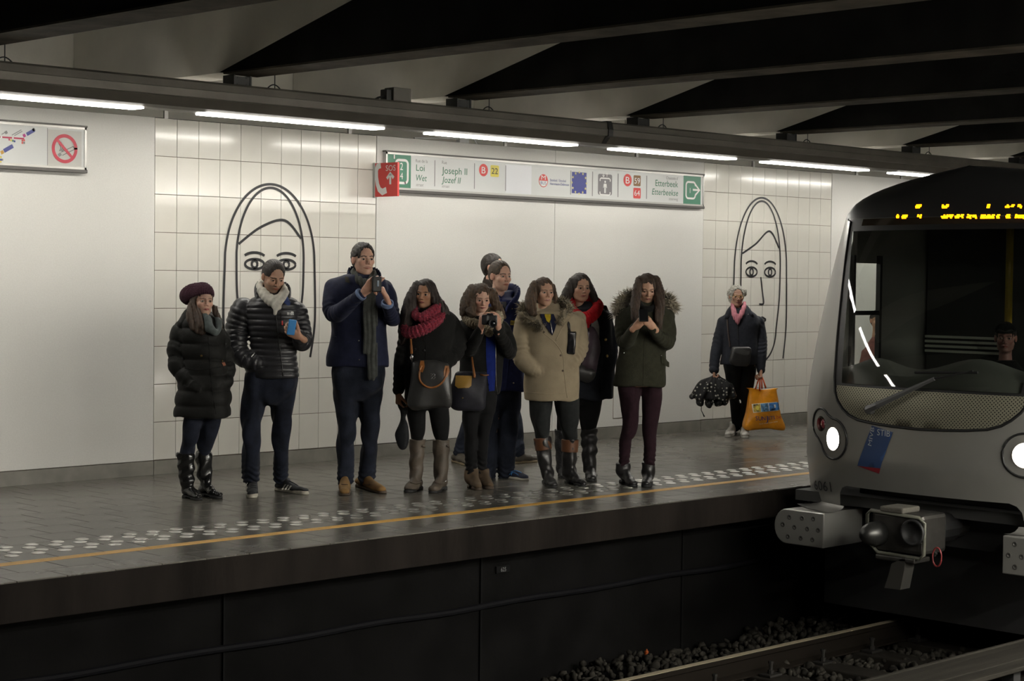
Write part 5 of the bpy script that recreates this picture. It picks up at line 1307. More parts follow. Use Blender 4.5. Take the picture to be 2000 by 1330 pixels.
# ---------------------------------------------------------------- man in the puffer jacket
f = Fig('man in black puffer jacket with striped white scarf looking down at a blue phone', FA, (575, 1242))
f.head(578, 199, .03, .236, 30, 22, skin=SK_M, stubble=.55, lid=.25, brow=(.012, .009, .007), nose=1.1)
f.hair('short', M_hairsh, h=.005, vol=1.0, front=.30, amp=.0015, f=330)
se = [(684, 440, 697, .135), (640, 444, 693, .135), (560, 466, 688, .13), (480, 462, 690, .135), (400, 450, 692, .14), (345, 440, 702, .135), (310, 470, 685, .12), (288, 500, 650, .10), (278, 512, 634, .085, -.02), (252, 520, 628, .055, -.06)]
ar = [[(432, 352, .0, 60), (402, 450, .0, 56), (404, 555, .05, 47), (450, 598, .09, 40), (500, 612, .105, 30)], [(690, 362, -.05, 48), (712, 440, -.02, 44), (716, 510, .05, 42), (704, 505, .14, 36), (700, 488, .20, 33)]]
M_puff = mat('black_puffer_nylon', (.020, .020, .023), .42, bump=.12, scale=70, var=.2, vscale=16)
coat = f.sdf('puffer_jacket', coat_of(f, se, ar, h=.0065, amp=.002, seed=4, q=quilt(.043, .010), sl=.001), M_puff)
S_ = Sdf(.006); S_.chain(f.pts([(500, 300, .08), (492, 262, .03), (515, 236, -.05), (570, 232, -.09), (630, 246, -.06), (652, 268, .0), (648, 300, .06)]), [f.m(9)] * 7, n=20, flat=(0, 0, 1), fl=3.0); f.sdf('collar', S_, M_puff, coat)
M_wscarf = cloth('white_striped_scarf', (.52, .50, .44), bump=.2)
S_ = Sdf(.005); S_.chain(f.pts([(525, 268, .05), (560, 300, .10), (602, 302, .10), (630, 272, .05)]), [f.m(20)] * 4, n=12); S_.chain(f.pts([(570, 225, -.07), (512, 232, -.01), (518, 272, .07), (560, 318, .13), (602, 345, .14)]), [f.m(r) for r in (16, 16, 19, 21, 14)], n=18); S_.chain(f.pts([(570, 225, -.07), (625, 245, -.01), (626, 285, .08), (605, 318, .14), (588, 345, .16), (585, 375, .15)]), [f.m(r) for r in (16, 14, 17, 18, 13, 9)], n=18); S_.disp(lambda P, T, I: .0022 * np.sin(T * 6 + P[:, 0] * 160 - P[:, 2] * 90)); f.sdf('scarf', S_, M_wscarf)
S_ = Sdf(.005); S_.chain(f.pts([(632, 300, .08), (640, 325, .10), (652, 338, .08)]), [f.m(r) for r in (14, 18, 9)], flat=(0, 1, 0), fl=.45); f.sdf('shirt_collar', S_, cloth('denim_shirt', (.05, .075, .19)))
lg = [[(500, 690, .03, 66), (482, 800, .05, 56), (470, 930, .06, 46), (470, 1060, .05, 42), (472, 1165, .04, 41)], [(630, 690, -.02, 64), (622, 800, 0, 53), (615, 930, .0, 43), (612, 1060, -.02, 39), (612, 1158, -.03, 38)]]; lg = fitlegs(f, lg, [((476, 1222), (474, 1262)), ((592, 1224), (736, 1246))])
f.sdf('jeans', legs_of(f, lg, hips=[(815, 535, 598, .06), (770, 472, 664, .10), (720, 446, 690, .12), (660, 444, 690, .12)], cuffs=.006), M_jean)
M_sneak = mat('black_suede', (.018, .019, .022), .8, bump=.2, scale=200); M_wsole = mat('cream_sole', (.42, .39, .32), .6); M_wstripe = mat('white_leather', (.60, .58, .52), .5)
f.hand(707, 492, .235, (-.75, .25, .45), (-.25, -.75, .5), thumb=-1, curl=(.55, .75, .5), tcurl=.3, tdir=(-.1, .35, .9))
for heel, toe in (((476, 1222), (474, 1262)), ((592, 1224), (736, 1246))):
    sh = f.shoe('sneaker', heel, toe, M_sneak, M_wsole, w=.042, hgt=.072, sole_h=.026)
    if toe[0] > 600:
        for k in range(3): f.decal(sh, [(614 + 15 * k, 1222), (622 + 15 * k, 1222), (640 + 13 * k, 1196 + 4 * k), (632 + 13 * k, 1196 + 3 * k)], M_wstripe, 'stripe', .002, 5)
        f.strip(sh, [(650, 1180), (672, 1190), (694, 1204)], .003, M_sneak, 'lace', .003)
    else:
        for k in range(3): f.decal(sh, [(441, 1224 - 10 * k), (446, 1226 - 10 * k), (454, 1210 - 10 * k), (450, 1208 - 10 * k)], M_wstripe, 'stripe', .002, 5)
        for k in range(3): f.strip(sh, [(466, 1190 + 10 * k), (492, 1192 + 10 * k)], .003, M_sneak, 'lace', .003)
f.strip(coat, [(586, 372), (592, 420), (600, 500), (612, 580), (622, 676)], .004, M_dark, 'zip', .003)
f.strip(coat, [(612, 372), (616, 430)], .003, M_dark, 'pocket_zip', .003); f.decal(coat, [(615, 412), (622, 411), (621, 430), (615, 428)], M_red, 'zip_pull', .006, 5)
# chest logo: quarter-dome arcs with three short lines of lettering
f.decal(coat, [(656, 384), (656, 372), (661, 365), (671, 366), (673, 383)], M_pwhite, 'logo_dome', .004, 4); f.strip(coat, [(659, 383), (662, 373), (668, 370)], .0012, M_puff, 'logo_arc', .006); f.strip(coat, [(664, 383), (666, 377), (671, 375)], .0012, M_puff, 'logo_arc', .006)
for k in range(3): f.decal(coat, [(641, 369 + 5 * k), (653, 370 + 5 * k), (653, 373 + 5 * k), (641, 372 + 5 * k)], M_pwhite, 'logo_line', .004, 4)
f.decal(coat, [(468, 582), (486, 562), (489, 566), (471, 587)], M_pwhite, 'sleeve_mark', .004, 5)
f.finish(core_of(f, se, lg, ar))
ph = f.thing('smartphone', 'blue smartphone held in the hand of the man in the puffer jacket', 'phone')
c = f.pt(664, 441, .30); uu = unit(f.pt(692, 416, .31) - f.pt(660, 412, .33)); vv_ = unit(f.pt(660, 412, .33) - f.pt(640, 462, .33)); nn_ = unit(np.cross(uu, vv_)); Mr = np.stack([uu, unit(np.cross(nn_, uu)), nn_], 1)
S_ = Sdf(.0028); S_.box(c, (.024, .052, .0028), Mr, .0045); V, F = S_.mesh(); o = link('case', fast_mesh('case', V, F, True), ph, mat('blue_phone_case', (.04, .22, .52), .3))
q = Sdf(.0025).ell(c - nn_ * .0075 + vv_ * .005, (.005, .006, .0012), Mr).mesh(); link('emblem', fast_mesh('emblem', *q, True), ph, M_ink)
# ---------------------------------------------------------------- tall man taking a picture
f = Fig('tall smiling man in navy jacket and long grey scarf raising a black phone', FB, (240, 1255))
f.head(272, 140, .02, .240, 28, -2, skin=SK_L, stubble=.14, smile=1.2, lid=.55, brow=(.02, .013, .009), eyes=(.04, .025, .015))
f.hair('short', M_hairsh, h=.005, vol=1.03, front=.31, amp=.0025, f=260, curl=.004)
se = [(652, 95, 388, .15), (600, 100, 388, .15), (540, 108, 385, .14), (470, 115, 384, .14), (400, 112, 384, .145), (320, 106, 388, .145), (270, 108, 388, .14), (235, 135, 372, .12), (215, 180, 345, .10), (206, 205, 330, .085, -.02), (184, 216, 322, .055, -.06)]
ar = [[(128, 275, .0, 42), (116, 350, .06, 44), (128, 405, .14, 42), (190, 365, .28, 36), (252, 312, .38, 29)], [(372, 272, -.08, 38), (402, 350, -.04, 38), (408, 425, .05, 38), (400, 400, .14, 34), (384, 358, .25, 28)]]
M_navy = cloth('navy_jacket_cloth', (.014, .017, .040), rough=.7, bump=.2)
coat = f.sdf('jacket', coat_of(f, se, ar, amp=.004, seed=6), M_navy)
S_ = Sdf(.006); S_.chain(f.pts([(236, 268, .12), (205, 228, .06), (205, 200, -.03), (260, 190, -.09), (320, 200, -.06), (348, 222, .02), (352, 262, .09)]), [f.m(8.5)] * 7, n=20, flat=(0, 0, 1), fl=3.2); f.sdf('collar', S_, M_navy, coat)
M_gscarf = cloth('dark_grey_scarf', (.062, .066, .060), bump=.5, scale=200)
S_ = Sdf(.006); S_.chain(f.pts([(262, 190, -.10), (222, 205, .0), (245, 240, .10), (285, 258, .14)]), [f.m(r) for r in (20, 20, 23, 20)], n=14); S_.chain(f.pts([(262, 190, -.10), (318, 208, .0), (305, 245, .10), (280, 262, .14)]), [f.m(r) for r in (20, 18, 22, 20)], n=14)
S_.chain(f.pts([(283, 255, .14), (288, 340, .175), (286, 460, .175), (288, 582, .175)]), [f.m(r) for r in (20, 19, 18, 18)], n=16, flat=(0, 1, 0), fl=.5, k=.005); S_.chain(f.pts([(295, 255, .13), (312, 340, .165), (312, 500, .165), (312, 698, .165)]), [f.m(r) for r in (20, 22, 23, 24)], n=16, flat=(0, 1, 0), fl=.5, k=.005); S_.disp(lambda P, T, I: .004 * np.sin(P[:, 0] * 190 + .8 * np.sin(P[:, 2] * 20))); f.sdf('scarf', S_, M_gscarf)
lg = [[(185, 690, .03, 68), (190, 800, .05, 60), (190, 930, .06, 45), (185, 1060, .04, 41), (181, 1195, .03, 40)], [(305, 690, -.02, 66), (302, 800, .0, 56), (303, 930, .02, 45), (298, 1060, .0, 41), (289, 1192, -.02, 40)]]; lg = fitlegs(f, lg, [((182, 1226), (180, 1276)), ((246, 1230), (366, 1266))])
f.sdf('jeans', legs_of(f, lg, hips=[(820, 222, 276, .05), (775, 152, 345, .10), (730, 122, 370, .13), (640, 118, 372, .13)], cuffs=.006), M_jean2)
M_tan = mat('tan_suede', (.21, .115, .035), .85, bump=.3, scale=200, var=.2, vscale=12)
for heel, toe in (((182, 1226), (180, 1276)), ((246, 1230), (366, 1266))):
    sh = f.shoe('desert_boot', heel, toe, M_tan, M_brownsole, w=.044, hgt=.085, sole_h=.018)
    x0 = 180 if toe[0] < 300 else 290
    f.strip(sh, [(x0 - 14, 1222), (x0 + 14, 1224)], .003, M_brownsole, 'lace', .003)
f.hand(275, 297, .40, (.55, .25, .62), (.45, -.55, .45), thumb=-1, curls=((.35, .3, .2), (.75, .45, .3), (.85, .5, .35), (1.0, .6, .4)), L=1.08, tcurl=.2, tdir=(.65, .25, .7))
f.hand(386, 335, .28, (-.35, .2, .85), (-.75, .1, .1), thumb=1, curl=(1.0, 1.2, .8), L=1.05, tdir=(-.5, .35, .75))
S_ = Sdf(.005); a, b = f.pt(252, 312, .38), f.pt(262, 304, .39); S_.chain([a, b], [f.m(30.5)] * 2); S_.cut(b, b - a, .002); S_.cut(a, a - b, .002); f.sdf('shirt_cuff', S_, cloth('pale_blue_shirt', (.16, .22, .36), bump=.05))
S_ = Sdf(.005); a, b = f.pt(385, 362, .25), f.pt(386, 344, .27); S_.chain([a, b], [f.m(29.5)] * 2); S_.cut(b, b - a, .002); S_.cut(a, a - b, .002); f.sdf('shirt_cuff', S_, MATS['pale_blue_shirt'])
f.decal(coat, [(122, 512), (222, 500), (224, 520), (175, 530), (124, 532)], M_navy, 'pocket_flap', .006); f.button(coat, 168, 514, .007, M_chrome); f.strip(coat, [(262, 300), (268, 400), (270, 500), (270, 650)], .004, M_navy, 'front_placket', .004)
for cx, cy in ((248, 440), (248, 530), (250, 622), (238, 300)): f.button(coat, cx, cy, .006, M_chrome)
f.decal(coat, [(184, 225), (200, 228), (206, 256), (186, 252)], cloth('olive_trim', (.035, .033, .022)), 'collar_tab', .012, 6)
f.finish(core_of(f, se, lg, ar))
ph = f.thing('smartphone', 'black phone held up by the tall man to take a picture', 'phone')
c = f.pt(334, 259, .44); Mr = rotm((0, 0, 1), math.radians(25)); S_ = Sdf(.003); S_.box(c, (.030, .005, .050), Mr, .006); V, F = S_.mesh(); link('case', fast_mesh('case', V, F, True), ph, mat('black_phone', (.008, .008, .009), .5, spec=.3))
S_ = Sdf(.0022); S_.box(c + Mr @ np.array([.006, -.012, .006]), (.008, .0006, .022), Mr, .001); V, F = S_.mesh(); link('camera_window', fast_mesh('camera_window', V, F), ph, mat('phone_lens', (.05, .09, .14), .1))
# ---------------------------------------------------------------- woman with the red scarf
f = Fig('long-haired woman in black coat with chunky red knit scarf and taupe boots', FB, (572, 1255))
f.head(566, 306, .03, .212, -16, 3, roll=-4, skin=SK_T, male=False, lips=(.30, .09, .085), lid=.65, brow=(.012, .008, .006), eyes=(.02, .012, .008))
f.hair('long', M_hairdk, [[(528, 262, .03, 20), (500, 330, .05, 30), (482, 410, .09, 34), (468, 480, .08, 30), (456, 538, .06, 12)], [(598, 275, .04, 20), (622, 340, .05, 26), (655, 385, .06, 26), (672, 420, .06, 18), (680, 440, .07, 8)], [(560, 300, -.08, 46), (590, 370, -.09, 52), (640, 400, -.05, 34)]], front=.25, part_x=.02)
se = [(752, 462, 684, .14), (690, 458, 692, .145), (620, 472, 692, .14), (540, 470, 702, .135), (470, 468, 712, .135), (425, 482, 712, .125), (395, 515, 698, .11), (370, 545, 650, .085)]
ar = [[(490, 455, .0, 38), (468, 560, -.01, 38), (448, 660, .0, 35), (440, 765, .04, 27)], [(692, 445, -.06, 42), (720, 520, -.06, 42), (715, 590, -.01, 38), (660, 640, .10, 30), (630, 655, .13, 24)]]
coat = f.sdf('coat', coat_of(f, se, ar, amp=.003, seed=7, sl=.005), M_blackc)
S_ = Sdf(.0055); S_.chain(f.pts([(590, 340, -.06), (640, 352, .02), (605, 388, .12), (555, 418, .17), (520, 408, .13), (515, 370, .02)]), [f.m(r) for r in (18, 20, 24, 24, 20, 16)], n=20, k=.006); S_.chain(f.pts([(600, 380, -.08), (652, 400, .04), (612, 440, .15), (552, 476, .21), (492, 492, .19), (470, 470, .12), (500, 425, .02)]), [f.m(r) for r in (18, 22, 27, 29, 27, 22, 16)], n=24, k=.006, t0=3.0); S_.disp(knit(240, .004)); f.sdf('scarf', S_, cloth('red_marled_knit', (.34, .035, .055), bump=.9, scale=110, var=.5, vscale=120, col2=(.12, .03, .05)))
lg = [[(525, 800, .02, 55), (526, 900, .03, 45), (530, 990, .03, 32)], [(620, 800, .0, 53), (635, 900, .0, 45), (646, 990, .0, 34)]]; lg = fitlegs(f, lg, [((540, 1240), (482, 1262)), ((656, 1240), (602, 1264))])
f.sdf('trousers', legs_of(f, lg, hips=[(862, 555, 592, .06), (825, 488, 660, .10), (780, 472, 672, .12), (730, 468, 676, .12)], cuffs=0, amp=.002), M_blackt)
M_taupe = mat('taupe_leather', (.085, .066, .048), .6, bump=.2, scale=60, var=.2, vscale=10)
for heel, toe, sh_ in (((540, 1240), (482, 1262), [(530, 1004, None, 40), (526, 1100, None, 36), (524, 1180, None, 33)]), ((656, 1240), (602, 1264), [(646, 1004, None, 43), (644, 1100, None, 38), (642, 1180, None, 34)])):
    b_ = f.shoe('boot', heel, toe, M_taupe, M_rubber, w=.045, hgt=.085, shaft=sh_, heel_h=.012, folds_amp=.003)
    cx = sh_[2][0]; f.strip(b_, [(cx - 28, 1212), (cx, 1218), (cx + 26, 1208)], .006, M_taupe, 'ankle_strap', .003); f.button(b_, cx + 24, 1206, .010, M_chrome, 'buckle')
    f.strip(b_, [(cx + 26, 1035), (cx + 38, 1040)], .008, M_taupe, 'shaft_buckle', .004)
f.hand(438, 775, .04, (.02, .05, -1), (.6, -.3, 0), thumb=1, curl=(.7, .9, .6))
f.decal(coat, [(640, 395), (665, 420), (625, 470), (570, 520), (568, 548), (560, 520), (590, 460)], M_blackc, 'lapel', .007)
for cx, cy in ((518, 572), (562, 578)): f.button(coat, cx, cy, .011, M_leather)
f.strip(coat, [(568, 548), (572, 600), (560, 700), (556, 748)], .004, M_blackc, 'front_edge', .002)
f.finish(core_of(f, se, lg, ar))
bg = f.thing('tote_bag', 'large black leather tote bag with round tan handles carried by the long-haired woman', 'bag')
S_ = Sdf(.007); S_.loft([(z, x, y, a, b) for z, x, y, a, b in f.secs([(858, 500, 682, .05, .225), (835, 484, 692, .075, .225), (760, 486, 694, .075, .225), (690, 496, 692, .06, .225), (640, 500, 688, .035, .225), (628, 504, 684, .02, .225)])], n=3.2, cap=.015); S_.disp(folds(11, .006, 12, 30)); V, F = S_.mesh(); f.caches['tote'] = (V, F); tb = link('bag_body', fast_mesh('bag_body', V, F, True), bg, mat('soft_black_leather', (.030, .030, .029), .38, bump=.15, scale=40, var=.15, vscale=8)); f.caches[tb.name] = (V, F)
M_tanl = mat('tan_leather', (.26, .095, .022), .45, bump=.1, scale=120)
f.todo = []
hd = [f.surf(tb, *p, .006)[0] for p in curve([(551, 650), (540, 685), (545, 725), (575, 752), (610, 754), (645, 735), (665, 700), (670, 665)], 26)]; link('handle', MB().tube(hd, .0075, 8).build('h', M_tanl, smooth=True).data, bg); bpy.data.objects.remove(bpy.data.objects['h'])
for (x, y) in ((552, 655), (668, 678)): f.decal(tb, [(x - 12, y + 24), (x - 13, y), (x - 6, y - 26), (x + 10, y - 26), (x + 14, y), (x + 4, y + 28)], M_tanl, 'handle_tab', .006, 6); f.button(tb, x, y + 4, .006, M_gold, 'rivet'); f.button(tb, x + 2, y - 14, .006, M_gold, 'rivet')
for k, t_ in enumerate(('B', 'B')): 
    for q in range(2): f.strip(tb, curve([(592 + 13 * k, 690 + 14 * q), (600 + 13 * k, 690 + 14 * q), (602 + 13 * k, 697 + 14 * q), (594 + 13 * k, 700 + 14 * q)], 6), .0022, M_chrome, 'monogram', .004, 8)
st_ = [f.pt(498, 515, .20), f.pt(500, 560, .225), f.pt(502, 592, .235)]; o = MB().tube(st_, .010, 8).build('strap', M_tanl, smooth=True); o.parent = bg
o = MB().tube([f.pt(502, 592, .235), f.pt(503, 612, .235), f.pt(504, 634, .23)], .005, 6).tube([f.pt(502 + 7 * math.cos(w), 610 + 12 * math.sin(w), .237) for w in np.linspace(0, 6.28, 12, endpoint=False)], .0025, 6, closed=True).build('clip', M_chrome, smooth=True); o.parent = bg
for q, par in f.todo: q.parent = bg
S_ = Sdf(.006); S_.chain(f.pts([(445, 800, .05), (455, 850, .05), (454, 905, .05), (455, 960, .05), (452, 1000, .05), (464, 1036, .05)]), [f.m(r) for r in (14, 24, 15, 32, 34, 12)], n=20, flat=(0, 1, 0), fl=.6); S_.disp(folds(13, .006, 30, 70)); V, F = S_.mesh()
o = link('folded_umbrella', fast_mesh('folded_umbrella', V, F, True), None, cloth('black_umbrella_cloth', (.017, .018, .020), rough=.6)); o.location = f.A; o.rotation_euler = (0, 0, ZROT); tag(o, 'crumpled dark folded umbrella hanging from the hand of the long-haired woman', 'umbrella')
# ---------------------------------------------------------------- woman with the camera
f = Fig('curly-haired woman in black jacket with cream knit scarf looking at her camera', FC, (188, 1212))
f.head(202, 282, .05, .208, 14, 16, skin=SK_L, male=False, lips=(.42, .13, .13), smile=.5, lid=.15, cheek=.2)
f.hair('long', M_hairlt, [[(160, 240, .04, 28), (132, 295, .05, 32), (118, 340, .06, 24), (108, 362, .05, 12)], [(165, 290, .07, 20), (150, 345, .10, 22), (165, 365, .12, 12)], [(255, 250, .02, 20), (272, 310, .03, 24), (295, 350, .03, 20), (312, 375, .03, 10)]], curl=.006, amp=.003, front=.24)
se = [(748, 92, 290, .13), (650, 92, 302, .13), (560, 96, 312, .125), (480, 96, 318, .125), (425, 100, 318, .12), (395, 125, 302, .105), (370, 155, 280, .08)]
ar = [[(118, 430, .0, 40), (118, 495, .05, 40), (140, 530, .12, 37), (170, 490, .22, 31), (196, 440, .28, 25)], [(303, 430, -.05, 38), (334, 500, -.02, 38), (338, 548, .05, 34), (312, 500, .16, 30), (284, 440, .26, 25)]]
coat = f.sdf('jacket', coat_of(f, se, ar, amp=.003, seed=9), M_blackc)
M_cream = cloth('cream_bouclé_knit', (.50, .44, .33), bump=1.0, scale=90, var=.45, vscale=110, col2=(.22, .18, .12))
S_ = Sdf(.0055); S_.chain(f.pts([(200, 350, -.07), (130, 365, .0), (150, 400, .09), (200, 418, .14), (240, 440, .15)]), [f.m(r) for r in (18, 24, 26, 24, 20)], n=18); S_.chain(f.pts([(200, 350, -.07), (275, 350, .0), (282, 385, .07), (258, 420, .12), (240, 452, .14)]), [f.m(r) for r in (18, 26, 26, 24, 18)], n=18); S_.disp(knit(300, .004)); f.sdf('scarf', S_, M_cream)
lg = [[(160, 760, .03, 56), (148, 880, .04, 42), (150, 970, .03, 33), (153, 1125, .02, 26)], [(222, 760, .0, 54), (212, 880, .01, 40), (205, 970, .0, 32), (203, 1125, .0, 25)]]; lg = fitlegs(f, lg, [((146, 1206), (190, 1224)), ((200, 1200), (246, 1219))])
f.sdf('trousers', legs_of(f, lg, hips=[(840, 112, 262, .09), (780, 106, 272, .12), (720, 108, 275, .12)], amp=.002), M_blackt)
M_brsu = mat('brown_suede', (.085, .055, .030), .85, bump=.25, scale=160, var=.2, vscale=12)
for heel, toe, sh_ in (((146, 1206), (190, 1224), [(150, 1118, None, 31), (150, 1165, None, 31)]), ((200, 1200), (246, 1219), [(203, 1116, None, 29), (203, 1160, None, 30)])): f.shoe('ankle_boot', heel, toe, M_brsu, M_brownsole, w=.041, hgt=.085, shaft=sh_, heel_h=.03)
f.decal(coat, [(224, 462), (268, 462), (270, 560), (268, 660), (264, 735), (238, 738), (228, 640), (224, 560)], cloth('royal_blue_top', (.006, .016, .13), bump=.1), 'blue_top', .004)
f.strip(coat, [(270, 480), (270, 580), (270, 680), (276, 742), (284, 755)], .0025, M_chrome, 'zip', .006)
f.hand(200, 428, .30, (.12, .25, .9), (.5, -.5, -.1), thumb=-1, curl=(.7, .8, .6), L=.92, tdir=(.3, -.3, .8)); f.hand(286, 432, .28, (-.05, .25, .9), (-.6, -.35, -.1), thumb=1, curl=(.55, .7, .5), L=.92, tdir=(-.4, -.3, .7))
f.finish(core_of(f, se, lg, ar))
cm = f.thing('photo_camera', 'black photo camera held in front of the curly-haired woman', 'camera')
c = f.pt(243, 388, .34); M_cam = mat('black_camera_plastic', (.012, .012, .013), .4, bump=.1, scale=300); S_ = Sdf(.003); S_.box(c, (.048, .020, .028), None, .007); S_.box(c + np.array([0, .0, .034]), (.018, .016, .010), None, .005, .01); S_.box(c + np.array([-.038, -.008, .0]), (.014, .022, .027), None, .008, .012); V, F = S_.mesh(); link('camera_body', fast_mesh('camera_body', V, F, True), cm, M_cam)
lc = f.pt(256, 404, .36); o = MB().lathe([(.030, 0), (.031, .03), (.029, .032), (.029, .05), (.031, .052), (.031, .06), (.024, .06), (.022, .05)], lc, (0.05, -1, -.05), 24).build('lens', M_cam, smooth=True); o.parent = cm
o = MB().lathe([(.0225, 0), (.015, .004), (.001, .006)], lc + np.array([0.0025, -.049, -.0025]), (0.05, -1, -.05), 20).build('lens_glass', mat('lens_glass', (.01, .012, .016), .05, coat=1), smooth=True); o.parent = cm
o = MB().lathe([(.0315, 0), (.0315, .004)], lc + np.array([.0, -.004, 0]), (0.05, -1, -.05), 24).build('lens_ring', M_chrome, smooth=True); o.parent = cm
bg = f.thing('shoulder_bag', 'dark nylon shoulder bag with mustard leather flap beside the curly-haired woman', 'bag')
S_ = Sdf(.007); S_.loft(f.secs([(836, 80, 195, .05, .14), (815, 52, 218, .07, .14), (760, 44, 226, .075, .14), (700, 52, 226, .06, .14), (655, 68, 228, .035, .14), (642, 80, 224, .02, .14)]), n=3, cap=.015); S_.disp(folds(15, .006, 14, 40)); V, F = S_.mesh(); bd = link('bag_body', fast_mesh('bag_body', V, F, True), bg, cloth('dark_nylon', (.018, .018, .024), rough=.5, bump=.1)); f.caches[bd.name] = (V, F); f.todo = []
f.decal(bd, [(78, 662), (155, 664), (150, 712), (138, 722), (88, 724), (74, 712)], mat('mustard_leather', (.30, .17, .03), .5, bump=.1, scale=90), 'flap', .008, 7); f.button(bd, 112, 714, .006, M_gold, 'stud'); f.button(bd, 109, 771, .006, M_gold, 'stud')
for q, par in f.todo: q.parent = bg
o = MB().tube([f.pt(154, 570, .14), f.pt(160, 615, .17), f.pt(167, 662, .20), f.pt(165, 672, .205)], [.008, .008, .011, .010], 8).build('strap', M_tanl, smooth=True); o.parent = bg
o = MB().tube([f.pt(196, 656, .17), f.pt(215, 660, .18), f.pt(238, 658, .18)], [.007, .006, .004], 6).build('zip_tab', M_tanl, smooth=True); o.parent = bg
# ---------------------------------------------------------------- man in the blue jacket
f = Fig('short-haired man in open blue jacket standing behind the woman with the camera', FC, (300, 1162))
f.head(296, 174, .03, .238, 38, 2, skin=SK_L, stubble=.08, lid=.4, brow=(.05, .03, .02), eyes=(.08, .07, .05))
f.hair('short', M_hairsh2, h=.005, vol=1.01, front=.31, amp=.0018, f=300)
se = [(736, 190, 412, .14), (640, 190, 412, .14), (540, 192, 410, .135), (440, 190, 408, .14), (350, 190, 405, .135), (310, 205, 398, .12), (290, 225, 375, .10), (278, 240, 358, .085, -.02), (246, 250, 365, .055, -.06)]
ar = [[(205, 345, .0, 40), (185, 480, .0, 38), (190, 610, .04, 30)], [(390, 350, -.05, 38), (402, 480, -.02, 36), (388, 610, .05, 30)]]
M_bluej = cloth('blue_jacket_cloth', (.018, .024, .085), rough=.65, bump=.15)
coat = f.sdf('jacket', coat_of(f, se, ar, amp=.004, seed=12), M_bluej)
S_ = Sdf(.006); S_.chain(f.pts([(300, 330, .13), (282, 290, .07), (258, 255, -.02), (290, 238, -.10), (350, 238, -.08), (378, 262, -.01), (360, 300, .07), (330, 330, .13)]), [f.m(r) for r in (9, 11, 11, 11, 12, 13, 12, 10)], n=24, flat=(.3, .3, 1), fl=2.6); f.sdf('collar', S_, M_bluej, coat)
f.decal(coat, [(284, 300), (322, 300), (324, 330), (306, 345), (290, 332)], cloth('grey_tee', (.09, .09, .10)), 'shirt', .006)
f.decal(coat, [(344, 391), (382, 393), (381, 416), (343, 413)], mat('yellow_patch', (.45, .36, .06), .5), 'patch', .006)
p0, n0 = f.surf(coat, 346, 410, .009); p1, _ = f.surf(coat, 376, 412, .009); o = lettering('RIC', p0, unit(p1 - p0), (0, 0, 1), .022, M_ink, None, np.linalg.norm(p1 - p0)); f.todo.append((o, coat))
f.strip(coat, [(352, 340), (345, 420), (340, 520), (330, 640), (322, 732)], .004, M_bluej, 'front_edge', .004); f.decal(coat, [(338, 585), (392, 590), (402, 626), (360, 645), (336, 630)], M_bluej, 'pocket_flap', .008)
for cx, cy in ((351, 332), (357, 583), (358, 698)): f.button(coat, cx, cy, .007, M_chrome)
lg = [[(245, 740, .02, 58), (238, 880, .03, 50), (232, 1010, .02, 44), (228, 1140, .0, 42)], [(336, 740, -.02, 56), (330, 880, .0, 52), (322, 1010, .0, 47), (326, 1140, -.03, 44)]]; lg = fitlegs(f, lg, [((222, 1150), (224, 1190)), ((296, 1156), (424, 1176))])
f.sdf('jeans', legs_of(f, lg, hips=[(820, 200, 385, .10), (720, 192, 392, .12)], cuffs=.005), M_jean2)
M_nshoe = mat('navy_canvas', (.012, .016, .035), .8, bump=.2, scale=240); M_lace = mat('bright_blue_lace', (.02, .16, .42), .6)
f.shoe('shoe', (222, 1150), (224, 1190), M_nshoe, M_wsole, w=.042, hgt=.065)
sh = f.shoe('shoe', (296, 1156), (424, 1176), M_nshoe, M_wsole, w=.042, hgt=.065, sole_h=.016)
f.strip(sh, [(340, 1146), (362, 1138), (384, 1150)], .003, M_lace, 'lace', .004); f.strip(sh, [(345, 1136), (372, 1130), (398, 1140)], .003, M_lace, 'lace', .006); f.strip(sh, [(350, 1150), (354, 1132)], .003, M_lace, 'lace', .005)
f.finish(core_of(f, se, lg, ar))
# ---------------------------------------------------------------- man walking past behind
f = Fig('dark-haired man in brown jacket walking past behind the man in the blue jacket', FC, (255, 1082))
f.head(262, 132, .0, .232, 68, 0, skin=SK_L, stubble=.2, lid=.5)
f.hair('short', M_hairsh, h=.005, vol=1.02, front=.29, amp=.002)
se = [(640, 180, 350, .15), (540, 180, 350, .14), (440, 178, 355, .14), (340, 182, 350, .135), (270, 190, 340, .12), (225, 205, 320, .10), (195, 220, 300, .085)]
ar = [[(205, 260, .1, 36), (180, 380, .12, 34), (200, 500, .14, 28)], [(310, 265, -.12, 36), (320, 390, -.12, 34), (345, 490, -.08, 28)]]
coat = f.sdf('jacket', coat_of(f, se, ar, amp=.004, seed=14), cloth('dark_brown_jacket', (.030, .022, .018), rough=.7))
S_ = Sdf(.006); S_.chain(f.pts([(215, 205, .0), (235, 180, -.07), (290, 180, -.06), (315, 200, .02), (270, 215, .09), (220, 208, .04)]), [f.m(9)] * 6, n=18, flat=(0, 0, 1), fl=2.4); f.sdf('collar', S_, MATS['dark_brown_jacket'], coat)
lg = [[(245, 640, .05, 52), (185, 790, .06, 46), (140, 920, .06, 40), (105, 1035, .05, 36)], [(285, 640, -.05, 52), (330, 790, -.06, 48), (365, 920, -.06, 42), (372, 1035, -.06, 38)]]; lg = fitlegs(f, lg, [((68, 1082), (150, 1106)), ((352, 1094), (468, 1084))])
f.sdf('jeans', legs_of(f, lg, hips=[(720, 200, 335, .10), (620, 186, 345, .12)], cuffs=.004), M_jean2)
M_olsh = mat('olive_brown_leather', (.055, .045, .032), .6, bump=.2, scale=80); M_gum = mat('gum_sole', (.22, .17, .10), .7)
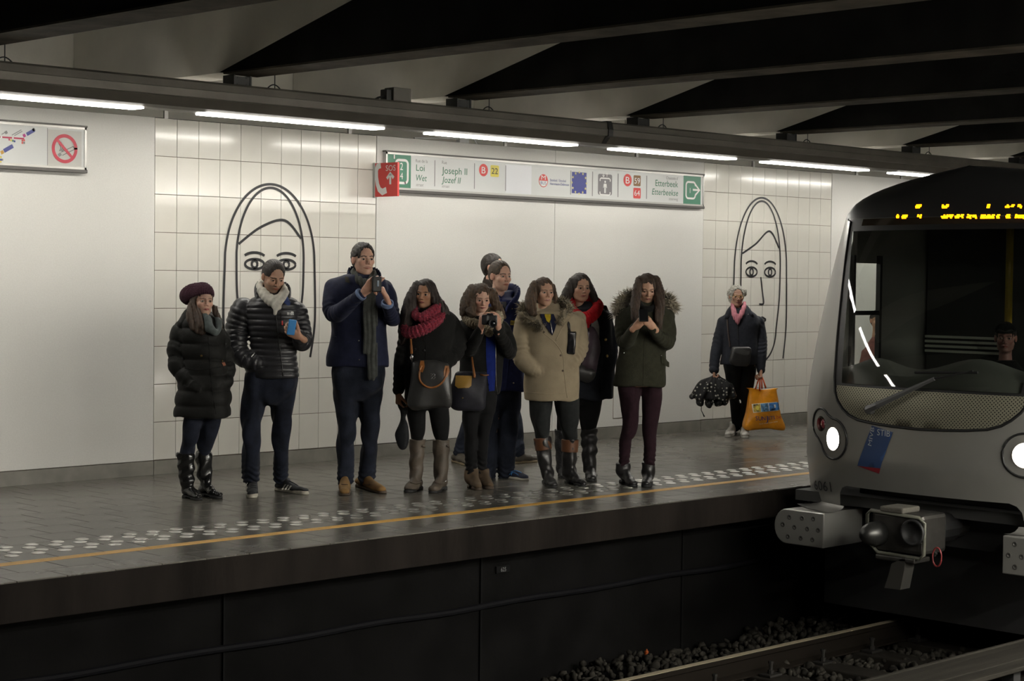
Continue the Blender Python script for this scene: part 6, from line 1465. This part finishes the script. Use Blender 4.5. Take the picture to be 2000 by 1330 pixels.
f.shoe('shoe', (68, 1082), (150, 1106), M_olsh, M_gum, w=.045, hgt=.08); f.shoe('shoe', (352, 1094), (468, 1084), M_olsh, M_gum, w=.045, hgt=.08)
f.finish(core_of(f, se, lg, ar))
# ---------------------------------------------------------------- woman in the beige parka
f = Fig('woman in beige fur-trimmed parka with hands in pockets and tall black boots', FC, (592, 1200))
f.head(510, 252, .04, .214, 24, 3, skin=SK_M, male=False, lips=(.38, .12, .11), smile=.7, lid=.6, brow=(.025, .015, .01))
f.hair('long', M_hairlt, [[(462, 215, .05, 20), (447, 265, .07, 27), (442, 315, .10, 27), (455, 352, .13, 18), (470, 362, .14, 8)], [(552, 225, .0, 12), (562, 270, -.01, 12), (560, 300, .0, 9)]], front=.26)
se = [(778, 412, 682, .155), (700, 414, 682, .155), (610, 424, 678, .145), (520, 428, 678, .14), (440, 422, 688, .14), (385, 405, 692, .13), (358, 420, 655, .115), (344, 450, 610, .10), (336, 465, 590, .085, -.02), (306, 470, 585, .055, -.07)]
ar = [[(415, 385, .0, 44), (396, 480, .02, 40), (398, 570, .05, 37), (440, 620, .10, 33), (478, 642, .125, 22)], [(668, 385, -.05, 40), (682, 450, -.05, 34), (686, 520, -.02, 33), (670, 575, .05, 28), (652, 600, .09, 22)]]
M_beige = cloth('beige_cotton', (.30, .245, .165), bump=.12, scale=180, var=.10, vscale=9, sheen=.05)
coat = f.sdf('parka', coat_of(f, se, ar, amp=.004, seed=17, sl=.006), M_beige)
f.fur('fur_trim', [(500, 432, .16, 10), (462, 402, .14, 18), (420, 375, .09, 24), (402, 338, .01, 26), (440, 305, -.09, 24), (530, 296, -.13, 24), (600, 302, -.07, 26), (628, 335, .01, 27), (600, 372, .09, 20), (578, 410, .13, 10)], 2600, .034, mat('grey_brown_fur', (.23, .19, .125), .8, var=.5, vscale=20, sheen=.2), droop=.15, seed=3)
f.decal(coat, [(490, 362), (555, 362), (572, 400), (560, 440), (548, 465), (530, 440), (505, 410)], cloth('navy_zip_top', (.012, .014, .035)), 'zip_top', .012)
f.decal(coat, [(510, 364), (540, 364), (540, 385), (533, 405), (520, 395), (512, 375)], cloth('yellow_tee', (.42, .31, .02)), 'yellow_shirt', .016); f.strip(coat, [(536, 395), (543, 425), (548, 455)], .0035, M_chrome, 'zip', .018)
f.strip(coat, [(480, 430), (520, 465), (562, 500), (600, 560), (606, 640), (622, 770)], .005, M_beige, 'front_flap', .003); f.strip(coat, [(648, 365), (600, 420), (566, 490)], .006, M_beige, 'lapel_edge', .004)
for cx, cy in ((508, 448), (590, 562), (600, 637)): f.button(coat, cx, cy, .008, M_brownsole)
f.strip(coat, [(418, 742), (540, 752), (672, 742)], .003, M_beige, 'hem_seam', .002)
lg = [[(495, 760, .02, 60), (494, 860, .03, 50), (500, 955, .03, 33)], [(618, 760, .0, 62), (628, 860, .0, 52), (636, 960, .0, 35)]]; lg = fitlegs(f, lg, [((515, 1184), (556, 1214)), ((622, 1180), (702, 1206))])
f.sdf('leggings', legs_of(f, lg, amp=.002, cuffs=0), cloth('charcoal_leggings', (.022, .024, .024), bump=.1))
M_cuff = mat('brown_boot_cuff', (.115, .045, .018), .5, bump=.1, scale=80)
for heel, toe, sh_ in (((515, 1184), (556, 1214), [(498, 966, None, 40), (512, 1060, None, 36), (520, 1130, None, 30)]), ((622, 1180), (702, 1206), [(636, 976, None, 41), (632, 1070, None, 37), (626, 1140, None, 33)])):
    b_ = f.shoe('boot', heel, toe, M_leather, M_rubber, w=.041, hgt=.08, shaft=sh_, heel_h=.015, folds_amp=.004)
    q = [f.pt(c[0], c[1], -f.ank[1]) for c in sh_]; a = q[0]; b2 = a + unit(q[1] - a) * .095; S_ = Sdf(.005); S_.chain([a, b2], [f.m(sh_[0][3]) + .004, f.m(sh_[0][3]) + .001]); S_.cut(a + unit(a - b2) * .004, a - b2, .002); S_.cut(b2, b2 - a, .002); f.sdf('boot_cuff', S_, M_cuff, b_)
f.finish(core_of(f, se, lg, ar))
bg = f.thing('shoulder_bag', 'shiny black quilted bag tucked under the arm of the woman in the parka', 'bag'); S_ = Sdf(.006); S_.box(f.pt(641, 500, .085), (.020, .035, .076), rotm((0, 1, 0), .06), .014); S_.disp(folds(21, .002, 40, 80)); V, F = S_.mesh(); link('bag_body', fast_mesh('bag_body', V, F, True), bg, mat('shiny_black_vinyl', (.012, .012, .014), .2)); o = MB().tube([f.pt(620, 365, .08), f.pt(628, 410, .115), f.pt(634, 456, .125)], .013, 8).build('strap', M_leather, smooth=True); o.parent = bg
# ---------------------------------------------------------------- woman with the red cowl
f = Fig('woman in dark coat with bright red knitted cowl and quilted black boots', FD, (190, 1205))
f.head(206, 172, .03, .222, 20, 3, skin=SK_M, male=False, lips=(.38, .13, .12), lid=.6, wid=1.06, cheek=.1)
f.hair('long', M_hairdk, [[(158, 140, .03, 22), (138, 195, .03, 30), (112, 240, .03, 24), (95, 262, .02, 12)], [(250, 150, .02, 16), (270, 205, .03, 20), (292, 250, .05, 15), (312, 272, .05, 8)]], front=.26)
se = [(772, 120, 384, .15), (650, 118, 390, .15), (540, 120, 386, .145), (430, 118, 378, .145), (345, 118, 368, .14), (305, 135, 350, .12), (285, 160, 320, .10), (276, 165, 305, .085, -.02), (246, 165, 300, .055, -.06)]
ar = [[(140, 345, .0, 40), (118, 480, .0, 38), (135, 590, .06, 32)], [(342, 335, -.05, 38), (366, 430, -.04, 38), (378, 520, .0, 34), (362, 590, .06, 30)]]
M_dnavy = cloth('dark_navy_wool', (.016, .018, .024))
coat = f.sdf('coat', coat_of(f, se, ar, amp=.004, seed=22), M_dnavy)
S_ = Sdf(.0055); S_.chain(f.pts([(150, 262, .02), (165, 305, .11), (215, 340, .17), (270, 318, .15), (300, 270, .06), (270, 238, -.05), (195, 235, -.06), (150, 262, .02)]), [f.m(r) for r in (24, 32, 36, 34, 28, 24, 24, 24)], n=30); S_.chain(f.pts([(185, 330, .13), (222, 368, .16), (240, 385, .15)]), [f.m(r) for r in (24, 24, 16)], n=8); S_.disp(lambda P, T, I: .0035 * np.sin(T * 330)); f.sdf('cowl', S_, cloth('red_ribbed_knit', (.46, .012, .018), bump=.5, scale=120))
lg = [[(145, 720, .0, 62), (128, 840, .0, 50), (110, 930, .0, 33)], [(252, 720, .0, 70), (252, 840, .0, 58), (250, 925, .0, 39)]]; lg = fitlegs(f, lg, [((100, 1188), (120, 1206)), ((254, 1192), (266, 1222))])
f.sdf('leggings', legs_of(f, lg, hips=[(800, 130, 310, .09), (740, 110, 322, .12), (690, 110, 322, .12)], amp=.002, cuffs=0), M_blackt)
M_qboot = mat('quilted_black_boot', (.014, .014, .016), .5, bump=.8, scale=70)
f.shoe('boot', (100, 1188), (120, 1206), M_qboot, M_rubber, w=.040, hgt=.08, shaft=[(106, 940, None, 40), (104, 1060, None, 36), (106, 1140, None, 32)], folds_amp=.003); f.shoe('boot', (254, 1192), (266, 1222), M_leather, M_rubber, w=.045, hgt=.08, shaft=[(250, 932, None, 47), (252, 1050, None, 42), (254, 1130, None, 37)], folds_amp=.004)
f.decal(coat, [(262, 330), (292, 335), (306, 380), (306, 440), (300, 490), (285, 480), (272, 420), (262, 380)], cloth('light_grey_jumper', (.30, .29, .27)), 'grey_top', .006); f.strip(coat, [(306, 300), (312, 400), (318, 500), (322, 620), (318, 768)], .006, M_dnavy, 'front_edge', .005)
f.decal(coat, [(305, 262), (345, 268), (372, 330), (372, 352), (340, 350), (308, 322)], M_dnavy, 'lapel', .014)
for cx, cy in ((340, 452), (348, 541)): f.button(coat, cx, cy, .012, M_gold)
f.finish(core_of(f, se, lg, ar))
bg = f.thing('slouch_bag', 'purple and black slouchy shoulder bag hanging beside the woman with the red cowl', 'bag'); S_ = Sdf(.0065); S_.chain(f.pts([(255, 400, .17), (262, 470, .19), (268, 560, .20), (258, 620, .19)]), [f.m(r) for r in (14, 38, 50, 34)], n=12, flat=(0, 1, 0), fl=.5); S_.disp(folds(23, .005, 20, 50)); V, F = S_.mesh(); bd = link('bag_body', fast_mesh('bag_body', V, F, True), bg, mat('purple_leather', (.055, .036, .050), .45, bump=.15, scale=60, var=.3, vscale=6))
S_ = Sdf(.0065); S_.ell(f.pt(222, 640, .20), (f.m(50), .05, f.m(48)), k=.01); S_.ell(f.pt(248, 600, .24), (f.m(26), .03, f.m(16)), k=.008, sub=True); S_.disp(folds(24, .005, 30, 60)); V, F = S_.mesh(); link('bag_pouch', fast_mesh('bag_pouch', V, F, True), bg, MATS['soft_black_leather'])
o = MB().tube([f.pt(196, 372, .14), f.pt(225, 385, .19), f.pt(250, 402, .19)], .010, 8).build('strap', MATS['purple_leather'], smooth=True); o.parent = bg
# ---------------------------------------------------------------- woman in the green coat
f = Fig('woman with long straight hair in olive coat with fur hood reading her phone', FD, (500, 1245))
f.head(566, 178, .05, .218, 4, 18, roll=0, skin=SK_M, male=False, lips=(.34, .12, .11), lid=.1, brow=(.025, .016, .011))
f.hair('long', M_hairbr, [[(525, 130, .07, 22), (508, 200, .10, 25), (500, 280, .14, 24), (495, 340, .17, 16), (492, 375, .18, 8)], [(612, 130, .07, 24), (632, 210, .09, 27), (630, 300, .13, 27), (628, 370, .15, 18), (640, 405, .15, 8)]], front=.24, part_x=.04)
se = [(702, 384, 670, .145), (640, 392, 669, .145), (560, 402, 666, .135), (480, 414, 670, .135), (400, 412, 690, .14), (335, 418, 702, .135), (295, 440, 688, .12), (265, 480, 650, .095), (245, 515, 620, .08)]
ar = [[(438, 320, .0, 42), (432, 400, .03, 44), (446, 465, .10, 42), (475, 430, .20, 34), (498, 392, .27, 26)], [(678, 325, -.03, 40), (684, 405, .0, 41), (672, 468, .07, 40), (632, 440, .18, 34), (600, 398, .27, 26)]]
M_olive = cloth('olive_green_wool', (.034, .034, .022))
coat = f.sdf('coat', coat_of(f, se, ar, amp=.003, seed=26), M_olive)
f.fur('fur_hood', [(415, 318, .0, 16), (415, 270, -.03, 26), (448, 225, -.09, 28), (500, 200, -.14, 24), (575, 195, -.16, 22), (640, 212, -.14, 24), (690, 248, -.08, 24), (704, 295, -.03, 16)], 2600, .05, mat('grey_blond_fur', (.30, .26, .19), .8, var=.6, vscale=22, sheen=.2), droop=.35, seed=6)
lg = [[(468, 690, .02, 66), (472, 790, .04, 54), (474, 900, .05, 42), (448, 1010, .02, 34), (436, 1120, .0, 28)], [(592, 690, .0, 62), (588, 790, .02, 52), (580, 900, .03, 42), (578, 1010, .0, 34), (574, 1120, -.02, 29)]]; lg = fitlegs(f, lg, [((430, 1222), (494, 1250)), ((574, 1226), (556, 1252))])
f.sdf('jeans', legs_of(f, lg, amp=.002, cuffs=.006), cloth('burgundy_denim', (.026, .011, .016)))
f.shoe('ankle_boot', (430, 1222), (494, 1250), M_leather, M_rubber, w=.042, hgt=.08, shaft=[(432, 1122, None, 37), (432, 1165, None, 37)], heel_h=.03); f.shoe('ankle_boot', (574, 1226), (556, 1252), M_leather, M_rubber, w=.042, hgt=.08, shaft=[(572, 1118, None, 37), (570, 1165, None, 36)], heel_h=.03)
f.hand(500, 385, .30, (.55, .2, .55), (.4, -.7, .3), thumb=-1, curl=(.6, .8, .5), L=.92, tdir=(.5, .3, .7)); f.hand(600, 388, .30, (-.55, .25, .55), (-.4, -.6, .3), thumb=1, curl=(.6, .8, .5), L=.95, tdir=(-.5, .35, .75))
S_ = Sdf(.006); S_.chain(f.pts([(525, 262, .06), (550, 285, .12), (590, 285, .12), (615, 258, .05), (600, 245, -.05), (540, 245, -.05), (525, 262, .06)]), [f.m(17)] * 7, n=22); f.sdf('neck_warmer', S_, M_blackc)
f.strip(coat, [(552, 420), (548, 520), (546, 620), (544, 700)], .005, M_olive, 'front_placket', .003); f.decal(coat, [(402, 560), (440, 528), (492, 530), (486, 656), (396, 650)], M_olive, 'pocket', .006, 14); f.decal(coat, [(636, 540), (664, 560), (684, 575), (684, 602), (662, 596), (640, 580)], M_olive, 'pocket_flap', .01, 9)
for cx, cy in ((441, 525), (641, 538), (644, 408)): f.button(coat, cx, cy, .006, M_chrome)
f.finish(core_of(f, se, lg, ar))
ph = f.thing('smartphone', 'black smartphone held in both hands by the woman in the olive coat', 'phone'); c = f.pt(545, 322, .36); Mr = rotm((1, 0, 0), math.radians(-48)); S_ = Sdf(.0028); S_.box(c, (.031, .003, .058), Mr, .0045); V, F = S_.mesh(); link('case', fast_mesh('case', V, F, True), ph, MATS['black_phone'])
# ---------------------------------------------------------------- elderly woman
f = Fig('elderly woman with grey curls, glasses and pink scarf standing by the tiled wall', FE, (445, 1225))
f.head(440, 216, .04, .214, 6, 4, skin=(.42, .25, .175), male=False, lips=(.32, .13, .12), old=1.0, lid=.5, brow=(.22, .17, .13))
f.hair('long', mat('grey_curly_hair', (.33, .32, .28), .6, bump=.8, scale=90, var=.4, vscale=60), [[(392, 190, -.01, 20), (388, 225, -.01, 16), (394, 248, -.01, 9)], [(492, 180, -.01, 20), (498, 205, -.01, 13)]], vol=1.06, curl=.005, amp=.002, front=.30, back=-.10)
gm = MB()
for sx in (-1, 1): gm.tube([f.hp(sx * .135 + .095 * math.cos(w), .375, -.01 + .07 * math.sin(w)) for w in np.linspace(0, 2 * math.pi, 18, endpoint=False)], .0016, 5, closed=True).tube([f.hp(sx * .23, .37, 0), f.hp(sx * .34, .1, 0), f.hp(sx * .345, -.05, .01)], .0015, 5)
gm.tube([f.hp(-.04, .39, 0), f.hp(0, .405, .01), f.hp(.04, .39, 0)], .0016, 5); o = gm.build('glasses', M_gold, smooth=True); f.todo.append((o, None))
se = [(712, 318, 592, .135), (640, 326, 588, .135), (560, 334, 586, .13), (480, 334, 592, .13), (410, 330, 602, .13), (360, 345, 588, .12), (325, 385, 548, .10), (300, 410, 515, .085)]
ar = [[(338, 405, .0, 42), (315, 490, .0, 43), (300, 570, .01, 42), (284, 660, .05, 40), (276, 745, .08, 36)], [(600, 405, -.03, 42), (612, 490, -.03, 42), (616, 570, -.02, 41), (616, 660, .02, 38), (613, 748, .05, 34)]]
M_char = cloth('charcoal_quilted_jacket', (.022, .024, .032), rough=.7)
coat = f.sdf('jacket', coat_of(f, se, ar, amp=.003, seed=28, sl=.004), M_char)
S_ = Sdf(.006); S_.chain(f.pts([(365, 368, .10), (385, 330, .05), (415, 295, -.04), (450, 285, -.08), (490, 290, -.05), (520, 325, .04), (550, 350, .10)]), [f.m(r) for r in (16, 22, 22, 20, 22, 24, 14)], n=20, flat=(0, 1, .5), fl=.8); f.sdf('collar', S_, M_char, coat)
S_ = Sdf(.005); S_.chain(f.pts([(410, 270, .02), (412, 300, .09), (428, 360, .14), (448, 412, .15)]), [f.m(r) for r in (14, 17, 20, 9)], n=14); S_.chain(f.pts([(495, 265, .02), (492, 295, .09), (470, 350, .14), (446, 400, .15)]), [f.m(r) for r in (12, 15, 18, 9)], n=14); S_.disp(lambda P, T, I: .003 * np.sin(P[:, 0] * 300 + T * 12)); f.sdf('scarf', S_, cloth('pink_scarf', (.50, .20, .24), bump=.15))
lg = [[(408, 690, .02, 66), (415, 800, .03, 56), (424, 940, .03, 42), (432, 1060, .02, 34), (432, 1165, .0, 30)], [(522, 690, .0, 62), (516, 800, .01, 50), (503, 940, .01, 38), (494, 1060, .0, 32), (492, 1175, .0, 28)]]; lg = fitlegs(f, lg, [((425, 1196), (378, 1234)), ((494, 1200), (500, 1240))])
f.sdf('trousers', legs_of(f, lg, amp=.003, cuffs=.002), M_blackt)
M_wshoe = mat('white_trainer', (.48, .46, .42), .6, bump=.15, scale=120); M_wsol = mat('white_trainer_sole', (.36, .34, .30), .7)
for heel, toe in (((425, 1196), (378, 1234)), ((494, 1200), (500, 1240))):
    sh = f.shoe('trainer', heel, toe, M_wshoe, M_wsol, w=.046, hgt=.09, sole_h=.022)
    for k in range(3): f.strip(sh, [(toe[0] + 8 + 6 * k, 1172 + 9 * (2 - k)), (toe[0] + 30 + 4 * k, 1168 + 9 * (2 - k))], .003, M_wshoe, 'lace', .004)
f.hand(276, 742, .09, (.0, .1, -1), (.8, .1, 0), thumb=-1, curl=(1.2, 1.3, .9), L=.95); f.hand(613, 745, .06, (.0, .1, -1), (-.8, .1, 0), thumb=1, curl=(1.2, 1.3, .9), L=.95)
f.strip(coat, [(447, 415), (448, 470), (452, 530)], .004, M_dark, 'zip', .004); f.strip(coat, [(452, 540), (462, 620), (465, 705)], .004, M_char, 'front_edge', .003); f.button(coat, 521, 349, .005, M_chrome)
f.finish(core_of(f, se, lg, ar))
bg = f.thing('crossbody_bag', 'small black leather crossbody bag on the front of the elderly woman', 'bag'); S_ = Sdf(.005); S_.loft(f.secs([(722, 420, 515, .03, .185), (690, 385, 535, .045, .185), (640, 392, 540, .045, .185), (600, 400, 545, .035, .185), (580, 410, 530, .02, .185)]), n=3, cap=.012); V, F = S_.mesh(); bd = link('bag_body', fast_mesh('bag_body', V, F, True), bg, M_leather); f.caches[bd.name] = (V, F); f.todo = []
f.decal(bd, [(402, 588), (470, 596), (544, 618), (542, 634), (500, 645), (440, 628), (408, 604)], MATS['soft_black_leather'], 'flap', .006, 9); f.button(bd, 477, 614, .011, M_chrome, 'clasp')
for q, par in f.todo: q.parent = bg
o = MB().tube([f.surf(coat, *p, .008)[0] for p in curve([(372, 372), (378, 440), (386, 520), (394, 585)], 14)], .009, 8).build('strap', mat('dark_brown_strap', (.045, .03, .027), .5), smooth=True); o.parent = bg
# umbrella of the elderly woman: half folded, polka print
um = f.thing('umbrella', 'half folded black umbrella with white bow print held by the elderly woman', 'umbrella')
pm2 = cloth('bow_print_cloth', (.016, .016, .017), rough=.6); _n = pm2.node_tree.nodes; _l = pm2.node_tree.links
vo_ = _n.new('ShaderNodeTexVoronoi'); vo_.inputs['Scale'].default_value = 26; vo_.inputs['Randomness'].default_value = .5; tc_ = _n.new('ShaderNodeTexCoord'); rp2 = _n.new('ShaderNodeValToRGB'); _l.new(tc_.outputs['Object'], vo_.inputs['Vector']); _l.new(vo_.outputs['Distance'], rp2.inputs[0]); rp2.color_ramp.elements[0].position = .22; rp2.color_ramp.elements[0].color = (.38, .37, .32, 1); rp2.color_ramp.elements[1].position = .26; rp2.color_ramp.elements[1].color = (.016, .016, .017, 1); _l.new(rp2.outputs[0], _n['Principled BSDF'].inputs['Base Color'])
top = f.pt(285, 795, .12)
S_ = Sdf(.006); S_.loft(f.secs([(965, 135, 415, .09, .10), (930, 112, 436, .10, .10), (880, 140, 425, .09, .10), (830, 168, 385, .06, .10), (800, 235, 335, .03, .10), (790, 262, 320, .02, .10)]), n=2.2, cap=.02)
for cx, cy, r in ((118, 945, 16), (178, 982, 30), (238, 992, 32), (302, 985, 32), (358, 968, 30), (412, 935, 24)): S_.ell(f.pt(cx, cy, .10), (f.m(r), .075, f.m(r)), k=.012)
for cx in (148, 208, 270, 330, 388): S_.chain(f.pts([(cx, 1010, .2), (cx * .5 + 142, 870, .2)]), [f.m(9), f.m(4)], k=.012, sub=True)
S_.disp(folds(41, .006, 30, 80)); S_.disp(lambda P, T, I: .006 * np.sin(np.arctan2(P[:, 0] - top[0], top[2] + .06 - P[:, 2]) * 16)); V, F = S_.mesh(); link('canopy', fast_mesh('canopy', V, F, True), um, pm2)
for ex, ey in ((112, 940), (160, 985), (212, 1005), (270, 1005), (330, 990), (388, 962), (432, 920), (398, 850)):
    e = f.pt(ex, ey, .14); o = MB().tube([top, (top + e) / 2, e], .0025, 5).build('rib', M_chrome, smooth=True); o.parent = um
o = MB().tube([f.pt(278, 770, .11), f.pt(285, 800, .12), f.pt(270, 900, .10)], .006, 6).build('shaft', M_chrome, smooth=True); o.parent = um
o = MB().tube(f.pts([(185, 1010, .16), (184, 1040, .16), (196, 1065, .16), (206, 1086, .16)]), [.004, .004, .005, .009], 6).build('wrist_strap', M_blackc, smooth=True); o.parent = um
# orange shopping bag
ob = f.thing('shopping_bag', 'orange woven plastic shopping bag with holiday pictures and blue lettering', 'bag')
S_ = Sdf(.006); S_.loft(f.secs([(1178, 492, 780, .07, .07), (1150, 484, 786, .085, .07), (1060, 502, 766, .08, .07), (960, 520, 742, .05, .07), (900, 533, 726, .02, .07), (882, 537, 721, .009, .07)]), n=4, cap=.012); S_.disp(folds(31, .006, 14, 40)); V, F = S_.mesh(); bd = link('bag_body', fast_mesh('bag_body', V, F, True), ob, mat('orange_woven_plastic', (.62, .235, .006), .32, bump=.25, scale=60, var=.12, vscale=14)); f.caches[bd.name] = (V, F); f.todo = []
for a, b, c in ((575, 885, 604), (605, 900, 608), (650, 880, 624), (622, 884, 618)): o = MB().tube([f.pt(a, b, .085), f.pt((a + c) / 2, 840, .09), f.pt(c, 800, .08)], [.010, .008, .007], 6).build('handle', mat('orange_strap', (.62, .085, .012), .5), smooth=True); o.parent = ob
f.decal(bd, [(548, 995), (742, 978), (752, 1040), (560, 1058)], M_pwhite, 'print_band', .003, 16)
f.decal(bd, [(555, 998), (608, 993), (614, 1050), (562, 1054)], mat('sunflower_print', (.35, .25, .03), .5, var=.9, vscale=40), 'picture', .0045, 12); f.decal(bd, [(612, 993), (666, 989), (672, 1046), (618, 1050)], mat('sea_print', (.10, .22, .35), .5, var=.7, vscale=30), 'picture', .0045, 12); f.decal(bd, [(670, 989), (738, 982), (746, 1036), (676, 1045)], mat('sky_print', (.04, .15, .36), .5, var=.9, vscale=25), 'picture', .0045, 12); f.decal(bd, [(583, 1010), (600, 1012), (604, 1032), (590, 1042), (580, 1028)], M_yell, 'picture', .006, 8); f.decal(bd, [(706, 1000), (718, 998), (722, 1020), (710, 1024)], M_pwhite, 'picture', .006, 8)
def bag_text(t, p0, p1, cap, m):
    v, ff = text_geo(t); w = v[:, 0].max() - v[:, 0].min(); a, b = np.array(p0, float), np.array(p1, float); ex = (b - a) / w; ez = np.array([ex[1], -ex[0]]); ez = ez / np.linalg.norm(ez)
    P = np.array([f.surf(bd, *(a + (x - v[:, 0].min()) * ex + ez * y * cap / .695), .004)[0] for x, y in v]); q = link('lettering', mesh_of('lettering', P, ff), ob, m)
M_bnavy = mat('bag_blue_print', (.03, .03, .20), .5); M_bred = mat('bag_red_print', (.40, .03, .02), .5)
bag_text('SU', (576, 1112), (620, 1112), 30, M_bnavy); bag_text('N', (624, 1112), (647, 1111), 28, M_bnavy); bag_text('J', (650, 1118), (666, 1116), 38, M_bnavy); bag_text('ETS', (668, 1108), (716, 1104), 24, M_bnavy); bag_text('.be', (719, 1102), (760, 1098), 26, M_bred); bag_text('Partir moins, payer moins', (604, 1142), (735, 1124), 8, M_pwhite)
for q, par in f.todo: q.parent = ob
# ---------------------------------------------------------------- driver in the cab and a seated passenger seen through the cab window
dp = on_x(1966, 652, 12.55)
f = Fig('driver in dark cap sitting in the dark cab of the train', (0, 0, 1.0), (1966, 900), at=(dp[0], dp[1], .02))
f.head(1964, 660, .0, .23, -18, 2, skin=(.30, .16, .13), lid=.5, stubble=.2)
f.hair('short', M_hairsh, h=.006, front=.3)
S_ = Sdf(.006); S_.ell(f.hp(0, -.06, .25), np.array([.36, .43, .26]) * f.H, f.hM); S_.chain([f.hp(-.2, .35, .2), f.hp(0, .5, .17), f.hp(.2, .35, .2)], .02, n=8); S_.cut(f.hp(0, 0, .16), (0, 0, -1)); f.sdf('cap', S_, M_blackc)
se = [(905, 1915, 2015, .13), (840, 1915, 2015, .13), (760, 1908, 2022, .12), (730, 1925, 2005, .09), (705, 1945, 1985, .06)]; ar = [[(1915, 750, 0, 15), (1905, 810, .08, 14), (1915, 850, .25, 11)], [(2015, 750, 0, 15), (2022, 810, .08, 14), (2005, 850, .25, 11)]]
lg = [[(1945, 895, .05, 22), (1935, 900, .40, 17), (1935, 990, .42, 13)], [(1988, 895, .05, 22), (1992, 900, .40, 17), (1992, 990, .42, 13)]]
f.sdf('jacket', coat_of(f, se, ar, h=.011), M_blackc); f.sdf('trousers', legs_of(f, lg, h=.012, cuffs=0), M_blackt); f.hand(1917, 853, .27, (.1, .8, -.2), (0, 0, -1)); f.hand(2003, 853, .27, (-.1, .8, -.2), (0, 0, -1)); f.finish(core_of(f, se, lg, ar))
seat = f.thing('driver_seat', 'dark driver seat inside the train cab', 'seat'); zl = f.pt(1966, 912, 0)[2]
for nm, lo_, hi_ in (('seat_cushion', (-.25, -.25, zl - .1), (.25, .22, zl)), ('seat_back', (-.24, .16, zl), (.24, .27, zl + .62)), ('pedestal', (-.1, -.1, 0), (.1, .1, zl - .1))): o = MB().box(lo_, hi_, .02).build(nm, M_cab, seat)
sp_ = on_y(1716, 628, 11.95); gx = np.array([sp_[0], 11.95, 0])
f = Fig('seated dark-haired passenger in reddish top seen through the cab side window', (0, 0, 1.0), (1716, 820), at=gx)
f.head(1714, 626, .0, .225, 10, 0, skin=SK_M, stubble=.15); f.hair('short', M_hairsh, h=.006, front=.3)
se = [(772, 1690, 1742, .12), (740, 1692, 1742, .12), (700, 1686, 1746, .12), (675, 1692, 1740, .10), (658, 1704, 1730, .07)]; ar = [[(1690, 690, 0, 9), (1686, 730, .06, 9), (1700, 755, .25, 7)], [(1743, 690, 0, 9), (1746, 730, .06, 9), (1732, 755, .25, 7)]]; lg = [[(1704, 768, .05, 14), (1700, 770, .42, 11), (1700, 838, .44, 8)], [(1730, 768, .05, 14), (1734, 770, .42, 11), (1734, 838, .44, 8)]]
f.sdf('jumper', coat_of(f, se, ar, h=.01), cloth('dusty_red_jumper', (.16, .07, .06))); f.sdf('trousers', legs_of(f, lg, h=.011, cuffs=0), M_jean); f.hand(1702, 757, .27, (.3, .7, -.2), (0, 0, -1)); f.hand(1731, 757, .27, (-.3, .7, -.2), (0, 0, -1)); f.finish(core_of(f, se, lg, ar))
bz_ = f.pt(1716, 782, 0)[2]; bn = tag(empty('bench', (gx[0], 12.05, 0)), 'plain grey platform bench under the seated passenger by the wall', 'bench')
child(MB().box((gx[0] - .7, 11.75, bz_ - .04), (gx[0] + .9, 12.3, bz_), .01).build('seat', M_skirt), bn)
for dx in (-.6, .8): child(MB().box((gx[0] + dx - .04, 11.85, 0), (gx[0] + dx + .04, 12.2, bz_ - .04)).build('leg', M_dark), bn)
